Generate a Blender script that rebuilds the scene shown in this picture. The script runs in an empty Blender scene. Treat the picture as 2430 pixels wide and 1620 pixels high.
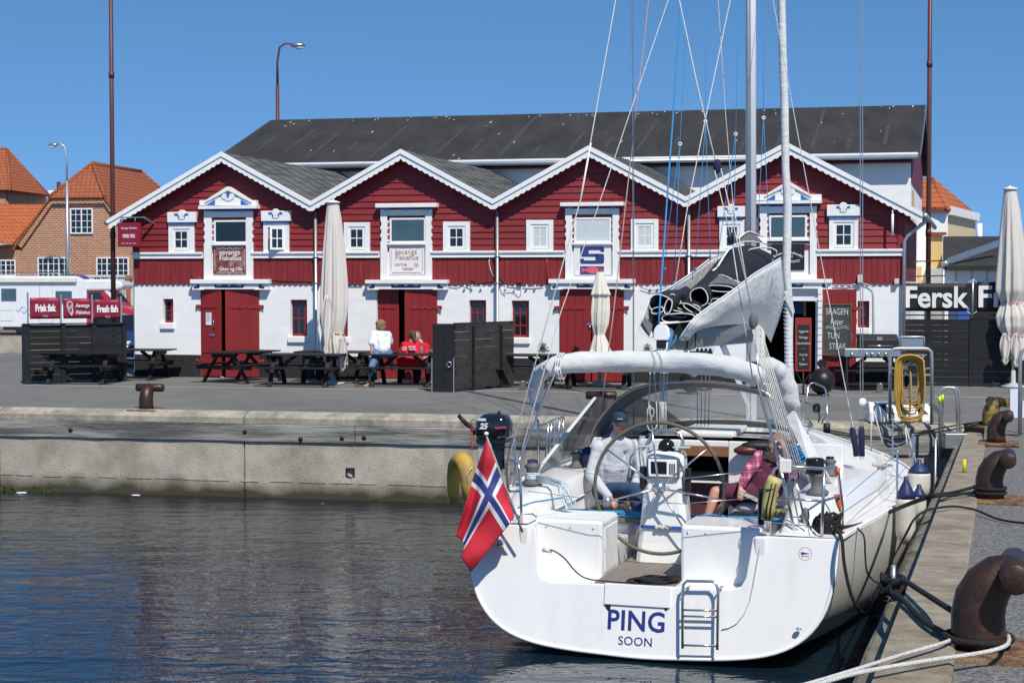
import bpy, math, random
from mathutils import Matrix, Vector
from math import radians as R, sin, cos, pi, atan2, sqrt
random.seed(7)
S = bpy.context.scene
COL = S.collection
# ---------------- camera ----------------
FPX = 3800.0; CAMZ = 4.0; PITCH = math.atan(135/FPX)
cd = bpy.data.cameras.new('camera'); cam = bpy.data.objects.new('camera', cd); COL.objects.link(cam)
cam.location = (0, 0, CAMZ); cam.rotation_euler = (pi/2-PITCH, 0, 0)
cd.sensor_width = 36; cd.lens = FPX/2430*36; cd.clip_end = 3000; cd.clip_start = .1
S.camera = cam
S.render.resolution_x = 1024; S.render.resolution_y = 682
# ---------------- light ----------------
SUND = Vector((.27, -.76, 1.0)).normalized()        # towards the sun
EL = math.asin(SUND.z); AZ = atan2(SUND.x, SUND.y)
w = bpy.data.worlds.new('World'); S.world = w; w.use_nodes = True
nt = w.node_tree; bg = nt.nodes['Background']
sky = nt.nodes.new('ShaderNodeTexSky'); sky.sky_type = 'NISHITA'; sky.sun_disc = False
sky.sun_elevation = EL; sky.sun_rotation = AZ; sky.air_density = .9; sky.dust_density = .0; sky.ozone_density = 4.0; sky.altitude = 0
hs = nt.nodes.new('ShaderNodeHueSaturation'); hs.inputs['Saturation'].default_value = 1.16; hs.inputs['Hue'].default_value = .496
tcw = nt.nodes.new('ShaderNodeTexCoord'); mpw = nt.nodes.new('ShaderNodeMapping'); mpw.inputs['Scale'].default_value = (1, 1, 1.0); mpw.inputs['Location'].default_value = (0, 0, .20)
nt.links.new(tcw.outputs['Generated'], mpw.inputs[0]); nt.links.new(mpw.outputs[0], sky.inputs[0])
nt.links.new(sky.outputs[0], hs.inputs['Color']); nt.links.new(hs.outputs[0], bg.inputs[0]); bg.inputs[1].default_value = .15
sl = bpy.data.lights.new('sun', 'SUN'); sl.energy = 4.8; sl.angle = R(.55); sl.color = (1, .935, .835)
so = bpy.data.objects.new('sun', sl); COL.objects.link(so)
so.rotation_euler = SUND.to_track_quat('Z', 'Y').to_euler(); so.location = (0, 0, 60)
S.view_settings.view_transform = 'Standard'; S.view_settings.look = 'None'; S.view_settings.exposure = 0.0; S.view_settings.gamma = 1
S.render.engine = 'CYCLES'
# ---------------- pixel rays (measured points of the place) ----------------
def ray(u, v):
    a = (u-1215)/FPX; b = (810-v)/FPX
    return Vector((a, cos(PITCH)+b*sin(PITCH), -sin(PITCH)+b*cos(PITCH)))
def hit(M, ax, val, u, v):
    Mi = M.inverted(); c = Mi @ Vector((0, 0, CAMZ)); d = Mi.to_3x3() @ ray(u, v)
    return c + d*((val-c[ax])/d[ax])
I4 = Matrix.Identity(4)
def W(u, v, y): return hit(I4, 1, y, u, v)
def G(u, v, z=1.6): return hit(I4, 2, z, u, v)
# ---------------- materials ----------------
MATS = {}
def mat(name, col, rough=.6, metal=0, var=.12, vs=3.0, bump=0, bs=30, spec=.5, coat=0, trans=0, alpha=1, col2=None, c2t=(.45, .6), c2s=2.0, stretch=(1, 1, 1), emit=None, ior=1.45, sheen=0):
    m = bpy.data.materials.new(name); m.use_nodes = True; n = m.node_tree.nodes; l = m.node_tree.links
    p = n['Principled BSDF']
    p.inputs['Roughness'].default_value = rough; p.inputs['Metallic'].default_value = metal
    p.inputs['Specular IOR Level'].default_value = spec; p.inputs['Coat Weight'].default_value = coat
    p.inputs['Transmission Weight'].default_value = trans; p.inputs['Alpha'].default_value = alpha; p.inputs['IOR'].default_value = ior
    tc = n.new('ShaderNodeTexCoord'); mp = n.new('ShaderNodeMapping'); mp.inputs['Scale'].default_value = stretch
    l.new(tc.outputs['Object'], mp.inputs['Vector'])
    no = n.new('ShaderNodeTexNoise'); no.inputs['Scale'].default_value = vs; no.inputs['Detail'].default_value = 6; no.inputs['Roughness'].default_value = .6
    l.new(mp.outputs[0], no.inputs['Vector'])
    mr = n.new('ShaderNodeMapRange'); mr.inputs['From Min'].default_value = .3; mr.inputs['From Max'].default_value = .7
    mr.inputs['To Min'].default_value = 1-var; mr.inputs['To Max'].default_value = 1+var
    l.new(no.outputs['Fac'], mr.inputs['Value'])
    mx = n.new('ShaderNodeMix'); mx.data_type = 'RGBA'; mx.inputs[6].default_value = (*col, 1); mx.inputs[7].default_value = (*(col2 or col), 1); mx.inputs[0].default_value = 0
    if col2:
        n2 = n.new('ShaderNodeTexNoise'); n2.inputs['Scale'].default_value = c2s; n2.inputs['Detail'].default_value = 8; n2.inputs['Roughness'].default_value = .65
        l.new(mp.outputs[0], n2.inputs['Vector'])
        m2 = n.new('ShaderNodeMapRange'); m2.inputs['From Min'].default_value = c2t[0]; m2.inputs['From Max'].default_value = c2t[1]
        l.new(n2.outputs['Fac'], m2.inputs['Value']); l.new(m2.outputs[0], mx.inputs[0])
    vm = n.new('ShaderNodeVectorMath'); vm.operation = 'SCALE'; l.new(mx.outputs[2], vm.inputs[0]); l.new(mr.outputs[0], vm.inputs['Scale'])
    l.new(vm.outputs[0], p.inputs['Base Color'])
    if bump:
        n3 = n.new('ShaderNodeTexNoise'); n3.inputs['Scale'].default_value = bs; n3.inputs['Detail'].default_value = 5; l.new(mp.outputs[0], n3.inputs['Vector'])
        bp = n.new('ShaderNodeBump'); bp.inputs['Strength'].default_value = bump; bp.inputs['Distance'].default_value = .02
        l.new(n3.outputs['Fac'], bp.inputs['Height']); l.new(bp.outputs[0], p.inputs['Normal'])
    if emit: p.inputs['Emission Color'].default_value = (*emit, 1); p.inputs['Emission Strength'].default_value = 1
    MATS[name] = m; return m
# ---------------- mesh builder ----------------
class MB:
    def __init__(s): s.v = []; s.f = []; s.sm = []
    def add(s, vs, fs, smooth=False, M=None):
        o = len(s.v); s.v += [(M @ Vector(p)) if M else Vector(p) for p in vs]
        for f in fs: s.f.append([i+o for i in f]); s.sm.append(smooth)
        return s
    def box(s, x0, x1, y0, y1, z0, z1, M=None):
        v = [(x, y, z) for x in (x0, x1) for y in (y0, y1) for z in (z0, z1)]
        return s.add(v, [(0, 1, 3, 2), (4, 6, 7, 5), (0, 4, 5, 1), (2, 3, 7, 6), (0, 2, 6, 4), (1, 5, 7, 3)], M=M)
    def bar(s, p0, p1, wd, th, up=(0, 0, 1)):     # rectangular bar between points
        p0 = Vector(p0); p1 = Vector(p1); d = (p1-p0); L = d.length; d.normalize()
        a = d.cross(Vector(up)); a = a.normalized() if a.length > 1e-5 else Vector((1, 0, 0)); b = a.cross(d)
        M = Matrix((a, d, b)).transposed().to_4x4(); M.translation = p0
        return s.box(-wd/2, wd/2, 0, L, -th/2, th/2, M)
    def quad(s, *p, smooth=False): return s.add(p, [tuple(range(len(p)))], smooth)
    def prism(s, pts, y0, y1, M=None):            # polygon in x,z extruded along y
        n = len(pts); v = [(x, y0, z) for x, z in pts]+[(x, y1, z) for x, z in pts]
        f = [tuple(range(n))[::-1], tuple(range(n, 2*n))]+[(i, (i+1) % n, n+(i+1) % n, n+i) for i in range(n)]
        ar = sum(pts[i][0]*pts[(i+1) % n][1]-pts[(i+1) % n][0]*pts[i][1] for i in range(n))
        if ar > 0: f = [t[::-1] for t in f]
        return s.add(v, f, M=M)
    def tube(s, path, r, n=8, closed=False, caps=True, smooth=True, flat=None):
        P = [Vector(p) for p in path]; N = len(P); rs = r if isinstance(r, (list, tuple)) else [r]*N
        vs = []; prev = None
        for i in range(N):
            a = P[(i-1) % N] if (i > 0 or closed) else P[i]; b = P[(i+1) % N] if (i < N-1 or closed) else P[i]
            t = (b-a).normalized()
            if prev is None:
                q = Vector((0, 0, 1)) if abs(t.z) < .9 else Vector((1, 0, 0)); x = t.cross(q).normalized()
            else:
                x = prev-t*prev.dot(t); x = x.normalized() if x.length > 1e-6 else t.orthogonal().normalized()
            prev = x; y = t.cross(x)
            for k in range(n):
                an = 2*pi*k/n; vs.append(P[i]+x*(cos(an)*rs[i])+y*(sin(an)*rs[i]*(flat or 1)))
        fs = [(i*n+k, i*n+(k+1) % n, ((i+1) % N)*n+(k+1) % n, ((i+1) % N)*n+k) for i in range(N if closed else N-1) for k in range(n)]
        if caps and not closed: fs += [tuple(range(n))[::-1], tuple(range((N-1)*n, N*n))]
        return s.add(vs, fs, smooth)
    def cyl(s, p0, p1, r0, r1=None, n=12, smooth=True): return s.tube([p0, p1], [r0, r0 if r1 is None else r1], n, smooth=smooth)
    def lathe(s, prof, c=(0, 0, 0), n=16, smooth=True, M=None):   # prof (r,z)
        c = Vector(c); vs = []
        for r, z in prof:
            for k in range(n): an = 2*pi*k/n; vs.append(c+Vector((r*cos(an), r*sin(an), z)))
        m = len(prof); fs = [(i*n+k, i*n+(k+1) % n, (i+1)*n+(k+1) % n, (i+1)*n+k) for i in range(m-1) for k in range(n)]
        fs += [tuple(range(n))[::-1], tuple(range((m-1)*n, m*n))]
        return s.add(vs, fs, smooth, M)
    def ball(s, c, r, n=12, M=None, sc=(1, 1, 1)):
        c = Vector(c); vs = []; h = n//2
        for i in range(1, h):
            for k in range(n):
                a = pi*i/h; b = 2*pi*k/n; vs.append(c+Vector((r*sin(a)*cos(b)*sc[0], r*sin(a)*sin(b)*sc[1], r*cos(a)*sc[2])))
        t = len(vs); vs += [c+Vector((0, 0, r*sc[2])), c-Vector((0, 0, r*sc[2]))]
        fs = [(i*n+k, (i+1)*n+k, (i+1)*n+(k+1) % n, i*n+(k+1) % n) for i in range(h-2) for k in range(n)]
        fs += [(k, (k+1) % n, t) for k in range(n)]+[((h-2)*n+(k+1) % n, (h-2)*n+k, t+1) for k in range(n)]
        return s.add(vs, fs, True, M)
    def grid(s, fn, nu, nv, smooth=True, cu=False):
        vs = [fn(i/nu, j/nv) for j in range(nv+1) for i in range(nu+(0 if cu else 1))]; w_ = nu if cu else nu+1
        fs = [(j*w_+i, j*w_+(i+1) % w_, (j+1)*w_+(i+1) % w_, (j+1)*w_+i) for j in range(nv) for i in range(nu)]
        return s.add(vs, fs, smooth)
    def build(s, name, m, parent=None, bevel=0, mods=None, local=False, solid=0):
        me = bpy.data.meshes.new(name); Mi = I4
        if parent is not None and not local: Mi = FR.get(parent.name, I4).inverted()
        me.from_pydata([tuple(Mi @ p) for p in s.v], [], s.f)
        me.polygons.foreach_set('use_smooth', s.sm); me.materials.append(m if not isinstance(m, str) else MATS[m]); me.validate()
        o = bpy.data.objects.new(name, me); COL.objects.link(o)
        if parent is not None: o.parent = parent; FR[o.name] = FR.get(parent.name, I4)
        if bevel:
            b = o.modifiers.new('bevel', 'BEVEL'); b.width = bevel; b.segments = 2; b.limit_method = 'ANGLE'
        if solid:
            b = o.modifiers.new('solid', 'SOLIDIFY'); b.thickness = solid; b.offset = 0
        return o
FR = {}      # world frame of each root
def tag(o, label=None, cat=None, group=None, kind=None):
    if label: o['label'] = label
    if cat: o['category'] = cat
    if group: o['group'] = group
    if kind: o['kind'] = kind
    return o
def thing(name, label, cat, loc=(0, 0, 0), rz=0, group=None):
    o = bpy.data.objects.new(name, None); COL.objects.link(o); o.location = loc; o.rotation_euler = (0, 0, rz); o.empty_display_size = .3
    FR[o.name] = Matrix.Translation(loc) @ Matrix.Rotation(rz, 4, 'Z')
    return tag(o, label, cat, group)
def struct(o): o['kind'] = 'structure'; return o
def place(root, loc, rz, label, name=None):       # copy of a thing with parts and sub-parts
    r = root.copy(); COL.objects.link(r); r.location = loc; r.rotation_euler = (0, 0, rz); r['label'] = label
    FR[r.name] = Matrix.Translation(loc) @ Matrix.Rotation(rz, 4, 'Z')
    def rec(a, b):
        for ch in [c for c in COL.objects if c.parent == a]:
            c = ch.copy(); COL.objects.link(c); c.parent = b; FR[c.name] = FR[r.name]; rec(ch, c)
    rec(root, r); return r
def text(s, size, align='CENTER', bold=0, shear=0, extr=.002, sp=1.0, wsc=1.0):
    c = bpy.data.curves.new('t', 'FONT'); c.body = s; c.size = size; c.align_x = align; c.align_y = 'CENTER'; c.offset = bold; c.shear = shear; c.extrude = extr; c.space_character = sp; c.resolution_u = 3
    o = bpy.data.objects.new('t', c); COL.objects.link(o); dg = bpy.context.evaluated_depsgraph_get(); me = bpy.data.meshes.new_from_object(o.evaluated_get(dg))
    r = ([Vector((v.co.x*wsc, v.co.y, v.co.z)) for v in me.vertices], [tuple(p.vertices) for p in me.polygons])
    bpy.data.objects.remove(o); bpy.data.curves.remove(c); bpy.data.meshes.remove(me); return r
TXF = Matrix(((1, 0, 0, 0), (0, 0, -1, 0), (0, 1, 0, 0), (0, 0, 0, 1)))     # text x,y -> x,z facing -y
def dress(s, lines, m, parent, M, name='lettering', bold=0, **k):
    b = MB()
    for (t, size, x, y) in lines:
        v, f = text(t, size, bold=bold, **k); b.add([p+Vector((x, y, 0)) for p in v], f, M=M @ TXF)
    return b.build(name, m, parent)
# palette
mat('white_paint', (.80, .80, .78), .45, var=.05, bump=.08, bs=12)
mat('white_render', (.80, .80, .79), .8, var=.05, vs=2, bump=.16, bs=6, stretch=(1, 1, 2.2))
mat('red_paint', (.215, .018, .019), .55, var=.16, vs=2.0, bump=.15, bs=40, stretch=(.3, 1, 1))
mat('red_board', (.215, .019, .02), .6, var=.2, vs=5, bump=.25, bs=30, stretch=(1, 1, .15), col2=(.27, .06, .055), c2t=(.6, .75), c2s=14)
mat('red_door', (.235, .018, .018), .5, var=.12, vs=3, bump=.1, bs=30, stretch=(1, 1, .2))
mat('red_trim', (.27, .02, .018), .5, var=.1)
mat('blue_paint', (.035, .12, .42), .5, var=.08)
mat('navy_paint', (.014, .025, .10), .5, var=.08)
mat('black_paint', (.012, .012, .013), .6, var=.2, bump=.1)
mat('black_plinth', (.02, .02, .021), .75, var=.3, vs=5, bump=.5, bs=10)
mat('black_wood', (.014, .0135, .0135), .55, var=.35, vs=3, bump=.3, bs=25, stretch=(.3, 1, 2), spec=.4)
mat('worn_black_wood', (.05, .045, .043), .6, var=.3, vs=3, bump=.3, bs=25, stretch=(.3, 1, 2), col2=(.02, .02, .02), c2s=3)
mat('tar_roof', (.030, .029, .027), .85, var=.35, vs=1.4, bump=.25, bs=12, stretch=(1, .3, 1))
mat('weathered_roof', (.12, .12, .11), .85, var=.3, vs=2.5, bump=.2, bs=12, stretch=(4, .3, 1), col2=(.06, .062, .06), c2s=1.4)
mat('seam_grey', (.045, .047, .044), .8, var=.3, vs=4)
mat('dropping_white', (.5, .5, .48), .9)
mat('zinc', (.35, .38, .40), .35, .8, var=.1)
mat('galvanised', (.45, .47, .49), .4, .75, var=.12, vs=20)
mat('steel', (.62, .61, .60), .2, .9, var=.02)
mat('brushed_steel', (.55, .55, .56), .3, 1.0, var=.05)
mat('glass_dark', (.010, .013, .016), .06, var=.1, spec=.8)
mat('glass_blue', (.05, .09, .11), .05, var=.2, vs=1.5, spec=.8)
mat('blind_white', (.55, .6, .6), .4, var=.05, spec=.6)
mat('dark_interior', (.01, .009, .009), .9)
mat('cream', (.72, .68, .6), .6)
mat('sign_white', (.78, .77, .74), .5, var=.03)
# ================= setting =================
mat('asphalt', (.165, .16, .148), .85, var=.12, vs=1.2, bump=.35, bs=120, col2=(.125, .12, .11), c2s=.22, c2t=(.48, .7))
mat('concrete', (.37, .335, .27), .9, var=.22, vs=6, bump=.5, bs=50, col2=(.25, .225, .18), c2s=1.6)
mat('road_paint', (.55, .55, .53), .7, var=.25, vs=9)
TQ = R(11.8)
QM = Matrix.Translation((-.88, 29.2, 0)) @ Matrix.Rotation(-TQ, 4, 'Z')     # far quay frame: x along, y inland
def rqx(Y): return 1.62+.305*(Y-7.28)
def rqz(Y): return 4-(1.55+.0357*Y)
RA = math.atan(.305)
# corner of the two quays
CY = 27.5; CX = rqx(CY); cl = QM.inverted() @ Vector((CX, CY, 0)); CU = cl.x
# water
def water_mat():
    m = bpy.data.materials.new('harbour_water'); m.use_nodes = True; n = m.node_tree.nodes; l = m.node_tree.links; p = n['Principled BSDF']
    p.inputs['Base Color'].default_value = (.004, .014, .024, 1); p.inputs['Roughness'].default_value = .02; p.inputs['IOR'].default_value = 1.45; p.inputs['Specular IOR Level'].default_value = .5
    tc = n.new('ShaderNodeTexCoord'); hs = []
    for sc, st, dist, rot in ((.9, (.6, 1.3, 1), .038, 9), (4.2, (.6, 1.15, 1), .0135, 17), (10, (.65, 1.15, 1), .0040, 4)):
        mp = n.new('ShaderNodeMapping'); mp.inputs['Scale'].default_value = st; mp.inputs['Rotation'].default_value = (0, 0, R(rot)); l.new(tc.outputs['Object'], mp.inputs[0])
        t = n.new('ShaderNodeTexNoise'); t.inputs['Scale'].default_value = sc; t.inputs['Detail'].default_value = 2; t.inputs['Distortion'].default_value = .5; l.new(mp.outputs[0], t.inputs[0])
        k = n.new('ShaderNodeMath'); k.operation = 'MULTIPLY'; k.inputs[1].default_value = dist; l.new(t.outputs['Fac'], k.inputs[0]); hs.append(k)
    a = n.new('ShaderNodeMath'); l.new(hs[0].outputs[0], a.inputs[0]); l.new(hs[1].outputs[0], a.inputs[1])
    b = n.new('ShaderNodeMath'); l.new(a.outputs[0], b.inputs[0]); l.new(hs[2].outputs[0], b.inputs[1])
    # calmer close to the wall
    bp = n.new('ShaderNodeBump'); bp.inputs['Strength'].default_value = 1; bp.inputs['Distance'].default_value = 1.0; l.new(b.outputs[0], bp.inputs['Height']); l.new(bp.outputs[0], p.inputs['Normal'])
    return m
wm = water_mat()
b = MB(); b.quad((-200, -60, 0), (60, -60, 0), (60, 60, 0), (-200, 60, 0))
struct(b.build('water', wm))
# asphalt quay: one sheet to the horizon behind both quay walls, falls with the right quay
def ground_material():
    return MATS['asphalt']
b = MB()
A = QM @ Vector((-300, .30, 1.595)); Bc = QM @ Vector((CU+.30, .30, 1.595)); 
# far land
b.quad(A, Bc, Vector((rqx(27.4)+.34*cos(RA), 27.4-.34*sin(RA), 1.595)), Vector((rqx(27.4)+60*cos(RA), 27.4-60*sin(RA), 1.595)), (900, -100, 1.595), (900, 1500, 1.595), (-900, 1500, 1.595), (-900, A.y+120, 1.595))
struct(b.build('asphalt_ground', 'asphalt'))
def gravelmat():
    m = mat('gravel_asphalt', (.22, .215, .2), .9, var=.45, vs=45, bump=.8, bs=60, col2=(.10, .10, .095), c2s=35, c2t=(.45, .55)); return m
gravelmat()
# right quay apron (sloping), land side of coping
b = MB(); ys = [-8, 0, 6, 12, 18, 24, 27.4]
def rq(Y, off, dz): # off metres to the land side
    return Vector((rqx(Y)+off*cos(RA), Y-off*sin(RA), rqz(Y)+dz))
for i in range(len(ys)-1):
    y0, y1 = ys[i], ys[i+1]
    z1 = 1.596 if y1 > 27 else rqz(y1)-.05; z0 = rqz(y0)-.05
    q = [Vector((*rq(y, o, 0).xy, z)) for y, o, z in ((y0, .34, z0), (y0, 60, z0), (y1, 60, z1), (y1, .34, z1))]; b.quad(*q)
struct(b.build('quay_apron', 'gravel_asphalt'))
# joining wedge between apron and far asphalt
# far quay wall
def wallmat():
    m = mat('quay_concrete', (.43, .39, .32), .92, var=.2, vs=1.3, bump=.6, bs=38, col2=(.25, .22, .17), c2s=.8, c2t=(.42, .68))
    n = m.node_tree.nodes; l = m.node_tree.links; p = n['Principled BSDF']
    g = n.new('ShaderNodeNewGeometry'); sx = n.new('ShaderNodeSeparateXYZ'); l.new(g.outputs['Position'], sx.inputs[0])
    nz = n.new('ShaderNodeTexNoise'); nz.inputs['Scale'].default_value = 1.7; nz.inputs['Detail'].default_value = 7; l.new(g.outputs['Position'], nz.inputs[0])
    ma = n.new('ShaderNodeMath'); ma.operation = 'MULTIPLY_ADD'; ma.inputs[1].default_value = .38; l.new(nz.outputs[0], ma.inputs[0]); 
    inv = n.new('ShaderNodeMath'); inv.operation = 'SUBTRACT'; inv.inputs[0].default_value = -.19+.20; l.new(sx.outputs[2], inv.inputs[1]); l.new(inv.outputs[0], ma.inputs[2])
    mr = n.new('ShaderNodeMapRange'); mr.inputs['From Min'].default_value = -.16; mr.inputs['From Max'].default_value = .12; l.new(ma.outputs[0], mr.inputs[0])
    mx = n.new('ShaderNodeMix'); mx.data_type = 'RGBA'; old = p.inputs['Base Color'].links[0].from_socket
    l.new(mr.outputs[0], mx.inputs[0]); l.new(old, mx.inputs[6]); mx.inputs[7].default_value = (.055, .047, .026, 1)
    # rust/pit speckle
    vo = n.new('ShaderNodeTexVoronoi'); vo.inputs['Scale'].default_value = 14; l.new(g.outputs['Position'], vo.inputs[0])
    m3 = n.new('ShaderNodeMapRange'); m3.inputs['From Min'].default_value = .10; m3.inputs['From Max'].default_value = .16; l.new(vo.outputs['Distance'], m3.inputs[0]); m3.inputs['To Min'].default_value = .35; m3.inputs['To Max'].default_value = 1
    vm = n.new('ShaderNodeVectorMath'); vm.operation = 'SCALE'; l.new(mx.outputs[2], vm.inputs[0]); l.new(m3.outputs[0], vm.inputs['Scale']); l.new(vm.outputs[0], p.inputs['Base Color'])
    return m
wallmat()
b = MB()
joints = [u for u in [-9.3+5.05*i for i in range(-24, 5)] if u < CU-.3]
ed = [-140]+joints+[CU]
drainu = (QM.inverted() @ hit(QM, 1, 0, 830, 1135)).x if False else hit(QM, 1, 0, 831, 1135).x
for i in range(len(ed)-1):
    g = .015; u0, u1 = ed[i]+g, ed[i+1]-g
    if u0 < drainu < u1:
        # hole for the drain pipe
        us = [u0, drainu-.09, drainu+.09, u1]; zs = [-1.5, .42, .60, 1.40]
        for a in range(3):
            for c in range(3):
                if a == 1 and c == 1: continue
                b.quad(QM@Vector((us[a], 0, zs[c])), QM@Vector((us[a+1], 0, zs[c])), QM@Vector((us[a+1], 0, zs[c+1])), QM@Vector((us[a], 0, zs[c+1])))
        b.box(u0, u1, .25, .5, -1.5, 1.40, QM)
    else: b.box(u0, u1, 0, .5, -1.5, 1.40, QM)
b.box(-140, CU, .05, .4, -1.5, 1.38, QM)
for i in range(120): u = -60+i*.58; b.box(u, u+random.uniform(.3, .56), -.012, .0, .30+random.uniform(-.01, .01), .318, QM)
qw = struct(b.build('quay_wall', 'quay_concrete'))
b = MB()
for i in range(len(ed)-1):
    g = .012; b.prism([(0, 1.39), (0, 1.50), (.03, 1.53), (.22, 1.605), (.34, 1.605), (.34, 1.39)], 0, 1, QM @ Matrix.Translation((ed[i]+g, -.02, 0)) @ Matrix(((0, ed[i+1]-ed[i]-2*g, 0, 0), (1, 0, 0, 0), (0, 0, 1, 0), (0, 0, 0, 1))))
struct(b.build('quay_coping', 'concrete'))
# timber fender beams along the far quay
def timbermat():
    m = mat('weathered_timber', (.29, .28, .25), .85, var=.35, vs=2.2, bump=.7, bs=9, stretch=(.35, 1, 6), col2=(.10, .10, .09), c2s=1.3, c2t=(.42, .6)); return m
timbermat()
bx = [-60, -52, -44, -36, -28, -20, hit(QM, 1, -.16, 5-80, 1010).x, hit(QM, 1, -.16, 838, 1040).x, CU]
first = True
tb = [(-40, -9.35), (-9.33, hit(QM, 1, -.16, 838, 1040).x-.008), (hit(QM, 1, -.16, 838, 1040).x+.008, CU-.1)]
tl = ['left end of the weathered fender beam on the far quay wall', 'long middle weathered timber fender beam with dark knots below the far coping', 'right fender beam behind the boat on the far quay wall']
for (u0, u1), lb in zip(tb, tl):
    t = MB(); n = max(2, int((u1-u0)/.5)); pr = [(0, 1.06), (-.045, 1.065), (-.05, 1.37), (0, 1.385)]
    vs = []
    for i in range(n+1):
        u = u0+(u1-u0)*i/n; j = random.uniform(-.006, .006); vs += [QM@Vector((u, y+(j if y else 0), z+(j if y else 0))) for y, z in pr]
    fs = [(i*4+k, i*4+(k+1) % 4, i*4+4+(k+1) % 4, i*4+4+k) for i in range(n) for k in range(4)]+[(0, 1, 2, 3), (4*n+3, 4*n+2, 4*n+1, 4*n)]
    t.add(vs, fs); tag(t.build('fender_beam', 'weathered_timber'), lb, 'fender beam', 'timber fender beams of the quay')
mat('rusty_iron', (.055, .026, .016), .55, .3, var=.35, vs=9, bump=.4, bs=25, col2=(.14, .05, .02), c2s=5, c2t=(.5, .72), spec=.5)
mat('hole_dark', (.008, .006, .004), .9)
for (px, py) in ((1384/2.138/1, 0),): pass
b = MB(); 
for zx, zy in ((1242, 308), (1525, 345), (1847, 338), (357, 297), (1735, 340)):
    p = hit(QM, 1, -.058, zx/2.138, 880+zy/2.138); b.cyl(QM@p, QM@(p+Vector((0, .02, 0))), .045, n=10)
tag(b.build('bolt_heads', 'rusty_iron'), 'rusty bolt heads sunk in the far fender beams', 'bolts')
b = MB(); b.tube([QM@Vector((drainu, y, .51)) for y in (-.02, .25)], .085, 14, caps=False); b.quad(*[QM@Vector((drainu+.085*cos(a), .24, .51+.085*sin(a))) for a in [i*pi/6 for i in range(12)]])
b.box(drainu-.089, drainu+.089, .10, .12, .421, .599, QM)
tag(b.build('drain_pipe', 'hole_dark'), 'round drain hole in the far quay wall', 'drain pipe')
# marking line on the asphalt
LM = thing('road_marking', 'thin white painted line across the asphalt quay', 'road marking', tuple(G(1230, 931, 1.6))); LM['kind'] = 'structure'; del LM['label']; del LM['category']
b = MB(); l0 = G(52, 913.5, 1.6); l1 = G(2200, 941, 1.6); d = (l1-l0).normalized(); nn = Vector((-d.y, d.x, 0))
p0 = l0; p1 = l1+d*14
b.quad(p0-nn*.045+Vector((0, 0, .001)), p1-nn*.045+Vector((0, 0, .001)), p1+nn*.045+Vector((0, 0, .001)), p0+nn*.045+Vector((0, 0, .001)))
bpy.data.objects.remove(LM); struct(b.build('painted_line', 'road_paint'))
# right quay: coping blocks, wall, timber
b = MB(); yy = [-6+2.0*i for i in range(0, 17)]+[27.45]
for i in range(len(yy)-1):
    y0, y1 = yy[i]+.004, yy[i+1]-.004
    pr = [(.09, -.32), (.06, -.28), (.0, -.17), (.03, -.0), (.07, 0), (.355, 0), (.375, -.02), (.375, -.3)]
    vs = [rq(y0, x, z) for x, z in pr]+[rq(y1, x, z) for x, z in pr]; n = len(pr)
    b.add(vs, [tuple(range(n)), tuple(range(n, 2*n))[::-1]]+[(k, n+k, n+(k+1) % n, (k+1) % n) for k in range(n)])
mat('tan_concrete', (.30, .262, .20), .9, var=.25, vs=7, bump=.6, bs=50, col2=(.21, .165, .11), c2s=2.2, c2t=(.42, .65))
struct(b.build('quay_coping', 'tan_concrete'))
b = MB(); n = 12
for i in range(n):
    y0 = -6+33.5*i/n; y1 = -6+33.5*(i+1)/n
    b.quad(Vector((*rq(y0, .06, 0).xy, -1.5)), Vector((*rq(y1, .06, 0).xy, -1.5)), rq(y1, .06, -.25), rq(y0, .06, -.25))
struct(b.build('quay_wall', 'quay_concrete'))
mat('lichen_timber', (.20, .185, .15), .9, var=.4, vs=3, bump=.8, bs=9, stretch=(3, .5, 3), col2=(.13, .11, .045), c2s=2.5, c2t=(.45, .62))
tys = [-6, 4.2, 10.9, 17.6, 22.3, 27.3]
rl = ['nearest weathered fender beam at the bottom edge of the right quay', 'lichen stained fender beam left of the largest bollard', 'cracked fender beam beside the hull of the yacht', 'fender beam on the right quay below the yellow pin', 'far end fender beam of the right quay next to the ladder']
for i in range(5):
    t = MB(); y0, y1 = tys[i]+.01, tys[i+1]-.01; m = 8; vs = []
    pr = [(.06, -.56), (-.13, -.55), (-.15, -.24), (-.12, -.22), (.02, -.20), (.06, -.2)]; n = len(pr)
    for k in range(m+1):
        y = y0+(y1-y0)*k/m; j = random.uniform(-.008, .008); vs += [rq(y, x+(j if x < .05 else 0), z+(j if x < .05 else 0)) for x, z in pr]
    fs = [(k*n+q, (k+1)*n+q, (k+1)*n+(q+1) % n, k*n+(q+1) % n) for k in range(m) for q in range(n)]+[tuple(range(n)), tuple(range(m*n, m*n+n))[::-1]]
    t.add(vs, fs); tag(t.build('fender_beam', 'lichen_timber'), rl[i], 'fender beam', 'timber fender beams of the quay')
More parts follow.
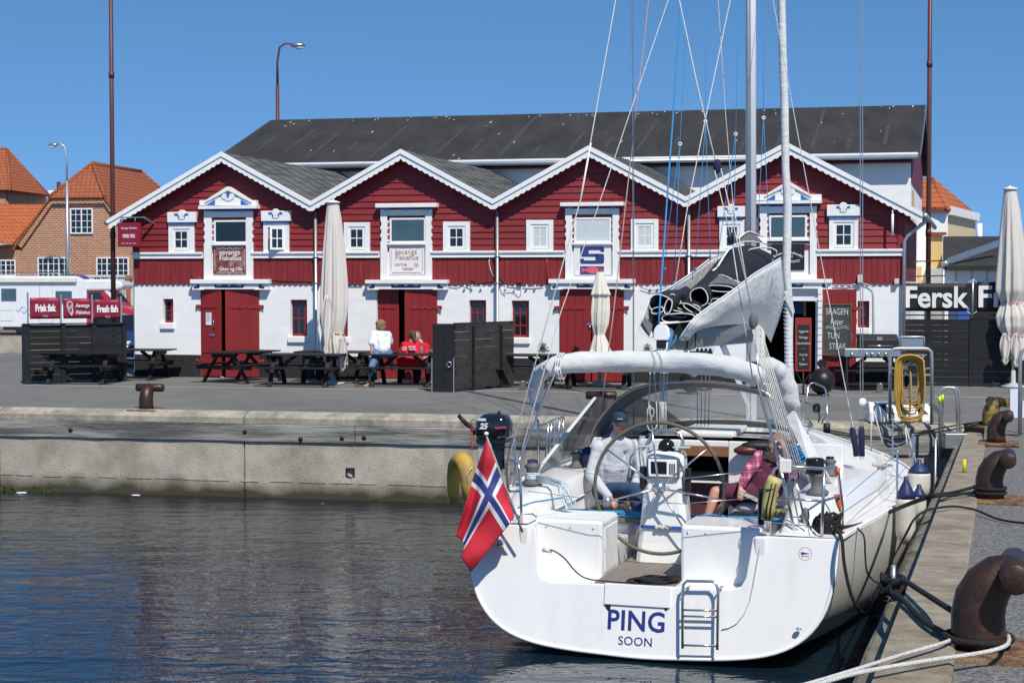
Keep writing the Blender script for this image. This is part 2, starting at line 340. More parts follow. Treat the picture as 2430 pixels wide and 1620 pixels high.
# ================= warehouse row =================
TF = R(12.3)
FO = G(322, 892, 1.6); TN = R(16.3)
FM = Matrix(((cos(TF), sin(TN), 0, FO.x), (-sin(TF), cos(TN), 0, FO.y), (0, 0, 1, FO.z), (0, 0, 0, 1)))      # the side walls stand a little off square
def F(u, v, off=0.0):
    p = hit(FM, 1, off, u, v); return p.x, p.z
def FX(*p): return FM @ Vector(p)
wh = thing('warehouse_row', 'long red and white wooden fish house with four scalloped gables on the far quay', 'warehouse', tuple(FO), -TF)
UR, _ = F(2142, 900); OV = .33
ap = [F(525.8, 360.4, -OV), F(951.3, 354, -OV), F(1397, 345.6, -OV), F(1866, 337, -OV)]
va = [F(258, 520, -OV), F(737.6, 478, -OV), F(1169.9, 473, -OV), F(1628, 466.5, -OV), F(2189, 503, -OV)]
TOPZ = sum(a[1] for a in ap)/4; VZ = sum(v_[1] for v_ in va[1:4])/3
print('apex', ap, 'val', va, UR)
au = [a[0] for a in ap]; vu = [v_[0] for v_ in va]
TB = F(1200, 610)[1]; TT = F(1200, 597.5)[1]; SB = F(700, 677)[1]-0.0
TB = F(400, 612)[1]; TT = F(400, 599)[1]; SB = F(400, 676)[1]; PL = F(400, 841)[1]
def roofz(u):       # outer roof line height along the facade
    pts = []
    for i in range(4): pts += [(vu[i], va[i][1]), (au[i], ap[i][1])]
    pts.append((vu[4], va[4][1]))
    for (a, za), (b_, zb) in zip(pts, pts[1:]):
        if a <= u <= b_: return za+(zb-za)*(u-a)/(b_-a)
    return 0
def wall_holes(b, u0, u1, z0, z1, holes, depth, off=0):
    us = sorted({u0, u1, *[h[0] for h in holes], *[h[1] for h in holes]}); zs = sorted({z0, z1, *[h[2] for h in holes], *[h[3] for h in holes]})
    for i in range(len(us)-1):
        for j in range(len(zs)-1):
            cu = (us[i]+us[i+1])/2; cz = (zs[j]+zs[j+1])/2
            if any(h[0] < cu < h[1] and h[2] < cz < h[3] for h in holes): continue
            b.quad(FX(us[i], off, zs[j]), FX(us[i+1], off, zs[j]), FX(us[i+1], off, zs[j+1]), FX(us[i], off, zs[j+1]))
    for a, c, d, e in holes:
        b.quad(FX(a, off, d), FX(a, off+depth, d), FX(a, off+depth, e), FX(a, off, e)); b.quad(FX(c, off, d), FX(c, off, e), FX(c, off+depth, e), FX(c, off+depth, d))
        b.quad(FX(a, off, e), FX(a, off+depth, e), FX(c, off+depth, e), FX(c, off, e)); b.quad(FX(a, off, d), FX(c, off, d), FX(c, off+depth, d), FX(a, off+depth, d))
def fb(b, x0, x1, y0, y1, n0, n1):    # box given by source pixels, n0..n1 depth towards inland
    a, c = F(x0, y1, n0), F(x1, y0, n0); return b.box(a[0], c[0], n0, n1, a[1], c[1], FM)
low = [(387, 411, 709, 766), (689.6, 728.5, 711, 798), (787, 825, 711, 799), (1113.4, 1153.5, 712, 800), (1214, 1255.5, 713, 801), (1657, 1697, 713, 801), (2034.5, 2063, 714, 778)]
doors = [(477, 615, 684), (894, 1037.6, 685), (1328, 1480.5, 685.5), (1806, 1945, 700)]
H = []
for x0, x1, y0, y1 in low: a = F(x0, y1); c = F(x1, y0); H.append((a[0], c[0], a[1], c[1]))
for x0, x1, y0 in doors: a = F(x0, 880); c = F(x1, y0); H.append((a[0], c[0], 0.0, c[1]))
b = MB(); wall_holes(b, 0, UR, .0, SB+.12, H, .24)
b.box(0, .02, 0.01, 7.4, 0, SB+.1, FM)
b.box(.02, UR-.02, 0.3, .32, 0, .001, FM)
b.build('lower_wall', 'white_render', wh)
b = MB()                                # black plinth, 1.5 cm proud, broken by the doors
e = [0]+[x for h in H[7:] for x in (h[0], h[1])]+[UR]
for i in range(0, len(e), 2): MB().box(e[i]-(.015 if i == 0 else 0), e[i+1], -.015, .1, 0, PL, FM).build('plinth', 'black_plinth', wh)
# side walls: timber end on the right
b = MB(); b.box(UR-.02, UR, .02, 7.4, 0, SB+.1, FM); b.build('side_wall', 'white_render', wh)
for q in ((UR-.02, UR+.01, .02, 7.4, SB+.1, roofz(UR)-.25), (-.01, .02, .02, 7.4, SB+.1, roofz(0)-.25)): MB().box(*q, FM).build('side_boarding', 'red_board', wh)
# vertical boards with rounded ends
b = MB(); u = 0; 
surr = [(483.7, 599.7), (902.8, 1024.5), (1341.3, 1468.9), (1802.8, 1938)]
SU = [(F(a, 600)[0], F(c, 600)[0]) for a, c in surr]
nb = 134; bw = UR/nb
for i in range(nb):
    u0 = i*bw+.004; u1 = (i+1)*bw-.004; cu = (u0+u1)/2; hw = (u1-u0)/2
    if any(s0 < cu < s1 for s0, s1 in SU): continue
    pts = [(u1, TB+.01), (u0, TB+.01), (u0, SB+.05)]+[(cu-hw*cos(pi*k/6), SB+.055-.05*sin(pi*k/6)) for k in range(1, 6)]+[(u1, SB+.05)]
    y = -.035-random.uniform(0, .006); b.prism(pts, y, y+.03, FM)
b.box(0, UR, -.008, .01, SB+.06, TB, FM)
b.build('vertical_boarding', 'red_board', wh)
# horizontal boards in the gables
b = MB(); bh = .158; z = TT
while z < TOPZ:
    z1 = z+bh; zm = z1+.02
    spans = []
    for i in range(4):
        l0 = vu[i] if i else 0; l1 = vu[i+1] if i < 3 else UR
        if zm < roofz(l0+.001)-.06 and zm < roofz(l1-.001)-.06: a0, a1 = l0, l1
        else:
            za, zb, zc = roofz(l0+.001)-.06, ap[i][1]-.06, roofz(l1-.001)-.06
            if zm > zb: continue
            a0 = l0 if zm < za else l0+(au[i]-l0)*(zm-za)/(zb-za); a1 = l1 if zm < zc else l1-(l1-au[i])*(zm-zc)/(zb-zc)
        if a1 > a0: spans.append((a0, a1))
    for a0, a1 in spans:
        sgs = [(a0, a1)]
        if random.random() < .6: q = a0+(a1-a0)*random.uniform(.25, .75); sgs = [(a0, q-.003), (q+.003, a1)]
        for s0, s1 in sgs:
            j = random.uniform(0, .004)
            b.add([FX(s0, -.034-j, z), FX(s1, -.034-j, z), FX(s1, -.008, z1+.01), FX(s0, -.008, z1+.01), FX(s0, -.004, z), FX(s1, -.004, z)], [(0, 1, 2, 3), (0, 4, 5, 1)])
    z = z1
pts = [(UR, TB), (0, TB), (0, roofz(0)-.06)]
for i in range(4):
    pts.append((au[i], ap[i][1]-.06)); 
    if i < 3: pts.append((vu[i+1], va[i+1][1]-.06))
pts.append((UR, roofz(UR)-.06)); b.prism(pts, 0, .05, FM)
b.build('gable_boarding', 'red_paint', wh)
# white band
b = MB(); 
eds = [0]+[x for s in SU for x in s]+[UR+.02]
for i in range(0, len(eds), 2):
    b.box(eds[i]-(.06 if i == 0 else 0), eds[i+1], -.12, .0, TT-.05, TT+.005, FM); b.box(eds[i]-(.03 if i == 0 else 0), eds[i+1], -.075, .0, TB, TT-.05, FM); b.box(eds[i]-(.03 if i == 0 else 0), eds[i+1], -.09, .0, TB-.02, TB+.015, FM)
b.build('trim_band', 'white_paint', wh, bevel=.006)
for q in ((-.03, .12, -.05, .0, TT, roofz(0)-.3), (UR-.14, UR+.02, -.05, .0, TT, roofz(UR)-.3), (UR-.14, UR+.02, -.04, 0, SB+.05, TB-.02)): MB().box(*q, FM).build('corner_board', 'red_paint', wh)
# roofs + barge boards, one per gable
RD = 7.6
for i in range(4):
    A_, P_, C_ = (vu[i], va[i][1]), ap[i], (vu[i+1], va[i+1][1])
    th = .05; b = MB()
    for (p, q) in ((A_, P_), (P_, C_)):
        lo, hi = (p, q) if p[0] < q[0] else (q, p)
        b.prism([(p[0], p[1]-.01), (q[0], q[1]-.01), (q[0], q[1]-.07), (p[0], p[1]-.07)], -OV+.03, RD, FM)
    rf = b.build('gable_roof', 'weathered_roof', wh)
    s = MB()
    for k in range(1, 9):      # lapped strips of roofing felt
        y = k*RD/9-.1
        for (p, q) in ((A_, P_), (P_, C_)): s.prism([(p[0], p[1]+.001), (q[0], q[1]+.001), (q[0], q[1]-.012), (p[0], p[1]-.012)], y, y+.05, FM)
    s.build('felt_lap', 'tar_roof', rf)
    b = MB()
    for (p, q, sg) in ((A_, P_, 1), (C_, P_, -1)):
        d = Vector((q[0]-p[0], q[1]-p[1])); L = d.length; d /= L
        def pt(t, h): return (p[0]+d.x*t, p[1]+d.y*t-h/abs(d.x)*1.0)
        # upper strip
        b.prism([pt(0, 0), pt(L, 0), pt(L, .10), pt(0, .10)], -OV-.05, -OV+.03, FM)
        # scalloped board
        n = max(3, int(L/.155)); low_ = []
        for k in range(n):
            for m in range(5):
                t = (k+m/5)/n*L; low_.append(pt(t, .212+.030*sin(pi*m/5)))
        low_.append(pt(L, .205)); low_.append(pt(L, .10))
        b.prism([pt(0, .10)]+low_, -OV-.018, -OV+.012, FM)
    b.build('bargeboard', 'white_paint', wh)
# soffit side gutters
mat('gutter_zinc', (.42, .45, .47), .4, .6, var=.1)
for (x, zz) in ((vu[0]-.06, va[0][1]-.04), (vu[4]+.06, va[4][1]-.04)):
    b = MB(); b.tube([FX(x, -OV-.03, zz-.05), FX(x, RD, zz-.05)], .07, 10); b.build('gutter', 'gutter_zinc', wh)
# downpipes
def downpipe(x, ztop, zbot, off=-.13, px=None):
    b = MB(); b.tube([FX(x, off, ztop), FX(x, off, zbot+.12), FX(x+.03, off-.06, zbot)], .041, 10); dp = b.build('downpipe', 'galvanised', wh)
    c = MB()
    for z in (.55, 1.2+TB-1.2, SB+.05): c.cyl(FX(x, off, z-.02), FX(x, off, z+.02), .05, n=10); c.box(x-.09, x+.09, off, -.04, z-.012, z+.012, FM)
    c.build('pipe_bracket', 'zinc', dp)
for px in (749, 1180, 1634.5):
    x = F(px, 600, -.13)[0]; downpipe(x, VZ-.28, .1)
x = F(316, 700, -.05)[0]; b = MB(); b.tube([FX(x, .05, TB+.1), FX(x, .05, .15), FX(x-.02, .0, .05)], .04, 10); b.build('downpipe', 'galvanised', wh)
x = F(2145, 700, -.1)[0]; b = MB(); zz = va[4][1]-.12
b.tube([FX(vu[4]+.05, -.1, zz), FX(vu[4]+.03, -.1, zz-.12), FX(x+.08, -.1, zz-.42), FX(x, -.1, zz-.55), FX(x, -.1, .2)], .045, 10); b.build('downpipe', 'galvanised', wh)
# windows
def sash(parent, x0, x1, y0, y1, off, nx, ny, fm='white_paint', gm='glass_dark', fr=.05, mu=.022, name='window', bars=True, dep=.05):
    a = F(x0, y1, off); c = F(x1, y0, off); u0, z0, u1, z1 = a[0], a[1], c[0], c[1]
    b = MB()
    b.box(u0, u0+fr, off, off+dep, z0, z1, FM); b.box(u1-fr, u1, off, off+dep, z0, z1, FM); b.box(u0+fr, u1-fr, off, off+dep, z0, z0+fr, FM); b.box(u0+fr, u1-fr, off, off+dep, z1-fr, z1, FM)
    for i in range(1, nx): x = u0+(u1-u0)*i/nx; b.box(x-mu/2, x+mu/2, off+.006, off+dep-.01, z0+fr, z1-fr, FM)
    for j in range(1, ny): z = z0+(z1-z0)*j/ny; b.box(u0+fr, u1-fr, off+.008, off+dep-.012, z-mu/2, z+mu/2, FM)
    o = b.build(name, fm, parent)
    g = MB(); g.quad(*[FX(x, off+dep*.22, z) for x, z in ((u0+.01, z0+.01), (u1-.01, z0+.01), (u1-.01, z1-.01), (u0+.01, z1-.01))]); g.build('pane', gm, o)
    return o
def frame(parent, x0, x1, y0, y1, wpx, n0, n1, name='window_surround', m='white_paint'):
    b = MB(); fb(b, x0, x0+wpx, y0, y1, n0, n1); fb(b, x1-wpx, x1, y0, y1, n0, n1); fb(b, x0+wpx, x1-wpx, y0, y0+wpx, n0, n1); fb(b, x0+wpx, x1-wpx, y1-wpx*.5, y1, n0, n1)
    return b.build(name, m, parent)
smallw = [(400, 460, 532.6, 599, 1, (396.4, 463.3, 502.8, 528.3), 0), (625, 685, 528.8, 598, 1, (618.9, 687.8, 500, 525), 1), (816, 876.8, 527.5, 597.7, 0, None, 0), (1051.3, 1114.5, 525.7, 596.4, 0, None, 0),
          (1248.7, 1312.2, 521.6, 595.9, 0, None, 0), (1497, 1562, 519.3, 593.8, 0, None, 0), (1707, 1766, 521, 595, 1, (1702, 1767, 489, 515), 0), (1967.3, 2036.7, 516.5, 592.6, 1, (1962, 2040, 485.4, 513), 0)]
for k, (x0, x1, y0, y1, hd, hb, op) in enumerate(smallw):
    cur = k in (4, 5)
    fw = frame(wh, x0, x1, y0, y1+1, 10.5, -.075, .0)
    ix0, ix1, iy0, iy1 = x0+10, x1-10, y0+10, y1-5
    if not op:
        s = sash(fw, ix0, ix1, iy0, iy1, -.055, 2, 2, gm='blind_white' if cur else 'glass_dark', fr=.075)
    else:
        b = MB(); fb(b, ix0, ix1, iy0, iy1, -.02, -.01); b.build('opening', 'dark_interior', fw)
        a = F(ix0+9, iy1, -.06); c = F(ix1, iy0, -.06); wd = c[0]-a[0]; Mh = FM @ Matrix.Translation((c[0], -.07, 0)) @ Matrix.Rotation(R(28), 4, 'Z')
        b = MB(); fr = .055; z0, z1 = a[1], c[1]; wd = .36
        b.box(-wd, -wd+fr, -.03, 0, z0, z1, Mh); b.box(-fr, 0, -.03, 0, z0, z1, Mh); b.box(-wd+fr, -fr, -.03, 0, z0, z0+fr, Mh); b.box(-wd+fr, -fr, -.03, 0, z1-fr, z1, Mh); b.box(-wd/2-.012, -wd/2+.012, -.025, -.005, z0+fr, z1-fr, Mh); b.box(-wd+fr, -fr, -.023, -.007, (z0+z1)/2-.012, (z0+z1)/2+.012, Mh)
        o = b.build('open_casement', 'white_paint', fw); g = MB(); g.quad(*[Mh@Vector(p) for p in ((-wd+.02, -.015, z0+.02), (-.02, -.015, z0+.02), (-.02, -.015, z1-.02), (-wd+.02, -.015, z1-.02))]); g.build('pane', 'glass_dark', o)
    if hd:
        hx0, hx1, hy0, hy1 = hb; b = MB(); fb(b, hx0, hx1, hy0, hy1, -.14, -.0); cx = (hx0+hx1)/2
        p = F(cx, hy0+4, -.155); r = .095
        b.cyl(FX(p[0], -.165, p[1]), FX(p[0], -.02, p[1]), r, n=20, smooth=False); q = F(cx, hy0+14, -.155); b.prism([(p[0]-.05, p[1]-.05), (p[0]-.075, q[1]-.04), (p[0]+.075, q[1]-.04), (p[0]+.05, p[1]-.05)], -.160, -.1, FM)
        hdv = b.build('window_head', 'white_paint', fw, bevel=.012)
        b = MB(); fb(b, cx-16.5, cx+16.5, hy0+3.5, hy0+9.5, -.146, -.13); fb(b, cx-8.5, cx+8.5, hy0+9.5, hy0+17, -.1455, -.13); fb(b, hx0+3, hx1-3, hy1, hy1+3.5, -.12, 0); b.build('blue_ornament', 'blue_paint', fw)
# red lower windows with white sills
for k, (x0, x1, y0, y1) in enumerate(low):
    nx, ny = (1, 2) if k in (0,) else ((2, 3) if k in (3, 4, 5) else (2, 2))
    s = sash(wh, x0, x1, y0, y1, .12, nx, ny, fm='red_trim', fr=.07, mu=.028)
    b = MB(); fb(b, x0-8, x1+1.5, y1, y1+15, -.07, .12); b.build('window_sill', 'white_render', s, bevel=.02)
# loft door surrounds
def ping(pts): return [F(*p) for p in pts]
loft = [dict(s=(483.7, 599.7, 500.7, 662.7), o=(501.5, 583.7, 516, 654), g=(512, 582.5, 526, 573.5), ped=1, sh=(450.5, 636.7, 662.7, 673), sg='red'),
        dict(s=(902.8, 1024.5, 496.9, 663.5), o=(918, 1009.2, 511.4, 652.5), g=(929, 1006, 520.6, 572.5), ped=0, sh=(865.8, 1060.5, 664, 673), sg='white'),
        dict(s=(1341.3, 1468.9, 494.3, 663.5), o=(1357, 1453.5, 509, 655), g=(1366.6, 1446, 519.6, 572), ped=0, sh=(1301, 1504.6, 662, 672.4), sg='s'),
        dict(s=(1802.8, 1938, 489, 662), o=(1820, 1922, 506, 651), g=(1829, 1911, 514.5, 563.4), ped=1, sh=(1767, 1974, 662, 671.6), sg='black')]
mat('sign_red', (.19, .045, .045), .5, var=.35, vs=6, col2=(.28, .12, .11), c2s=6)
mat('lettering_white', (.75, .74, .72), .6, var=.05); mat('lettering_pink', (.42, .22, .18), .6); mat('sign_blue', (.03, .05, .2), .5); mat('fish_pink', (.62, .10, .15), .5)
for k, L in enumerate(loft):
    x0, x1, y0, y1 = L['s']; ox0, ox1, oy0, oy1 = L['o']; b = MB(); n0 = -.085
    ys0, ys1 = y0+25, y0+80
    for side in (0, 1):
        xs, xi = (x0, ox0) if side == 0 else (x1, ox1); sg = 1 if side == 0 else -1
        pts = [(xi, y0), (xs, y0), (xs, ys0)]
        for q in range(25):
            t = q/24; pts.append((xs+sg*(-1.0+3.3*abs(sin(t*pi*3))), ys0+(ys1-ys0)*t))
        pts += [(xs, ys1), (xs, y1), (xi, y1)]; b.prism([F(px, py, n0) for px, py in pts], n0, 0, FM)
    fb(b, ox0, ox1, y0, oy0, n0, 0); fb(b, ox0, ox1, oy1, y1, n0, 0)
    sr = b.build('loft_surround', 'white_paint', wh)
    b = MB(); fb(b, ox0, ox1, oy0, oy1, -.02, .0); b.build('loft_door', 'white_paint', sr)
    gx0, gx1, gy0, gy1 = L['g']
    sash(sr, gx0-4, gx1+4, gy0-4, gy1+4, -.06, 1, 1, gm={0: 'glass_dark', 1: 'glass_blue', 2: 'blind_white', 3: 'glass_blue'}[k], fr=.045, name='loft_window')
    b = MB(); fb(b, ox0, ox1-1, gy1+3, gy1+9, -.11, -.02); b.build('window_sill', 'white_paint', sr, bevel=.008)
    sx0, sx1, sy0, sy1 = L['sh']; b = MB(); fb(b, sx0, sx1, sy0, sy1, -.23, 0); sv = b.build('door_canopy', 'white_paint', wh, bevel=.01)
    b = MB(); fb(b, sx0+6, sx1-1, sy1, sy1+13, -.17, 0); fb(b, sx0+6, sx0+33, sy1+12.5, sy1+14.5, -.18, -.0); fb(b, sx1-33, sx1-1, sy1+12.5, sy1+14.5, -.18, -.0); b.build('fascia', 'white_paint', sv)
    cx = (sx0+sx1)/2; b = MB(); nf = -.178
    def blob(pp): b.prism([F(px, py, nf) for px, py in pp], nf, nf+.01, FM)
    y_ = sy1+1.5
    blob([(cx-35, y_+1), (cx-32, y_+0), (cx-30, y_+3), (cx-24, y_+4), (cx-14, y_+1), (cx-6, y_+1), (cx, y_+5), (cx+6, y_+1), (cx+14, y_+1), (cx+24, y_+4), (cx+30, y_+3), (cx+32, y_), (cx+35, y_+1), (cx+34, y_+8), (cx-34, y_+8)])
    for sg in (-1, 1):
        e_ = cx+sg*((sx1-sx0)/2-16)
        blob([(e_-sg*6, y_+9), (e_-sg*8, y_+4), (e_-sg*4, y_), (e_, y_), (e_-sg*1, y_+4), (e_+sg*6, y_+6), (e_+sg*7, y_+10)][::sg])
    b.build('blue_ornament', 'navy_paint', sv)
    if L['ped']:
        hx0, hx1 = (470.4, 608.7) if k == 0 else (1790, 1949); yt, yb, ya, ym = (475, 496, 443, 487) if k == 0 else (461, 483.8, 430.6, 475)
        c = (x0+x1)/2 if k else 541; b = MB()
        fb(b, hx0, hx1, ym, yb, -.24, 0)
        b.prism([F(px, py, -.16) for px, py in ((hx0+3, ym), (hx1, ym), (hx1, yt), (c+53, yt), (c+3, ya), (c-3, ya), (c-53, yt), (hx0+3, yt))], -.16, 0, FM)
        b.prism([F(px, py, -.2) for px, py in ((c-56, yt+2), (c-3, ya), (c+3, ya), (c+56, yt+2), (c+56, yt+6), (c, ya+9), (c-56, yt+6))], -.2, -.16, FM)
        for dx in (-9, 9): p = F(c+dx, ya+23, -.18); b.cyl(FX(p[0], -.185, p[1]), FX(p[0], -.1, p[1]), .075, n=16, smooth=False)
        fb(b, c-6, c+6, ya+22, ya+33, -.184, -.1)
        pd = b.build('pediment', 'white_paint', sr)
        b = MB(); nf = -.166
        for pp in ([(c-52, ym-.5), (c-31, ym-.5), (c-31, ym-13)], [(c+30, ym-.5), (c+51, ym-.5), (c+30, ym-13)], [(c-23, ya+24), (c-10, ya+24), (c-10, ya+17)], [(c+10, ya+24), (c+23, ya+24), (c+10, ya+17)]): b.prism([F(px, py, nf) for px, py in pp], nf, -.155, FM)
        b.prism([F(px, py, -.192) for px, py in [(c-5, ya+13), (c+4, ya+13), (c+1.5, ya+26), (c-2.5, ya+26)]], -.192, -.18, FM)
        fb(b, x0-1, x1+1, yb, yb+3.5, -.15, 0)
        b.build('blue_ornament', 'blue_paint', pd)
    else:
        hx0, hx1, hy0, hy1 = (890, 1034.7, 481.6, 493) if k == 1 else (1328.6, 1478.6, 479, 489.7); b = MB(); fb(b, hx0, hx1, hy0, hy1, -.24, 0); hd = b.build('hood', 'white_paint', sr, bevel=.01)
        b = MB()
        for t in (.17, .5, .83): xx = hx0+(hx1-hx0)*t; fb(b, xx-6.5, xx+6.5, hy1, hy1+4.5, -.16, 0)
        b.build('blue_ornament', 'blue_paint', hd)
    # sign boards
    bx0, bx1, by0, by1 = {0: (506, 583.7, 585.4, 650.7), 1: (924, 1006.9, 583.6, 650.7), 2: (1362, 1450, 580, 652), 3: (1830.9, 1909, 579.3, 641)}[k]
    b = MB(); fb(b, bx0, bx1, by0, by1, -.05, -.02); sb = b.build('sign_board', {'red': 'sign_red', 'white': 'sign_white', 's': 'sign_white', 'black': 'black_paint'}[L['sg']], sr)
    c0 = F((bx0+bx1)/2, (by0+by1)/2, -.055); Mx = FM @ Matrix.Translation((c0[0], -.056, c0[1])); h = F(bx0, by0)[1]-F(bx0, by1)[1]; wd = F(bx1, by0)[0]-F(bx0, by0)[0]
    if k < 2:
        mm = 'lettering_white' if k == 0 else 'lettering_pink'
        if k == 0: dress(wh, [('aavangs', .19, .0, h*.29), ('Fiskehus', .18, .02, h*.08), ('Gitte og Ole', .125, .03, -h*.31)], mm, sb, Mx, bold=.002)
        else: dress(wh, [('aavangs', .19, -.02, h*.29), ('Fiskehus', .18, -.0, h*.09), ('varme', .13, -.16, -h*.15), ('retter', .13, .03, -h*.30)], mm, sb, Mx, bold=.0)
        b = MB(); t_ = .005
        for sg in (-1, 1):       # scroll border and little sun
            b.tube([Mx@Vector((wd*.45*(i/12-.5)*2*.92, -.003, sg*(h*.45-.016*abs(sin(i*pi/3))))) for i in range(13)], t_, 5)
            b.tube([Mx@Vector((sg*(wd*.455-.012*abs(sin(i*pi/4))), -.003, h*.42*(i/12-.5)*2*.9)) for i in range(13)], t_, 5)
        sx_, sz_ = (.04, -h*.13) if k == 0 else (.25, -h*.17)
        b.tube([Mx@Vector((sx_+.02*cos(i*pi/5), -.003, sz_+.02*sin(i*pi/5))) for i in range(10)], .004, 5, closed=True)
        for i in range(10): a = i*pi/5; b.tube([Mx@Vector((sx_+.04*cos(a), -.003, sz_+.04*sin(a))), Mx@Vector((sx_+.068*cos(a), -.003, sz_+.068*sin(a)))], .004, 4)
        b.build('scroll_border', mm, sb)
    elif k == 2:
        # big rounded S
        P = lambda px, py: F(px, py, -.056)
        def rr(x0, x1, y0, y1, r=4, cs=(1, 1, 1, 1)):
            out = []
            for (cx_, cy_, a0, on) in ((x1-r, y0+r, -90, cs[1]), (x1-r, y1-r, 0, cs[2]), (x0+r, y1-r, 90, cs[3]), (x0+r, y0+r, 180, cs[0])):
                if on: out += [(cx_+r*cos(R(a0+q*22.5)), cy_+r*sin(R(a0+q*22.5))) for q in range(5)]
                else: out.append((cx_+(r if a0 in (-90, 0) else -r), cy_+(r if a0 in (0, 90) else -r)))
            return out
        b = MB(); S_ = lambda pts: b.prism([P(*q) for q in pts], -.056, -.048, FM)
        S_(rr(1377, 1397, 585.5, 609, 5, (1, 0, 0, 1))); S_(rr(1396.8, 1433.5, 585.5, 593.5, 4, (0, 1, 0, 0))); S_([(1425, 593.3), (1433.5, 593.3), (1433.5, 597.5), (1425, 597.5)]); S_([(1396.8, 602), (1420, 602), (1420, 609), (1396.8, 609)])
        S_(rr(1413, 1433.5, 602.0, 626, 5, (0, 1, 1, 0))); S_(rr(1377, 1413.2, 617.8, 626, 4, (0, 0, 0, 1))); S_([(1377, 613.8), (1386, 613.8), (1386, 618), (1377, 618)]); S_([(1396.8, 608.8), (1413.2, 608.8), (1413.2, 609.2), (1396.8, 609.2)])
        S_([(1376.5, 631.6), (1433, 631.6), (1433, 651), (1376.5, 651)])
        b.build('letter_s', 'sign_blue', sb)
        b = MB(); fpts = [(1379, 634), (1386, 638), (1394, 636), (1398, 633), (1412, 632.5), (1420, 636), (1431, 640), (1432, 643), (1425, 646), (1408, 649), (1400, 648), (1394, 645), (1387, 643), (1379, 648), (1381, 641)]
        b.prism([F(px, py, -.062) for px, py in fpts][::-1], -.062, -.056, FM); b.build('fish_emblem', 'fish_pink', sb)
    else:
        b = MB(); word = 'Havnens Fiskehandel'; r_ = .62; n = len(word)
        for i, ch in enumerate(word):
            if ch == ' ': continue
            a = (i-(n-1)/2)/(n-1)*1.18; v, f = text(ch, .085, bold=.001)
            Mc = Mx @ TXF @ Matrix.Translation((r_*sin(a), h*.18-r_+r_*cos(a), 0)) @ Matrix.Rotation(-a, 4, 'Z'); b.add(v, f, M=Mc)
        v, f = text('Skagen', .085); b.add([p+Vector((0, .02, 0)) for p in v], f, M=Mx@TXF)
        for q in (0, .035): b.tube([Mx@Vector((-.28+.56*i/16, -.003, -.08-q+.012*sin(i*pi/4+2))) for i in range(17)], .006, 5)
        b.build('lettering', 'lettering_white', sb)
# little things in the upper windows
b = MB(); fb(b, 933, 972, 560, 565, -.02, -.015); fb(b, 935, 939, 565, 572, -.02, -.015); fb(b, 966, 970, 565, 572, -.02, -.015); b.build('chair_back', 'sign_white', wh)
# doors ------------------------------------------------
def leaf(parent, hinge_x, far_x, y0, zb, ang, sgn, nboards=3, off=-.02, m='red_door', name='door_leaf'):
    a = F(hinge_x, y0, off); f_ = F(far_x, y0, off); wd = abs(f_[0]-a[0]); z1 = a[1]
    Mh = FM @ Matrix.Translation((a[0], off, 0)) @ Matrix.Rotation(R(ang), 4, 'Z')
    b = MB(); bw_ = wd/nboards
    for i in range(nboards):
        x0 = sgn*(i*bw_+.003); x1 = sgn*((i+1)*bw_-.003); b.box(min(x0, x1), max(x0, x1), -.025-.004*(i % 2), .02, zb, z1, Mh)
    b.box(min(0, sgn*wd)+.01, max(0, sgn*wd)-.01, -.015, .015, zb+.02, z1-.02, Mh)
    o = b.build(name, m, parent, bevel=.004)
    for zh in (z1*.185, z1*.80):
        c = MB(); pts = []
        for i in range(13): t = i/12; pts.append((sgn*(-.13+(wd*.85+.13)*t), zh+.03+.018*abs(sin(t*pi*4))))
        for i in range(12, -1, -1): t = i/12; pts.append((sgn*(-.13+(wd*.85+.13)*t), zh-.03-.018*abs(sin(t*pi*4))))
        c.prism(pts if sgn < 0 else pts[::-1], -.045, -.027, Mh)
        for t in (.15, .4, .65, .9): c.cyl(Mh@Vector((sgn*wd*.85*t, -.06, zh)), Mh@Vector((sgn*wd*.85*t, -.03, zh)), .014, n=8)
        c.cyl(Mh@Vector((-sgn*.12, -.05, zh-.05)), Mh@Vector((-sgn*.12, -.05, zh+.05)), .02, n=8)
        c.build('strap_hinge', 'red_trim', o)
    return o, Mh, wd
for k, (x0, x1, y0) in enumerate(doors):
    a = F(x0, y0, .23); c = F(x1, y0, .23)
    b = MB(); b.box(a[0], c[0], .24, 3.2, 0.0, c[1]+.02, FM); bm_ = b
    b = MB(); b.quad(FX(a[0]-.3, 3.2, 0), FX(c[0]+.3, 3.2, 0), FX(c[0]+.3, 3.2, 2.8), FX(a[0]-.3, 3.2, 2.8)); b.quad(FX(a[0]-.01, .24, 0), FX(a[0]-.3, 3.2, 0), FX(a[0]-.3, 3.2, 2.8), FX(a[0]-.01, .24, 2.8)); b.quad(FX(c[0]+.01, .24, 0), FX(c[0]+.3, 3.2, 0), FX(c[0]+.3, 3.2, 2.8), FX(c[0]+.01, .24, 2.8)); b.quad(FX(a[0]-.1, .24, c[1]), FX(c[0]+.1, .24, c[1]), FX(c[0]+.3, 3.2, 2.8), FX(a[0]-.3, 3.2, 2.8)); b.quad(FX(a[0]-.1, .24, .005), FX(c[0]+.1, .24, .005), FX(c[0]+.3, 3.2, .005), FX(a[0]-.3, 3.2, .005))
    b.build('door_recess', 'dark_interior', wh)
o, Mh, wd = leaf(wh, 478, 530, 685, .03, -9, 1, 2)
mat('paper_white', (.75, .77, .82), .5); mat('print_grey', (.3, .3, .38), .6)
b = MB(); z = F(500, 756)[1]; b.box(.16, .32, -.045, -.03, z-.16, z+.16, Mh); nb_ = b.build('notice', 'paper_white', o); b = MB()
for i in range(9): b.box(.185, .295-.02*(i % 3), -.048, -.046, z+.12-i*.024, z+.128-i*.024, Mh)
b.build('notice_print', 'print_grey', nb_)
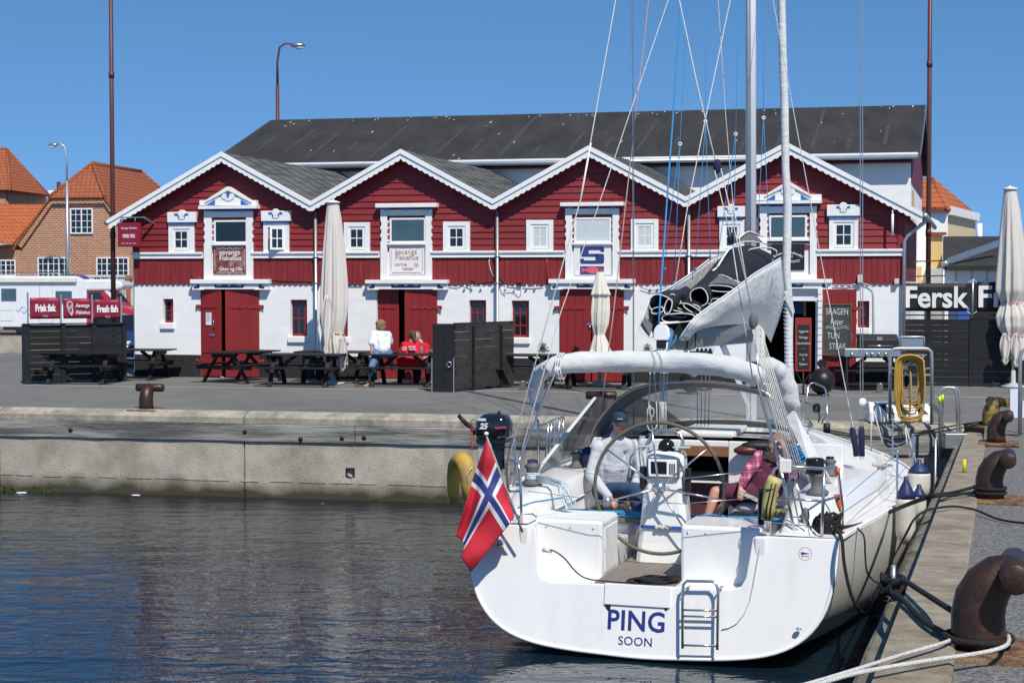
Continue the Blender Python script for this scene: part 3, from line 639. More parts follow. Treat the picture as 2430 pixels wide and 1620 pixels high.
b = MB(); z = F(510, 794)[1]; b.box(.27, .42, -.045, -.03, z-.03, z+.03, Mh); b.build('letter_slot', 'zinc', o)
b = MB(); z = F(510, 768)[1]; b.tube([Mh@Vector((.42, -.03, z-.1)), Mh@Vector((.42, -.08, z-.08)), Mh@Vector((.42, -.08, z+.08)), Mh@Vector((.42, -.03, z+.1))], .011, 8); b.build('door_handle', 'brushed_steel', o)
o, Mh, wd = leaf(wh, 614.5, 538, 685.5, .02, 6, -1, 4)
o, Mh, wd = leaf(wh, 895, 947, 686, .03, 0, 1, 3, off=.12)
o, Mh, wd = leaf(wh, 1037, 961.8, 686, .03, 3, -1, 4, off=-.04)
o, Mh, wd = leaf(wh, 1329, 1403, 686.5, .02, 0, 1, 4); b = MB(); z = F(1400, 769)[1]; b.box(wd-.1, wd+.08, -.05, -.03, z-.02, z+.02, Mh); b.cyl(Mh@Vector((wd-.03, -.05, z-.07)), Mh@Vector((wd-.03, -.03, z-.07)), .035, n=10); b.build('padlock', 'zinc', o)
o, Mh, wd = leaf(wh, 1480, 1406, 686.5, .02, 0, -1, 4)
# shop entrance: white frame and a red leaf folded back over the wall
b = MB(); a = F(1806, 700, -.02); c = F(1945, 700, -.02)
b.box(c[0]-.09, c[0], -.04, .12, 0, c[1], FM); b.box(a[0], a[0]+.09, -.04, .12, 0, c[1], FM); b.box(a[0]+.09, c[0]-.09, -.04, .12, c[1]-.14, c[1], FM); b.build('door_frame', 'white_paint', wh)
b = MB(); b.box(c[0]+.01, c[0]+.09, -.4, -.05, .0, c[1]+.03, FM)
for i in range(14): b.box(c[0], c[0]+.10, -.42, -.4, .1+i*.16, .22+i*.16, FM)
b.build('door_side_board', 'white_paint', wh)
o, Mh, wd = leaf(wh, 2033, 1954, 686, .05, 0, -1, 4, off=-.16)
b = MB(); z = F(2020, 800, -.2)[1]; b.tube([Mh@Vector((-.12, -.03, z)), Mh@Vector((-.12, -.07, z)), Mh@Vector((-.2, -.075, z))], .01, 6); b.box(-.15, -.09, -.035, -.025, z-.1, z+.08, Mh); b.build('door_handle', 'brushed_steel', o)
# interior glimpses of the shop
mat('poster_blue', (.03, .09, .35), .5); mat('poster_yellow', (.6, .45, .15), .5)
b = MB(); fb(b, 1885, 1908, 717, 745, 1.2, 1.23); b.build('poster', 'poster_blue', wh)
b = MB(); fb(b, 1907, 1913, 716, 750, 1.2, 1.22); b.build('door_post', 'poster_yellow', wh)
# lamps, boxes and cables on the facade
mat('box_cream', (.6, .58, .5), .5)
b = MB(); fb(b, 2035, 2047, 652, 671, -.14, -.03); b.build('junction_box', 'box_cream', wh, bevel=.01)
b = MB(); fb(b, 2122, 2133, 661, 674, -.14, -.03); b.build('junction_box', 'box_cream', wh, bevel=.01)
b = MB(); fb(b, 1229.5, 1239, 661, 671, -.13, -.03); b.build('junction_box', 'red_trim', wh)
mat('cable', (.05, .04, .04), .6)
def cable(pts, r=.009, m='cable', off=-.05, sag=0, name='cable'):
    b = MB(); P_ = [FX(F(x, y, off)[0], off, F(x, y, off)[1]) for x, y in pts]; return b.tube(P_, r, 5).build(name, m, wh)
cable([(449, 640), (456, 655), (465, 663)]); cable([(637, 664), (660, 666), (690, 667), (720, 667), (744, 669), (760, 668), (780, 672), (800, 674), (830, 675), (860, 675)], .012)
cable([(1060, 676), (1085, 678), (1100, 672), (1118, 680), (1118, 664), (1130, 672), (1150, 670), (1165, 668), (1172, 668), (1185, 660), (1195, 670), (1210, 676), (1230, 677), (1260, 679), (1290, 677)], .011)
cable([(1165, 601), (1160, 622), (1164, 640), (1171, 657)], .010, 'white_paint'); cable([(1189, 680), (1192, 690), (1200, 697), (1197, 690), (1210, 688), (1222, 690), (1232, 700), (1237, 695), (1238, 680)], .009, 'white_paint')
cable([(1298, 601), (1298, 676)], .018, 'red_trim'); cable([(1973, 676), (2010, 677), (2035, 674), (2044, 671)], .011, 'box_cream'); cable([(2044, 671), (2060, 676), (2072, 684), (2074, 700), (2074, 790)], .011, 'box_cream')
cable([(1520, 682), (1545, 690), (1580, 684), (1620, 681)], .009); cable([(1322, 680), (1345, 684), (1375, 684), (1398, 681)], .008, 'white_paint')
b = MB()
for x in (1103, 1120, 1142, 1170, 1200, 1222, 1250, 1270, 1300, 1545, 1562, 1590): p = F(x, 679, -.07); b.lathe([(.008, .03), (.02, .01), (.035, -.02)], FX(p[0], -.07, p[1]), 8)
b.build('festoon_lamps', 'white_paint', wh)['kind'] = 'stuff'
# hanging lamp tube at the right gable
b = MB(); p = F(2118, 530, -.3); q = F(2118, 560, -.3); r0 = F(2118, 497, -.3); b.cyl(FX(p[0], -.3, r0[1]), FX(p[0], -.3, p[1]+.2), .02, n=8); b.cyl(FX(p[0], -.3, q[1]), FX(p[0], -.3, p[1]+.22), .03, n=10); b.build('lamp_tube', 'white_paint', wh)
# hanging sign at the left corner
hs_ = thing('hanging_sign', 'square dark red hanging sign reading FRISK FISK below the left eave', 'sign', FX(.0, -.35, F(308, 560, -.35)[1]))
b = MB(); a = F(281, 585.5, -.4); c = F(333.5, 528, -.4); mat('banner_red', (.24, .012, .035), .45, var=.06)
b.box(a[0], c[0], -.43, -.37, a[1], c[1], FM); pn = b.build('panel', 'banner_red', hs_)
b = MB()
for dx in (a[0]+.12, c[0]-.15): b.cyl(FX(dx, -.4, c[1]), FX(dx, -.4, c[1]+.12), .012, n=6)
b.box(a[0]+.05, c[0]+.1, -.42, -.38, c[1]+.12, c[1]+.15, FM); b.bar(FX(c[0]+.1, -.4, c[1]+.13), FX(c[0]+.18, -.02, c[1]-.02), .04, .05); b.build('bracket', 'zinc', hs_)
Mx = FM @ Matrix.Translation(((a[0]+c[0])/2, -.432, (a[1]+c[1])/2))
dress(hs_, [('Aavangs Fiskehus', .078, 0, .17)], 'lettering_white', pn, Mx, wsc=.82, shear=.15); dress(hs_, [('FRISK FISK', .125, 0, -.04)], 'lettering_white', pn, Mx, bold=.003, wsc=.62); dress(hs_, [('Røget fisk · Stegt fisk · Delikatesser · Fiskebord', .03, 0, -.225)], 'lettering_white', pn, Mx, wsc=.72)
# chalk board on the folded red door
mat('slate', (.055, .06, .062), .7, var=.2, vs=4); mat('wood_brown', (.16, .065, .03), .6, var=.2); mat('chalk', (.55, .56, .56), .9)
cb = thing('chalkboard', 'large framed chalkboard reading SKAGEN Rejer TUN STEAK on the red door', 'chalkboard', FX(F(1986, 780, -.3)[0], -.3, F(1986, 835, -.3)[1]), -TF)
a = F(1954, 840, -.3); c = F(2018, 724, -.3); b = MB(); b.box(a[0], c[0], -.27, -.24, a[1], c[1], FM); bd = b.build('board', 'slate', cb)
b = MB()
for (p, q, r_, s_) in ((a[0]-.03, a[0], a[1], c[1]), (c[0], c[0]+.03, a[1], c[1]), (a[0]-.03, c[0]+.03, a[1]-.03, a[1]), (a[0]-.06, c[0]+.06, c[1], c[1]+.035)): b.box(p, q, -.29, -.23, r_, s_, FM)
b.build('board_frame', 'wood_brown', cb)
Mx = FM @ Matrix.Translation(((a[0]+c[0])/2, -.275, (a[1]+c[1])/2)); dress(cb, [('SKAGEN', .21, 0, .42), ('Rejer', .21, 0, .18), ('TUN', .21, -.08, -.15), ('STEAK', .21, .02, -.40)], 'chalk', bd, Mx, wsc=.66)
b = MB()
for q in (0, .04): b.tube([Mx@Vector((-.28+.56*i/16, -.003, .06-q+.02*sin(i*pi/5))) for i in range(17)], .006, 5)
b.build('chalk_line', 'chalk', bd)
# ================= rear building =================
rb = thing('rear_warehouse', 'long white building with black tarred roof behind the red gables', 'warehouse', FX(5, RD, 0), -TF)
def FR_(u, v, off): p = hit(FM, 1, off, u, v); return p.x, p.z
GZ = FR_(1240, 387, RD-.35); RZ = FR_(1240, 277, RD+4.3); print('rear', GZ, RZ)
ul = FR_(645.7, 292, RD+4.3)[0]; ur = FR_(2197.5, 255, RD+4.3)[0]; ez, rz_ = GZ[1]+.05, RZ[1]
b = MB(); b.box(ul+.3, ur-.25, RD, RD+8.6, 0, ez-.15, FM); b.build('wall', 'white_render', rb)
b = MB()
for s in (0, 1):
    y0, y1 = (RD-.35, RD+4.3) if s == 0 else (RD+8.95, RD+4.3)
    p = [FX(ul, y0, ez), FX(ur, y0, ez), FX(ur, y1, rz_), FX(ul, y1, rz_)]; up = Vector((0, 0, .08))
    b.add(p+[q+up for q in p], [(0, 1, 2, 3), (7, 6, 5, 4), (0, 4, 5, 1), (1, 5, 6, 2), (2, 6, 7, 3), (3, 7, 4, 0)])
rf = b.build('roof', 'tar_roof', rb)
b = MB(); n = int((ur-ul)/.98)
for i in range(1, n):
    u = ul+i*(ur-ul)/n; t1 = random.uniform(.25, 1); t0 = random.uniform(0, .25)
    p = lambda t, du: FX(u+du, RD-.35+4.65*t, ez+.083+(rz_-ez)*t)
    b.quad(p(t0, -.05), p(t0, .05), p(t1, .05), p(t1, -.05))
b.build('felt_seam', 'seam_grey', rf)['kind'] = 'stuff'
b = MB()
for i in range(60):
    u = random.uniform(ul+.3, ur); t = 1-abs(random.gauss(0, .07)) if random.random() < .8 else random.uniform(0, .9); ln = random.uniform(.03, .2); wd = random.uniform(.01, .03)
    p = lambda tt, du: FX(u+du, RD-.35+4.65*tt, ez+.086+(rz_-ez)*tt)
    t = min(t, .99); b.quad(p(t-ln/5, -wd), p(t-ln/5, wd*.3), p(t, wd), p(t, -wd*.6))
b.build('bird_droppings', 'dropping_white', rf)['kind'] = 'stuff'
b = MB(); b.box(ul+.1, ur-.05, RD-.36, RD-.33, ez-.04, ez+.07, FM); b.build('fascia', 'white_paint', rb)
b = MB(); b.tube([FX(ul+.1, RD-.43, ez-.06), FX(ur-.05, RD-.43, ez-.06)], .07, 10); b.build('gutter', 'gutter_zinc', rb)
mat('wine_board', (.16, .015, .035), .6, var=.1)
b = MB(); b.box(ul+.3, ur-.25, RD-.3, RD-.02, ez-.2, ez-.16, FM); b.build('soffit', 'wine_board', rb)
b = MB(); b.prism([(RD+.0, ez-.75), (RD+8.6, ez-.75), (RD+8.6, ez-.1), (RD+4.3, rz_-.12), (RD+0, ez-.1)], -.02, .02, FM @ Matrix.Translation((ur-.24, 0, 0)) @ Matrix.Rotation(R(90), 4, 'Z') @ Matrix.Scale(1, 4)); b.build('gable_boarding', 'wine_board', rb)
for uu in (ul-.03, ur+.0):
    b = MB()
    for y0 in (RD-.4, RD+9.0): p0 = FX(uu, y0, ez-.02); p1 = FX(uu, RD+4.3, rz_+.02); b.bar(p0, p1, .05, .12)
    b.build('verge_board', 'zinc', rb)
mat('render_yellow', (.62, .42, .17), .85, var=.06)
b = MB(); b.box(ur-.24, ur-.225, RD+.75, RD+1.7, 1.0, ez-.9, FM); b.build('yellow_panel', 'render_yellow', rb)
# ================= far background =================
def brickmat(name, c1, c2, mo, sx, bw=.24, rh=.075, ms=.012, bias=0, bump=.3):
    m = bpy.data.materials.new(name); m.use_nodes = True; n = m.node_tree.nodes; l = m.node_tree.links; p = n['Principled BSDF']; p.inputs['Roughness'].default_value = .85
    tc = n.new('ShaderNodeTexCoord'); sp = n.new('ShaderNodeSeparateXYZ'); l.new(tc.outputs['Object'], sp.inputs[0]); ad = n.new('ShaderNodeMath'); l.new(sp.outputs[0], ad.inputs[0]); l.new(sp.outputs[1], ad.inputs[1])
    cb_ = n.new('ShaderNodeCombineXYZ'); l.new(ad.outputs[0] if sx else sp.outputs[0], cb_.inputs[0]); l.new(sp.outputs[2], cb_.inputs[1])
    t = n.new('ShaderNodeTexBrick'); l.new(cb_.outputs[0], t.inputs['Vector']); t.inputs['Color1'].default_value = (*c1, 1); t.inputs['Color2'].default_value = (*c2, 1); t.inputs['Mortar'].default_value = (*mo, 1)
    t.inputs['Scale'].default_value = 1; t.inputs['Brick Width'].default_value = bw; t.inputs['Row Height'].default_value = rh; t.inputs['Mortar Size'].default_value = ms; t.inputs['Mortar Smooth'].default_value = .3; t.inputs['Bias'].default_value = bias
    l.new(t.outputs['Color'], p.inputs['Base Color']); bp = n.new('ShaderNodeBump'); bp.inputs['Strength'].default_value = bump; bp.inputs['Distance'].default_value = .02; bp.invert = True; l.new(t.outputs['Fac'], bp.inputs['Height']); l.new(bp.outputs[0], p.inputs['Normal']); MATS[name] = m
brickmat('brick', (.42, .15, .07), (.29, .085, .04), (.50, .38, .27), True, .25, .10, .02)
brickmat('roof_tile', (.37, .10, .036), (.30, .08, .03), (.16, .05, .02), True, .26, .19, .02, bump=.8)
brickmat('orange_tile', (.48, .125, .03), (.40, .10, .026), (.2, .06, .02), True, .26, .22, .02, bump=.8)
def hframe(x, y, rz): return Matrix.Translation((x, y, 0)) @ Matrix.Rotation(rz, 4, 'Z')
def win_grid(parent, M, x0, x1, z0, z1, y, cols, rows, panes=1, name='window'):
    b = MB(); f = .07
    b.box(x0, x1, y-.06, y, z0, z0+f, M); b.box(x0, x1, y-.06, y, z1-f, z1, M)
    n = panes
    for i in range(n+1):
        x = x0+(x1-x0)*i/n; w_ = f if i in (0, n) else f*.9
        b.box(max(x0, x-w_*.5-(f*.5 if i == n else 0)), min(x1, x+w_*.5+(f*.5 if i == 0 else 0)), y-.055, y-.001, z0+f, z1-f, M)
    for i in range(1, cols*n):
        if i % cols == 0: continue
        x = x0+(x1-x0)*i/(cols*n); b.box(x-.014, x+.014, y-.045, y-.002, z0+f, z1-f, M)
    for j in range(1, rows): z = z0+(z1-z0)*j/rows; b.box(x0+f, x1-f, y-.044, y-.003, z-.014, z+.014, M)
    o = b.build(name, 'white_paint', parent); g = MB(); g.quad(*[M@Vector(p) for p in ((x0, y-.02, z0), (x1, y-.02, z0), (x1, y-.02, z1), (x0, y-.02, z1))]); g.build('pane', 'glass_dark', o); return o
# brick gable house
HX = (190-1215)/FPX*84; HM = hframe(HX, 84, R(-10)); hA = thing('brick_house', 'brick house with half-hipped orange tile gable behind the white camper', 'house', (HX, 84, 1.6), R(-10))
ex = 3.3; z1, z2, z3 = 6.2, 8.5, 10.4
b = MB(); b.prism([(-ex, 1.6), (-ex, z1), (-1.45, z2), (1.45, z2), (ex, z1), (ex, 1.6)], 0, 9.5, HM); b.build('wall', 'brick', hA)
b = MB(); o_ = .12
b.prism([(-ex-.12, z1-.1), (-1.45, z2+.02), (-1.35, z2-.15), (-ex+.1, z1-.28)], -.15, .06, HM); b.prism([(ex+.12, z1-.1), (1.45, z2+.02), (1.35, z2-.15), (ex-.1, z1-.28)], -.15, .06, HM); b.box(-1.45, 1.45, -.16, .06, z2-.28, z2, HM); b.build('brick_verge', 'brick', hA)
b = MB(); V = lambda x, y, z: HM@Vector((x, y, z)); e = .35
L0, L1, Rr0, Rr1 = (-ex-e, -.2, z1-.35), (-ex-e, 9.8, z1-.35), (ex+e, -.2, z1-.35), (ex+e, 9.8, z1-.35); hl, hr = (-1.55, -.25, z2), (1.55, -.25, z2); r0, r1 = (0, 1.7, z3), (0, 8.1, z3); hl2, hr2 = (-1.55, 10, z2), (1.55, 10, z2)
for q in ((L0, hl, r0, r1, hl2, L1), (Rr0, Rr1, hr2, r1, r0, hr), (hl, hr, r0), (hr2, hl2, r1)): b.quad(*[V(*p) for p in q])
rf = b.build('roof', 'roof_tile', hA, solid=.1)
b = MB()
for p, q in ((r0, r1), (hl, r0), (hr, r0), (hr2, r1)): b.tube([V(*p)+Vector((0, 0, .06)), V(*q)+Vector((0, 0, .06))], .11, 6)
b.build('ridge_tiles', 'roof_tile', rf)
def hz(px, py): p = hit(HM, 1, 0, px, py); return p.x, p.z
for (a0, a1, b0, b1, pn, c_, r_) in ((168, 221.5, 494, 555, 2, 2, 4), (91, 166.6, 610, 658, 3, 2, 3), (230, 307, 610, 658, 3, 2, 3)):
    p = hz(a0, b1); q = hz(a1, b0); win_grid(hA, HM, p[0], q[0], p[1], q[1], -.03, c_, r_, pn)
# left house with steep hipped roof and its wing
hB = thing('brick_house', 'brick house with tall hipped roof cut by the left edge of the photo', 'house', tuple(W(-30, 700, 97)), 0)
P_ = lambda u, v, y: W(u, v, y)
ap_ = P_(16, 355, 97); ap2 = P_(-160, 350, 97); nc = P_(23, 452, 93.5); rc = P_(115, 464, 97.5); lc = P_(-220, 452, 93.5); bc = P_(100, 462, 101)
b = MB(); b.quad(lc, nc, ap_, ap2); b.quad(nc, rc, ap_); b.quad(rc, bc, ap_); rfB = b.build('roof', 'roof_tile', hB, solid=.12)
b = MB(); b.tube([nc, ap_], .13, 6); b.tube([rc, ap_], .12, 6); b.tube([ap_, ap2], .13, 6); b.build('ridge_tiles', 'roof_tile', rfB)
b = MB(); i_ = Vector((-.35, .45, .22)); dn = lambda p: Vector((p.x, p.y, 1.6))
for p, q in ((lc, nc), (nc, rc)): p, q = p+i_, q+i_; b.quad(dn(p), dn(q), q, p)
b.build('wall', 'brick', hB, solid=.2)
wB = thing('brick_wing', 'low brick wing with bright orange tile roof between the two brick houses', 'house wing', tuple(W(20, 700, 87)), 0)
b = MB(); q = [P_(-60, 487, 91), P_(109, 487, 91), P_(31, 580, 86), P_(-90, 584, 86)]; b.quad(*q); r_ = b.build('roof', 'orange_tile', wB, solid=.12); b = MB(); b.tube([q[3], q[2]], .07, 6); b.build('gutter', 'zinc', r_)
b = MB(); WM = hframe(0, 86.6, 0); a = hit(WM, 1, 0, -80, 580); c = hit(WM, 1, 0, 93, 580); c2_ = hit(WM, 1, 0, 52, 580); b.box(a.x, c2_.x, 0, 3, 1.6, a.z, WM); b.box(c2_.x-.05, c.x, .02, 3, 1.6, a.z-.05, WM); b.build('wall', 'brick', wB)
p = hit(WM, 1, 0, -8, 655); q = hit(WM, 1, 0, 38, 616); win_grid(wB, WM, p.x, q.x, p.z, q.z, -.03, 2, 3, 2)
b = MB(); b.cyl(W(139.5, 462, 96), W(139.5, 432, 96), .12); tag(b.build('flue_pipe', 'rusty_iron'), 'thin dark flue pipe between the two brick roofs', 'flue')
b = MB(); p = W(131, 465, 98); b.box(p.x-.45, p.x+.5, 98, 99, 1.6, W(130, 452, 98).z); tag(b.build('chimney_block', 'white_render', bevel=.05), 'small white chimney top just above the brick gable roof', 'chimney')
# container
mat('container_white', (.55, .57, .56), .55, var=.1, col2=(.25, .10, .04), c2s=1.8, c2t=(.66, .72)); mat('rust_orange', (.36, .13, .045), .8, var=.3, vs=6)
ct = thing('shipping_container', 'white shipping container with rusty corner post behind the camper', 'container', tuple(G(260, 788)))
p = W(190, 653, 80); q = W(316, 653, 80); b = MB(); zt = p.z
for i in range(int((q.x-p.x)/.2)): x = p.x+i*.2; b.box(x, x+.1, 80-.03*(i % 2), 80+2.4, 1.7, zt-.08)
b.box(p.x, q.x, 80.02, 82.4, 1.65, zt-.03); b.build('body', 'container_white', ct)
b = MB(); q2 = W(305, 653, 80).x; b.box(q2-.08, q2+.1, 79.9, 80.02, 1.6, zt); b.box(q2-.15, q2+.22, 79.88, 80.1, zt-.2, zt); b.build('corner_post', 'rust_orange', ct)
b = MB(); b.box(p.x, q.x, 79.94, 80.0, zt-.1, zt+.02); b.build('top_rail', 'container_white', ct)
dress(ct, [('821 2', .28, 0, 0)], 'cable', ct, Matrix.Translation((W(293, 694, 79.9).x, 79.93, W(293, 694, 79.9).z)))
# camper van
mat('vehicle_white', (.72, .74, .75), .3, var=.04, coat=.4, spec=.5); mat('vehicle_red', (.45, .012, .03), .25, var=.04, coat=.6); mat('rubber', (.015, .015, .015), .8); mat('awning_white', (.7, .68, .62), .6, var=.1)
CV = thing('camper_van', 'white motorhome with red cab and roof rails parked before the brick houses', 'camper van', tuple(G(130, 795)))
CM = hframe(0, 76, 0); cz = lambda px, py: (lambda h: (h.x, h.z))(hit(CM, 1, 0, px, py))
b = MB(); b.prism([cz(*q) for q in ((-60, 655), (178, 655), (196, 664), (205, 664), (205, 772), (66, 772), (66, 776), (-60, 776))], 0, 2.3, CM); bd = b.build('body', 'vehicle_white', CV, bevel=.05)
b = MB(); b.prism([cz(*q) for q in ((196, 664), (250, 662), (285, 668), (292, 676), (289, 685), (270, 689), (205, 690), (196, 684))], .05, 2.25, CM); b.build('alcove', 'vehicle_white', CV, bevel=.12)
b = MB(); b.prism([cz(*q) for q in ((205, 688), (240, 688), (257, 690), (290, 728), (312, 733), (322, 742), (323, 772), (201, 772), (201, 740))], .12, 2.15, CM); cab = b.build('cab', 'vehicle_red', CV, bevel=.06)
b = MB(); b.prism([cz(*q) for q in ((209, 693), (236, 693), (246, 712), (209, 712))], .10, .13, CM); b.build('side_window', 'glass_dark', cab)
b = MB(); m_ = cz(258, 691); n_ = cz(289, 728); b.quad(*[CM@Vector(p) for p in ((m_[0]+.01, .25, m_[1]), (n_[0]+.01, .25, n_[1]), (n_[0]+.01, 2.0, n_[1]), (m_[0]+.01, 2.0, m_[1]))]); b.build('windscreen', 'glass_blue', cab)
b = MB(); b.prism([cz(*q) for q in ((246, 690), (257, 690), (290, 728), (284, 730))], .09, .14, CM); b.build('screen_pillar', 'vehicle_white', cab)
b = MB(); p, q = cz(-60, 665), cz(180, 657); b.box(p[0], q[0]+.05, -.14, .0, p[1]-.1, q[1]-.02, CM); b.build('awning', 'awning_white', CV, bevel=.03)
b = MB(); z = cz(0, 650)[1]
for x in (-50, 0, 40, 80, 120): u_ = cz(x, 650)[0]; b.cyl(CM@Vector((u_, .25, z-.12)), CM@Vector((u_, .25, z+.04)), .02, n=6)
b.tube([CM@Vector((cz(-60, 650)[0], .25, z+.04)), CM@Vector((cz(130, 650)[0], .25, z+.04)), CM@Vector((cz(150, 652)[0], .25, z-.1))], .022, 6); b.tube([CM@Vector((cz(-60, 650)[0], 1.9, z+.04)), CM@Vector((cz(130, 650)[0], 1.9, z+.04))], .022, 6); b.build('roof_rail', 'brushed_steel', CV)
b = MB(); b.prism([cz(*q) for q in ((135, 655), (148, 651), (176, 652), (190, 658), (192, 660))], .6, 1.7, CM); b.build('roof_pod', 'sign_blue', CV, bevel=.03)
for q in ((3, 39, 684, 714), (132, 171, 690, 720)):
    a = cz(q[0], q[3]); c = cz(q[1], q[2]); b = MB(); b.box(a[0], c[0], -.03, 0, a[1], c[1], CM); o = b.build('window', 'zinc', CV, bevel=.02); b = MB(); b.box(a[0]+.04, c[0]-.04, -.04, -.03, a[1]+.04, c[1]-.04, CM); b.build('pane', 'glass_blue', o)
mat('panel_line', (.4, .42, .43), .5)
for (x0, x1, y0, y1) in ((95, 124, 671, 766), (-10, 29, 736, 761)):
    a = cz(x0, y1); c = cz(x1, y0); b = MB(); b.tube([CM@Vector(p) for p in ((a[0], -.005, a[1]), (c[0], -.005, a[1]), (c[0], -.005, c[1]), (a[0], -.005, c[1]))], .012, 4, closed=True); b.build('hatch_outline', 'panel_line', CV)
b = MB()
for k in range(3): b.tube([CM@Vector((cz(30+14*k+t*1.6, 0)[0], -.006, cz(0, 733+4*k+5*sin(t/2.2))[1])) for t in range(0, 14)], .022, 4)
mat('decal_lilac', (.35, .35, .7), .5); b.build('decal', 'decal_lilac', CV)
b = MB(); b.box(cz(48, 0)[0]-1.0, cz(205, 0)[0], .05, 2.2, cz(0, 783)[1], cz(0, 772)[1], CM); b.build('chassis', 'rubber', CV)
def wheel(parent, c, r, w_, axis, mrim='brushed_steel', M=I4):
    A = Matrix.Rotation(pi/2, 4, 'X') if axis == 'y' else Matrix.Rotation(pi/2, 4, 'Y'); T = M @ Matrix.Translation(c) @ A
    b = MB(); b.lathe([(r*.6, -w_/2), (r*.9, -w_/2), (r, -w_*.35), (r, w_*.35), (r*.9, w_/2), (r*.6, w_/2)], n=22, M=T); t = b.build('wheel', 'rubber', parent); b = MB(); b.lathe([(r*.05, -w_*.45), (r*.3, -w_*.42), (r*.55, -w_*.52), (r*.62, -w_*.5), (r*.62, w_*.5), (r*.1, w_*.46)], n=16, M=T); b.build('rim', mrim, t)
for px in (52, 285): u_ = cz(px, 780); wheel(CV, (u_[0], .12, 1.6+.34), .34, .22, 'y', 'cream', CM)
# blue car
mat('car_blue', (.015, .03, .12), .25, var=.03, coat=.8); mat('lens', (.6, .65, .7), .08, spec=.8)
bc_ = thing('parked_car', 'dark blue car parked between the fence banners and the red house', 'car', tuple(G(255, 873)), R(6))
BM = FR[bc_.name]; bc0 = BM; b = MB()
prof = [(0, .35, .80), (.0, .75, .84), (.25, .92, .86), (1.1, 1.02, .88), (1.75, 1.48, .68), (3.4, 1.52, .66), (4.2, 1.0, .82), (4.3, .4, .80)]
def carpt(i, j):
    y, z, hw = prof[i]; return BM@Vector((hw*cos(pi*j/10), y, .3+(z-.3)*sin(pi*j/10)**.45))
b.grid(lambda u, v: carpt(round(v*7), round(u*10)), 10, 7); b.quad(*[carpt(0, j) for j in range(11)]); b.quad(*[carpt(7, j) for j in range(10, -1, -1)]); body = b.build('body', 'car_blue', bc_)
b = MB(); b.grid(lambda u, v: BM@Vector(((u-.5)*2*(.74-.14*v), 1.16+.56*v, 1.05+.42*v+.015)), 4, 2); b.build('windscreen', 'glass_dark', bc_)
for s in (-1, 1):
    b = MB(); b.ball(BM@Vector((s*.62, .03, .70)), .11, 12, sc=(1.6, .6, .7)); b.build('headlight', 'lens', bc_); b = MB(); b.ball(BM@Vector((s*1.0, 1.35, 1.05)), .09, 10, sc=(1.2, .6, .8)); b.build('wing_mirror', 'car_blue', bc_)
    for y in (.85, 3.4): wheel(bc_, (s*.78, y, .32), .32, .2, 'x', 'brushed_steel', BM)
b = MB(); b.box(-.5, .5, -.03, .03, .45, .6, BM); b.build('grille', 'rubber', bc_)
# low wall at the left edge
b = MB(); p = G(-150, 838); q = G(150, 838); b.box(p.x, q.x, p.y, p.y+.4, 1.6, 2.16); tag(b.build('low_wall', 'quay_concrete'), 'low concrete wall with lichen at the far left below the camper', 'wall')
# poles and street lamps
mat('brown_pole', (.115, .045, .045), .5, .2, var=.25, vs=4, stretch=(1, 1, .2))
def pole(name, lab, u0, v0, u1, v1, Y, r0, r1, top):
    g = W(u1, 700, Y); g.z = 1.6; t_ = W(u0, v0, Y); d = (t_-g); d = d*((top-1.6)/d.z); root = thing(name, lab, 'pole', tuple(g)); b = MB(); b.tube([g, g+d], [r1, r0], 12); b.build('shaft', 'brown_pole', root)
    b = MB()
    for z in (5.3, 9.5, 13.5): c = g+d*((z-1.6)/(top-1.6)); b.cyl(c-Vector((0, 0, .08)), c+Vector((0, 0, .08)), (r1+r0)/2+.015, n=12)
    b.build('collar', 'brown_pole', root); return root, g
pole('flag_pole', 'tall brown steel pole left of the red house by the hanging sign', 263, 0, 269, 766, 42.3, .05, .07, 14)
rp, g = pole('flag_pole', 'tall brown steel pole at the right end of the red house', 2207, 0, 2203, 700, 40.2, .05, .07, 14)
b = MB()
for py in (619.5, 655): b.bar(W(2163, py+1, 40.1), W(2242, py-1, 40.1), .03, .03)
b.build('cross_bar', 'rusty_iron', rp)
def lamp(lab, px, v0, v1, Y, sg, hx0, hx1, hy):
    g = W(px, v1, Y); root = thing('street_lamp', lab, 'street lamp', (g.x, Y, 1.6), 0, 'street lamps behind the houses'); k = Y/FPX; t_ = W(px, v0, Y); h = W((hx0+hx1)/2, hy, Y)
    b = MB(); b.tube([(g.x, Y, 1.6), (g.x, Y, t_.z-1.2)], [.1, .08], 10); b.tube([(g.x, Y, t_.z-1.2), (g.x, Y, t_.z-.15*8*k*50*.2), (g.x+sg*.1, Y, h.z+.0-.08), (g.x+sg*.35, Y, h.z+.08), (h.x-sg*.2, Y, h.z+.05)], [.055, .05, .045, .04, .035], 8); b.build('post', 'galvanised' if sg < 0 else 'brown_pole', root)
    w_ = abs(hx1-hx0)*k; b = MB(); b.ball(h, w_/2, 12, sc=(1, .5, .36)); b.build('lamp_head', 'zinc', root); b = MB(); b.ball(h-Vector((-sg*0-.05*sg, 0, .09)), w_*.34, 12, sc=(1, .55, .4)); b.build('lens', 'lens', root)
lamp('street lamp with dark pole and arm to the right above the black roof', 659, 135, 300, 70, 1, 688, 725, 108); lamp('thin grey street lamp with arm to the left before the brick houses', 161, 372, 650, 80, -1, 115, 139, 344)
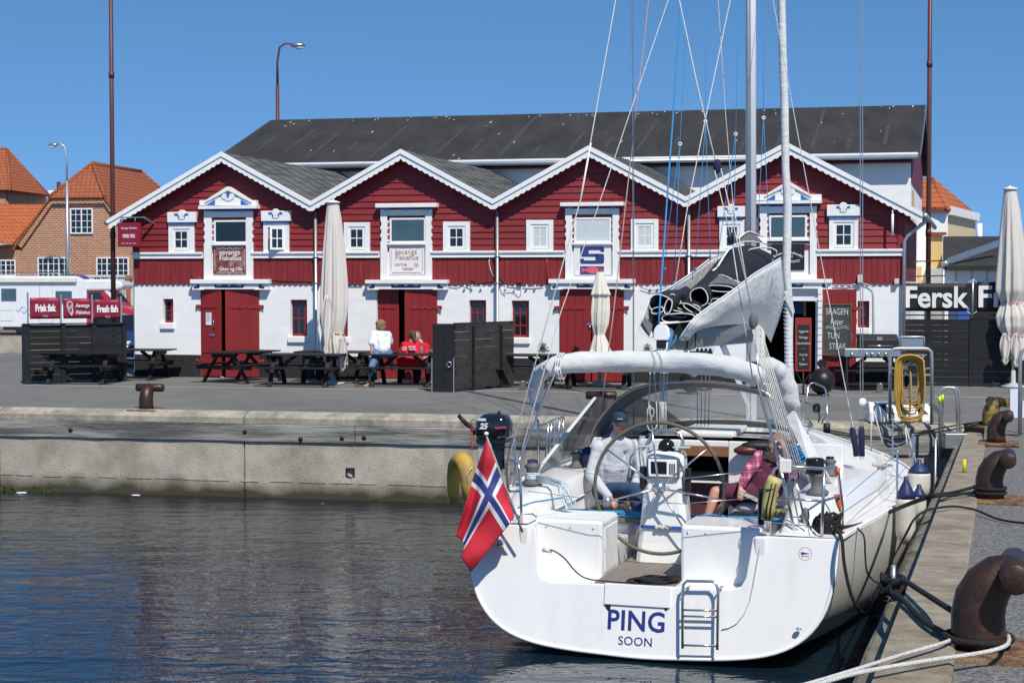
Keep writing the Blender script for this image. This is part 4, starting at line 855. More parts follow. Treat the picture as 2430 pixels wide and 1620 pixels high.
# right background
yh = thing('yellow_house', 'pale yellow house with orange hipped tile roof beyond the right end of the red house', 'house', tuple(W(2270, 700, 62)))
mat('render_pale', (.62, .50, .31), .85, var=.04)
b = MB(); q = [W(2130, 492, 60.5), W(2249, 497, 60), W(2322, 520, 66), W(2211, 426, 64), W(2130, 426, 64)]; b.quad(q[0], q[1], q[3], q[4]); b.quad(q[1], q[2], q[3]); r_ = b.build('roof', 'orange_tile', yh, solid=.12); b = MB(); b.tube([q[1], q[3]], .12, 6); b.tube([q[2], q[3]], .1, 6); b.build('ridge_tiles', 'orange_tile', r_)
b = MB(); c0, c1, c2_ = W(2130, 510, 60.9), W(2245, 510, 60.6), W(2312, 524, 66); dn = lambda p: Vector((p.x, p.y, 1.6)); b.quad(dn(c0), dn(c1), c1, c0); b.quad(dn(c1), dn(c2_), c2_, c1); b.build('wall', 'render_pale', yh, solid=.1)
b = MB(); b.bar(c0+Vector((0, -.15, .16)), c1+Vector((0, -.15, .16)), .3, .34); b.bar(c1+Vector((0.05, -.1, .16)), c2_+Vector((.05, -.1, .14)), .3, .32); b.bar(dn(c1)+Vector((-.55, -.2, 0)), c1+Vector((-.55, -.2, 0)), 1.1, .12, up=(0, 1, 0)); b.bar(dn(c2_)+Vector((-.2, -.1, 0)), c2_+Vector((-.2, -.1, 0)), .3, .12, up=(0, 1, 0)); b.build('cornice', 'white_paint', yh)
b = MB(); p = W(2324.5, 565, 70); b.cyl((p.x, 70, 5), W(2324.5, 530, 70), .12, n=14); tag(b.build('vent_pipe', 'white_paint'), 'white round vent pipe between the yellow house and the parasol', 'vent pipe')
ya = thing('yellow_building', 'narrow yellow and white rendered building with tile capped wall right of the pole', 'building', tuple(W(2210, 700, 50)))
b = MB(); a = W(2209, 558, 50); c = W(2237, 558, 50); b.box(a.x, c.x, 50, 54, 1.6, a.z); b.build('yellow_wall', 'render_yellow', ya)
b = MB(); a2 = W(2150, 540, 50.1); b.box(a2.x, a.x, 50.05, 54, 1.6, W(2150, 535, 50).z); b.build('white_wall', 'white_render', ya)
b = MB(); b.box(a.x-.05, c.x+.08, 49.85, 54, a.z, a.z+.09); b.build('wall_cap', 'roof_tile', ya)
b = MB(); p = W(2182, 655, 49.9); b.box(p.x-.12, p.x+.08, 49.95, 50.04, p.z-.3, p.z+.3); b.build('notice', 'render_yellow', ya)
lb = thing('low_building', 'low building with black roof and white panelled wall behind the banner fence', 'building', tuple(W(2330, 700, 48)))
Yl = 48; b = MB(); a = W(2238, 636, Yl); c = W(2520, 636, Yl); b.box(a.x, c.x, Yl, Yl+5, 1.6, a.z); b.build('wall', 'white_paint', lb)
b = MB(); b.quad(W(2238, 636, Yl-.3), W(2520, 636, Yl-.3), W(2520, 566, Yl+5), W(2238, 566, Yl+5)); b.build('roof', 'tar_roof', lb, solid=.15)
b = MB(); b.bar(W(2252, 619, Yl-.2), W(2375, 575, Yl+1), .08, .18); b.build('verge_board', 'zinc', lb)
b = MB(); b.tube([W(2236, 625, Yl-.4), W(2250, 625, Yl-.4)], .1, 8); b.tube([W(2239, 630, Yl-.35), (W(2239, 630, Yl-.35).x, Yl-.35, 1.6)], .045, 8); b.build('downpipe', 'galvanised', lb)
b = MB()
for px in (2269, 2306, 2343, 2380): p = W(px, 638, Yl-.02); b.box(p.x-.02, p.x+.02, Yl-.03, Yl, 1.7, a.z)
b.build('panel_joint', 'panel_line', lb)
b = MB(); p = W(2295, 672, Yl-.6); q = W(2500, 755, Yl-.6); 
for i in range(46): x = p.x+i*.1; b.box(x, x+.02, Yl-.62, Yl-.6, 1.6, p.z)
for i in range(14): z = 1.7+i*.13; b.box(p.x, p.x+4.6, Yl-.615, Yl-.605, z, z+.02)
b.box(p.x, p.x+4.6, Yl-.3, Yl-.28, 1.6, p.z); tag(b.build('wire_cage', 'black_paint'), 'black wire mesh cage behind the banner fence', 'cage')
b = MB(); p = W(2272, 735, 46); q = W(2302, 735, 46); b.box(p.x, q.x, 46, 47, 1.6, p.z+.05); tag(b.build('blue_crate', 'poster_blue', bevel=.03), 'blue bin just visible between the Fersk banner and the fence', 'bin')
b = MB(); p = W(2146, 738, 45); q = W(2193, 738, 45); b.box(p.x, q.x, 45, 45.6, 1.6, p.z+.1); tag(b.build('grey_cabinet', 'blind_white', bevel=.02), 'pale grey cabinet below the left half of the Fersk banner', 'cabinet')
# ================= quay furniture =================
def fence_panel(parent, p0, p1, z0, z1, n, posts, m='black_wood', gap=.006, th=.04, name='plank_panel'):
    p0 = Vector(p0); p1 = Vector(p1); d = (p1-p0).normalized(); L = (p1-p0).length; M = Matrix.Translation((p0.x, p0.y, 0)) @ Matrix.Rotation(atan2(d.y, d.x), 4, 'Z'); h = (z1-z0)/n
    b = MB()
    for i in range(n):
        for k in range(len(posts)-1):
            j = random.uniform(0, .006); b.box(posts[k]*L+.003, posts[k+1]*L-.003, -th/2-j, th/2, z0+i*h+gap*random.uniform(.3, 1.2), z0+(i+1)*h-gap*random.uniform(.2, 1), M)
    o = b.build(name, m, parent); return M, L, o
def banner(parent, M, x0, x1, z0, z1, y, m, name='banner'):
    b = MB(); n = 12; b.grid(lambda u, v: M@Vector((x0+(x1-x0)*u, y+.012*sin(u*9+v*3)+.008*sin(v*11+u*4), z0+(z1-z0)*v)), n, 6); return b.build(name, m, parent, solid=.004)
# left fence with three banners
lf = thing('banner_fence', 'black plank fence with three dark red fish banners on the left', 'fence', tuple(G(60, 910)))
fl0 = G(66, 911); fl1 = W(294, 800, 39.8); fl1.z = 1.6; M, L, _ = fence_panel(lf, fl0, fl1, 1.66, 3.02, 9, [0, .36, .68, 1])
b = MB(); b.box(-.06, .06, -.06, .32, 1.6, 3.04, M); b.build('end_board', 'black_wood', lf)
for t in (.36, .68, 1): b = MB(); b.box(t*L-.05, t*L+.05, -.07, .05, 1.6, 3.03, M); b.build('post', 'black_wood', lf)
b = MB(); b.box(-.09, L+.06, -.09, .09, 3.03, 3.06, M); b.build('cap_rail', 'black_wood', lf)
px_ = lambda px: (M.inverted() @ W(px, 700, fl0.y+(fl1.y-fl0.y)*(px-66)/(294-66))).x
for px, top in ((66, 693), (144, 698), (218, 699), (287, 703)):
    x = px_(px); zt = W(px, top, 39).z; b = MB(); b.box(x-.018, x+.018, -.02, .02, 3.05, zt, M); b.build('steel_post', 'galvanised', lf)
for (a, c, y0, y1, tx, kind) in ((70, 142, 706, 755.5, 'Frisk fisk', 0), (149, 215, 708, 755.5, '', 1), (222, 284.5, 711, 757, 'Fresh fish', 0)):
    x0, x1 = px_(a), px_(c); z0, z1 = W(a, y1, 39.2).z, W(a, y0, 39.2).z; bn = banner(lf, M, x0, x1, z0, z1, -.03, 'banner_red'); Mx = M @ Matrix.Translation(((x0+x1)/2, -.055, (z0+z1)/2))
    if kind == 0:
        dress(lf, [(tx, .235, 0, .0)], 'lettering_white', bn, Mx, bold=.010, wsc=.62, sp=.95); b = MB(); b.tube([Mx@Vector((-.04+.02*cos(i*pi/4), -.0, -.185+.02*sin(i*pi/4))) for i in range(8)], .003, 4, closed=True); b.build('fish_logo', 'lettering_white', bn); dress(lf, [('Aavangs', .022, .03, -.178), ('Fiskehus', .022, .03, -.2)], 'lettering_white', bn, Mx)
    else:
        dress(lf, [('Aavangs', .125, .12, .07), ('Fiskehus', .125, .13, -.10)], 'lettering_white', bn, Mx, wsc=.82, shear=.25, bold=.002); b = MB()
        for (cx_, cz_, rx, rz2, ph) in ((-.19, .07, .055, .10, 0), (-.17, -.07, .055, .10, .4), (-.17, 0, .05, .16, .2)): b.tube([Mx@Vector((cx_+rx*cos(i*pi/10+ph)+.02*sin(2*i*pi/10), 0, cz_+rz2*sin(i*pi/10))) for i in range(20)], .006, 5, closed=True)
        b.tube([Mx@Vector(p) for p in ((-.24, 0, .10), (-.28, 0, .02), (-.2, 0, .03), (-.12, 0, .12), (-.13, 0, .05))], .006, 5); b.tube([Mx@Vector(p) for p in ((-.12, 0, -.06), (-.10, 0, -.12), (-.14, 0, -.12), (-.15, 0, -.19), (-.12, 0, -.14))], .006, 5); b.build('fish_logo', 'lettering_white', bn)
b = MB(); s = G(102, 909); b.lathe([(.10, 0), (.115, .04), (.10, .12), (.06, .14)], s, 7, smooth=False); mat('stone', (.33, .33, .30), .9, var=.25, vs=12, bump=.4); tag(b.build('stone_block', 'stone', bevel=.015), 'pale broken stone lying before the banner fence', 'stone')
# centre windbreak
cw = thing('windbreak', 'black plank windbreak with studded end panel and iron ring on the quay', 'fence', tuple(G(1052, 929)))
c0 = G(1028, 929); c1 = G(1077.5, 930); M, L, o = fence_panel(cw, c0, c1, 1.62, 3.13, 1, [0, .5, 1], 'black_paint', th=.09, name='end_panel'); b = MB()
for r_ in range(6):
    for s in (0, 1):
        z = 1.75+r_*.24+s*.11; 
        for x in ((.14, .34) if s else (.24, .33)): x = L*(x+ (0 if s else .0)) if False else ({(0, 0): .17, (0, 1): .40}[(s, 0)] if False else x); b.cyl(M@Vector((L*(x if s == 0 else (.12 if x < .2 else .62))+0, -.06, z)), M@Vector((L*(x if s == 0 else (.12 if x < .2 else .62)), -.04, z)), .014, n=8)
b.build('bolt_heads', 'rubber', o)['kind'] = 'stuff'
b = MB(); p = M@Vector((L*.82, -.08, 2.27)); b.tube([p+Vector((.052*cos(i*pi/8), -.01, -.05+.055*sin(i*pi/8))) for i in range(16)], .011, 6, closed=True); b.build('iron_ring', 'brushed_steel', cw)
b = MB()
for x, zt in ((-.01, 2.36), (L+.012, 2.36)): b.box(x-.012, x+.012, -.06, -.045, 1.6, zt, M)
b.build('steel_angle', 'galvanised', cw)
e0 = c1+Vector((.02, .05, 0)); e1 = W(1217.5, 800, 37.7); e1.z = 1.6; M, L, o = fence_panel(cw, e0, e1, 1.66, 3.12, 8, [0, .28, .76, 1], 'worn_black_wood', gap=.003)
for x in (.28, .76): b = MB(); b.box(L*x-.03, L*x+.03, -.07, .05, 1.6, 3.06, M); b.build('post', 'black_wood', cw)
b = MB(); b.box(-.02, L, -.03, .03, 3.12, 3.145, M); b.build('cap_rail', 'worn_black_wood', cw)
# right banner fence
rf_ = thing('banner_fence', 'tall black plank fence with the Fersk banner at the right', 'fence', tuple(G(2126, 914)))
f0 = G(2126, 914); f1 = G(2520, 919); M, L, o = fence_panel(rf_, f0, f1, 1.68, 3.18, 11, [0, .455, 1.0], gap=.003); xi = lambda px, y=0: (hit(M, 1, 0, px, 800)).x
for px in (2128, 2304, 2480): b = MB(); b.box(xi(px)-.04, xi(px)+.04, -.05, .05, 1.6, 3.2, M); b.build('post', 'black_wood', rf_)
b = MB(); b.box(-.06, L, -.08, .06, 3.26, 3.29, M); b.build('cap_rail', 'black_wood', rf_)
for px in (2133, 2307, 2480): b = MB(); z0 = 3.2; zt = hit(M, 1, 0, px, 661).z; b.cyl(M@Vector((xi(px), -.06, z0)), M@Vector((xi(px), -.06, zt)), .022, n=8); b.build('steel_post', 'galvanised', rf_)
for (a, c, y0, y1, tx, wd) in ((2144, 2295, 672, 738, 'Fersk', 1.0), (2318, 2470, 669, 739, 'Frisk', 1.0)):
    p = hit(M, 1, -.06, a, y1); q = hit(M, 1, -.06, c, y0); bn = banner(rf_, M, p.x, q.x, p.z, q.z, -.08, 'slate' if False else 'black_paint'); Mx = M @ Matrix.Translation(((p.x+q.x)/2, -.105, (p.z+q.z)/2-.02)); dress(rf_, [(tx, .70, 0, 0)], 'lettering_white', bn, Mx, bold=.016, wsc=.92 if tx == 'Fersk' else 1.06)
    b = MB(); zs = (p.z, q.z)
    for zz, s in ((p.z, -1), (q.z, 1)):
        for xx, t_ in ((p.x, -1), (q.x, 1)): b.tube([M@Vector((xx, -.08, zz)), M@Vector((xx+t_*.10, -.07, zz+s*.07))], .007, 4)
    b.build('cord', 'lettering_white', bn)
# picnic tables
pt = thing('picnic_table', 'black picnic table before the banner fence, nearest to the left post', 'picnic table', (0, 0, 0), 0, 'black picnic tables on the quay')
for i in range(5):
    b = MB(); y = -.37+i*.185; b.box(-.98, .98, y-.087, y+.087, .72, .755); b.build('table_board', 'black_wood', pt)
for s in (-1, 1):
    b = MB(); b.box(-.98, .98, s*.72-.13, s*.72-.008, .43, .465); b.box(-.98, .98, s*.72+.008, s*.72+.13, .43, .465); b.build('bench', 'black_wood', pt)
    for q in (-1, 1): b = MB(); b.bar((s*.66, q*.68, 0), (s*.66, q*.22, .72), .045, .10, up=(1, 0, 0)); b.build('leg', 'black_wood', pt)
    b = MB(); b.box(s*.72-.022, s*.72+.022, -.84, .84, .33, .43); b.box(s*.72-.022, s*.72+.022, -.37, .37, .62, .72); b.build('cross_beam', 'black_wood', pt)
    b = MB(); b.bar((s*.62, 0, .40), (s*.2, 0, .71), .08, .05, up=(0, 1, 0)); b.build('brace', 'black_wood', pt)
pl_ = [((200, 908), -5, 'black picnic table before the banner fence, nearest to the left post'), ((318, 898), -9, 'picnic table at the left corner of the red house, before the black plinth'), ((575, 905), 62, 'picnic table turned end-on before the left red door'),
       ((722, 914), -7, 'picnic table in front of the left parasol, nearest the painted line'), ((800, 905), -10, 'picnic table right behind the left parasol'), ((962, 914), -8, 'picnic table where the three people sit'),
       ((1235, 916), -10, 'picnic table right of the plank windbreak with a plant pot'), ((1420, 919), -10, 'picnic table half hidden by the bimini, before the third red door'), ((2075, 921), -6, 'picnic table under the grill by the chalkboard door')]
TAB = []
for i, ((u, v), a, lab) in enumerate(pl_):
    g = G(u, v)
    if i == 0: pt.location = g; pt.rotation_euler = (0, 0, R(a)); FR[pt.name] = Matrix.Translation(g) @ Matrix.Rotation(R(a), 4, 'Z'); pt['label'] = lab; TAB.append(pt)
    else: TAB.append(place(pt, g, R(a), lab))
# parasols
mat('parasol_beige', (.60, .56, .51), .85, var=.06, vs=5, bump=.35, bs=6, stretch=(1, 1, .25)); mat('parasol_cream', (.68, .65, .56), .85, var=.06, bump=.3, bs=8, stretch=(1, 1, .3))
mat('tie_orange', (.6, .16, .06), .6); mat('tie_pink', (.55, .12, .16), .6); mat('base_grey', (.4, .42, .42), .7)
def parasol(lab, px, gy, prof, mt, cap, tie, tiem, folds=9, seed=1, flap=None):
    g = G(px, gy); root = thing('parasol', lab, 'parasol', tuple(g)); Y = g.y; rnd = random.Random(seed); ph = [rnd.uniform(0, 6.28) for _ in range(6)]
    P = [(W(c_, y, Y), hw*Y/FPX) for (y, c_, hw) in prof]
    def fn(u, v):
        t = v*(len(P)-1); i = min(int(t), len(P)-2); f = t-i; c_ = P[i][0].lerp(P[i+1][0], f); r = P[i][1]*(1-f)+P[i+1][1]*f; a = u*2*pi
        dpt = min(1, v*3)*.20; k = 1+dpt*(.6*sin(folds*a+ph[0]+v*.9)+.35*sin((folds*2-3)*a+ph[1]+v*3)+.25*sin(3*a+ph[2]-v*5)); k -= dpt*.25
        return Vector((c_.x+cos(a)*r*k, Y+sin(a)*r*k*.9, c_.z+(.05*sin(a*4+ph[3]) if v > .97 else 0)))
    b = MB(); b.grid(fn, 90, (len(P)-1)*6, cu=True); cn = b.build('canopy', mt, root)
    if flap:
        b = MB(); 
        for (fx, fy0, fy1, fw, zo) in flap:
            def ff(u, v, fx=fx, fy0=fy0, fy1=fy1, fw=fw, zo=zo):
                wv = fw*(.25+.75*sin(pi*min(v*1.1, 1)**.8)) if v < .8 else fw*(1-(v-.8)*4.4); p = W(fx+(u-.5)*2*wv, fy0+(fy1-fy0)*v, Y-zo); return p+Vector((0, .05*sin(u*9+v*3)-.02, 0))
            b.grid(ff, 14, 14)
        b.build('flap', mt, cn, solid=.006)
    b = MB(); t_ = P[0][0]; b.lathe([(P[0][1]*1.25, 0), (P[0][1]*1.2, .03), (.03, .07), (.02, .09)], t_, 14) if cap == 'cap' else b.lathe([(.05, -.02), (.05, .02), (.02, .05), (.04, .09), (.012, .14)], t_, 10); b.build('top_cap', 'sign_white' if cap == 'cap' else 'wood_brown', root)
    b = MB(); b.cyl(g+Vector((0, 0, .02)), t_, .03, n=10); b.build('pole', 'galvanised', root)
    b = MB(); b.lathe([(.28, 0), (.28, .04), (.1, .09), (.06, .12), (.05, .4)], g, 18); b.build('base', 'base_grey', root)
    for ty in tie:
        i = 0; v = [q for q in prof]; j = max(k for k in range(len(v)-1) if v[k][0] <= ty); f = (ty-v[j][0])/(v[j+1][0]-v[j][0]); c_ = P[j][0].lerp(P[j+1][0], f); r = (P[j][1]*(1-f)+P[j+1][1]*f)*1.03
        b = MB(); b.tube([c_+Vector((cos(a)*r, sin(a)*r*.9, -.12*cos(a)*r)) for a in [k*pi/12 for k in range(24)]], .012, 5, closed=True); b.build('tie', tiem, cn)
    return root
parasol('tall folded beige parasol before the red house, between the two left doors', 791, 911, [(482, 790, 14), (520, 791, 19), (595, 792, 26), (671, 793, 31), (724, 793, 33), (760, 791, 31), (790, 791, 25), (815, 793, 29), (845, 797, 28), (868, 803, 23)], 'parasol_beige', 'cap', (790,), 'tie_orange', seed=3, flap=[(812, 800, 882, 13, .28), (776, 700, 850, 14, .3)])
parasol('small folded cream parasol before the third red door', 1424, 915, [(645, 1424, 9), (670, 1424, 15), (700, 1425, 23), (702, 1425, 19), (740, 1424, 21), (770, 1423, 19), (794, 1422, 12), (815, 1424, 20), (840, 1425, 27)], 'parasol_cream', 'finial', (), 'tie_orange', folds=8, seed=5)
parasol('tall folded beige parasol at the right edge before the banner fence', 2404, 919, [(450, 2397, 14), (500, 2399, 21), (560, 2400, 27), (640, 2402, 34), (690, 2402, 36), (719, 2400, 22), (750, 2402, 35), (775, 2404, 34), (796, 2404, 22), (830, 2403, 27), (850, 2402, 22)], 'parasol_beige', 'cap', (719, 796), 'tie_pink', seed=9, flap=[(2384, 790, 866, 11, .26), (2410, 790, 872, 12, .28)])
# bollards
mat('bollard_brown', (.05, .027, .019), .42, .3, var=.4, vs=9, bump=.28, bs=30, col2=(.13, .04, .018), c2s=6, c2t=(.55, .75), spec=.5)
mat('dirty_yellow', (.28, .19, .035), .55, .1, var=.3, vs=5, bump=.2, bs=15, col2=(.03, .02, .012), c2s=5, c2t=(.42, .52))
mat('rust_block', (.21, .12, .06), .95, var=.4, vs=12, bump=.9, bs=30, col2=(.10, .05, .03), c2s=9)
def bollard_parts(root, m):
    b = MB(); pth = [(0, 0, 0), (0, 0, .07), (-.005, 0, .17), (.01, 0, .25), (.045, 0, .32), (.10, 0, .375), (.165, 0, .40), (.20, 0, .40)]; rr = [.145, .138, .135, .133, .125, .11, .09, .08]
    b.tube([root_m @ Vector(p) for p in pth], rr, 28); bd = b.build('horn', m, root)
    b = MB(); A = Matrix.Rotation(pi/2, 4, 'X'); b.lathe([(.066, -.275), (.078, -.265), (.079, 0), (.078, .265), (.066, .275)], n=24, M=root_m @ Matrix.Translation((.175, 0, .402)) @ A); b.build('crossbar', m, root)
    b = MB(); b.box(-.26, .34, -.30, .30, -.05, .0, root_m); b.build('foot_block', 'rust_block', root, bevel=.02)
root_m = I4
bo = thing('bollard', 'x', 'bollard', (0, 0, 0), 0, 'horned iron mooring bollards'); bollard_parts(bo, 'bollard_brown')
def bpl(first, loc, rz, lab):
    if first: bo.location = loc; bo.rotation_euler = (0, 0, rz); bo['label'] = lab; FR[bo.name] = Matrix.Translation(loc) @ Matrix.Rotation(rz, 4, 'Z'); return bo
    return place(bo, loc, rz, lab)
BZ = []
for i, (u, v, Y, lab) in enumerate(((2322, 1533, 8.2, 'largest rusty brown bollard at the lower right, nearest the camera'), (2348, 1180, 16.0, 'second rusty bollard up the right quay, wound with black mooring line'), (2364, 1048, 24.4, 'small brown bollard on the right quay just left of the white signs'))):
    p = W(u, v, Y); p.z += .0; BZ.append(bpl(i == 0, p, -RA, lab))
p = G(347, 970, 1.6); bpl(0, (p.x, p.y, 1.6), R(78), 'brown bollard standing alone on the far quay at the left')
p = G(1423, 992, 1.6); bpl(0, (p.x, p.y, 1.6), R(78), 'brown bollard on the far quay behind the sprayhood')
p = G(2350, 1008, 1.6); yb = bpl(0, (p.x, p.y, 1.59), R(20), 'bollard with worn yellow paint at the corner of the quays')
for ch in [c for c in COL.objects if c.parent == yb and c.name.startswith(('horn', 'crossbar'))]: ch.data = ch.data.copy(); ch.data.materials[0] = MATS['dirty_yellow']
# small things
def tin(i, u, v, lab):
    g = G(u, v); 
    if i == 0:
        t = thing('ash_can', lab, 'can', tuple(g), 0, 'steel cans on the quay'); b = MB(); b.lathe([(.065, 0), (.07, .01), (.07, .19), (.074, .195), (.074, .205), (.066, .205), (.066, .12)], g, 18); b.build('body', 'brushed_steel', t); b = MB(); b.lathe([(.06, .06), (.06, .15)], g, 14); b.build('sand', 'stone', t); return t
    return place(tn, g, 0, lab)
tn = tin(0, 2088, 931, 'steel can on the asphalt under the grill'); tin(1, 1240, 925, 'steel can under the picnic table right of the windbreak'); tin(1, 1349, 921, 'steel can half hidden behind the bimini before the third door'); tin(1, 2379, 915, 'steel can at the foot of the right black fence')
mat('terracotta', (.3, .25, .2), .85, var=.1); mat('leaf_green', (.06, .11, .035), .6, var=.4, vs=30); mat('leaf_grey', (.16, .2, .13), .6, var=.3)
def plant(u, v, Y, lab, m, sc=1):
    g = W(u, v, Y); t = thing('potted_plant', lab, 'plant', tuple(g)); b = MB(); b.lathe([(.06*sc, 0), (.085*sc, .02), (.095*sc, .11*sc), (.09*sc, .12*sc), (.06*sc, .11*sc)], g, 14); b.build('pot', 'terracotta', t); b = MB(); rn = random.Random(3)
    for i in range(230):
        a = rn.uniform(0, 6.28); e = rn.uniform(.1, 1.5); r = rn.uniform(.07, .21)*sc; c_ = g+Vector((cos(a)*cos(e)*r*.8, sin(a)*cos(e)*r*.8, .12*sc+sin(e)*r*1.15)); d = Vector((rn.uniform(-1, 1), rn.uniform(-1, 1), rn.uniform(0, 1.5))).normalized()*.035*sc; s = d.orthogonal().normalized()*.009*sc; b.quad(c_-s, c_+d*.6-s*1.3, c_+d*1.3, c_+d*.6+s*1.3, c_+s)
    b.build('foliage', m, t)
plant(1288, 850, G(1235, 916).y, 'green potted plant on the table right of the windbreak', 'leaf_green'); plant(1536, 848, 38.2, 'grey leaved potted plant seen below the boom end', 'leaf_grey', .9)
# naval mines
mat('mine_black', (.02, .02, .021), .35, .3, var=.3, vs=9, bump=.35, bs=28)
def mine(u, v, lab):
    g = G(u, v); t = thing('buoy_ball', lab, 'mooring ball', tuple(g), 0, 'black iron balls on stands'); b = MB(); b.ball(g+Vector((0, 0, .31)), .285, 28); b.build('ball', 'mine_black', t)
    b = MB(); b.cyl(g+Vector((0, 0, .56)), g+Vector((0, 0, .62)), .05); b.prism([(-.12, .70), (-.05, .78), (.05, .78), (.10, .70), (.16, .70), (.16, .67), (.10, .67), (.04, .58), (-.04, .58), (-.1, .66)], -.03, .03, Matrix.Translation(g)); b.build('shackle', 'mine_black', t)
    b = MB(); b.lathe([(.16, 0), (.16, .02), (.11, .04), (.10, .08)], g, 16); b.build('stand', 'mine_black', t)
mine(1950.5, 938, 'black iron ball with shackle on the quay before the shop door'); mine(1642, 934, 'black iron ball half hidden behind the sprayhood and bimini')
# menu stand
g = G(1906, 936); ms = thing('menu_stand', 'narrow red framed chalk menu on a black stand by the shop door', 'menu board', tuple(g)); Yg = g.y; a = W(1886, 881, Yg); c = W(1925.5, 754, Yg)
b = MB(); b.box(a.x, c.x, Yg-.03, Yg+.0, a.z, c.z); fr_ = b.build('frame', 'red_trim', ms, bevel=.005); b = MB(); b.box(a.x+.05, c.x-.05, Yg-.036, Yg-.03, a.z+.05, c.z-.15); bd = b.build('slate', 'black_paint', fr_)
dress(ms, [(t_, .075, 0, y) for t_, y in (('Hyggelande', .29), ('Fiskehygge', .16), ('friske fiskefileter', .03), ('~  ~', -.08), ('Fresh fish', -.22), ('&', -.32), ('Rejesaver', -.42))], 'chalk', bd, Matrix.Translation(((a.x+c.x)/2, Yg-.04, (a.z+c.z)/2+.0)), wsc=.62, shear=.2)
b = MB(); b.cyl(g, (g.x, Yg, a.z), .02, n=8); b.bar((g.x-.16, Yg, a.z), (g.x, Yg, a.z-.3), .02, .02); b.bar((g.x+.16, Yg, a.z), (g.x, Yg, a.z-.3), .02, .02); b.box(g.x-.12, g.x+.12, Yg-.12, Yg+.12, 1.6, 1.615); b.build('stand', 'black_paint', ms)
# barbecue
g = G(2063, 926); bq = thing('gas_barbecue', 'wide black and steel gas barbecue in front of the white shop wall', 'barbecue', tuple(g)); Y = g.y+.2; z = lambda px, py: W(px, py, Y)
mat('bbq_steel', (.30, .36, .40), .35, .6, var=.08)
a, c = z(1998, 845), z(2129, 826); b = MB(); b.box(a.x, c.x, Y-.3, Y+.25, a.z, c.z); pn = b.build('control_panel', 'bbq_steel', bq, bevel=.01); b = MB()
for px in (2015, 2049, 2062, 2078, 2094): p = z(px, 838); b.cyl((p.x, Y-.35, p.z), (p.x, Y-.3, p.z), .035, n=12)
b.build('knob', 'steel', pn); a, c = z(2037, 826), z(2127, 793); b = MB(); b.prism([(-.25, a.z), (-.25, a.z+.20), (-.12, c.z), (.22, c.z), (.25, a.z)], a.x, c.x, Matrix.Translation((0, Y, 0)) @ Matrix(((0, 1, 0, 0), (1, 0, 0, 0), (0, 0, 1, 0), (0, 0, 0, 1)))); ld = b.build('lid', 'black_paint', bq, bevel=.02)
b = MB(); p, q = z(2052, 819), z(2110, 819); b.tube([(p.x, Y-.26, p.z), (p.x, Y-.32, p.z), (q.x, Y-.32, q.z), (q.x, Y-.26, q.z)], .013, 8); b.box((p.x+q.x)/2-.06, (p.x+q.x)/2+.06, Y-.262, Y-.25, p.z+.12, p.z+.2); b.build('handle', 'steel', ld)
b = MB()
for px in (2005, 2122):
    for dy in (-.25, .2): b.box(z(px, 800).x-.025, z(px, 800).x+.025, Y+dy-.025, Y+dy+.025, 1.65, a.z)
b.box(z(2003, 800).x, z(2124, 800).x, Y-.26, Y+.22, 1.72, 1.76); b.build('trolley', 'black_paint', bq)
for px in (2008, 2118): wheel(bq, (z(px, 800).x, Y-.2, 1.66), .06, .03, 'y')
g = G(1663, 925); sc_ = thing('serving_cart', 'grey topped serving cart below the boom, before the white wall', 'cart', tuple(g)); b = MB(); a, c = W(1635, 830, g.y), W(1692, 820, g.y); b.box(a.x, c.x, g.y-.3, g.y+.3, a.z-.02, c.z); b.build('top', 'blind_white', sc_, bevel=.01); b = MB(); b.box(a.x+.04, c.x-.04, g.y-.26, g.y+.26, 1.7, a.z-.02); b.build('cabinet', 'black_paint', sc_)
for dx in (a.x+.1, c.x-.1): wheel(sc_, (dx, g.y-.2, 1.66), .06, .03, 'y')
# hose rack
g = G(2162, 1006); hr_ = thing('hose_rack', 'galvanised hose rack with coiled yellow hose on the far quay corner', 'hose rack', tuple(g)); Y = g.y; z = lambda px, py, dy=0: W(px, py, Y+dy)
b = MB(); p = [z(2112, 1006), z(2112, 850), z(2113.5, 834), z(2121, 828), (z(2130, 827)), z(2193, 827), z(2202, 828), z(2209.5, 834), z(2211, 850), z(2211, 1006)]; b.tube(p, .031, 12); b.build('frame', 'galvanised', hr_)
b = MB(); 
for py in (888.5, 954.5): b.bar(z(2116, py), z(2207, py+.5), .03, .035)
b.bar(z(2128, 842), z(2199, 842), .02, .02); b.bar(z(2161, 842, -.05), z(2161, 859, -.12), .03, .03); b.bar(z(2131, 844, -.02), z(2146, 864, -.12), .03, .03); b.bar(z(2192, 844, -.02), z(2177, 864, -.12), .03, .03); b.tube([z(2161+17*cos(t), 877-17*sin(t), -.12) for t in [k*pi/10 for k in range(11)]], .014, 6); b.bar(z(2144, 877, -.1), z(2117, 873), .025, .025); b.bar(z(2178, 877, -.1), z(2206, 873), .025, .025); b.build('hose_bracket', 'galvanised', hr_)
b = MB(); a, c = z(2137, 826), z(2190, 803); b.box(a.x, c.x, Y-.02, Y, a.z, c.z); b.build('sign_plate', 'bbq_steel', hr_); b = MB(); b.tube([z(2135, 826), z(2135, 801), z(2137, 799), z(2191, 799), z(2193, 801), z(2193, 826)], .016, 8); b.build('sign_frame', 'galvanised', hr_)
mat('hose_yellow', (.42, .26, .045), .45, var=.15); b = MB(); rn = random.Random(4)
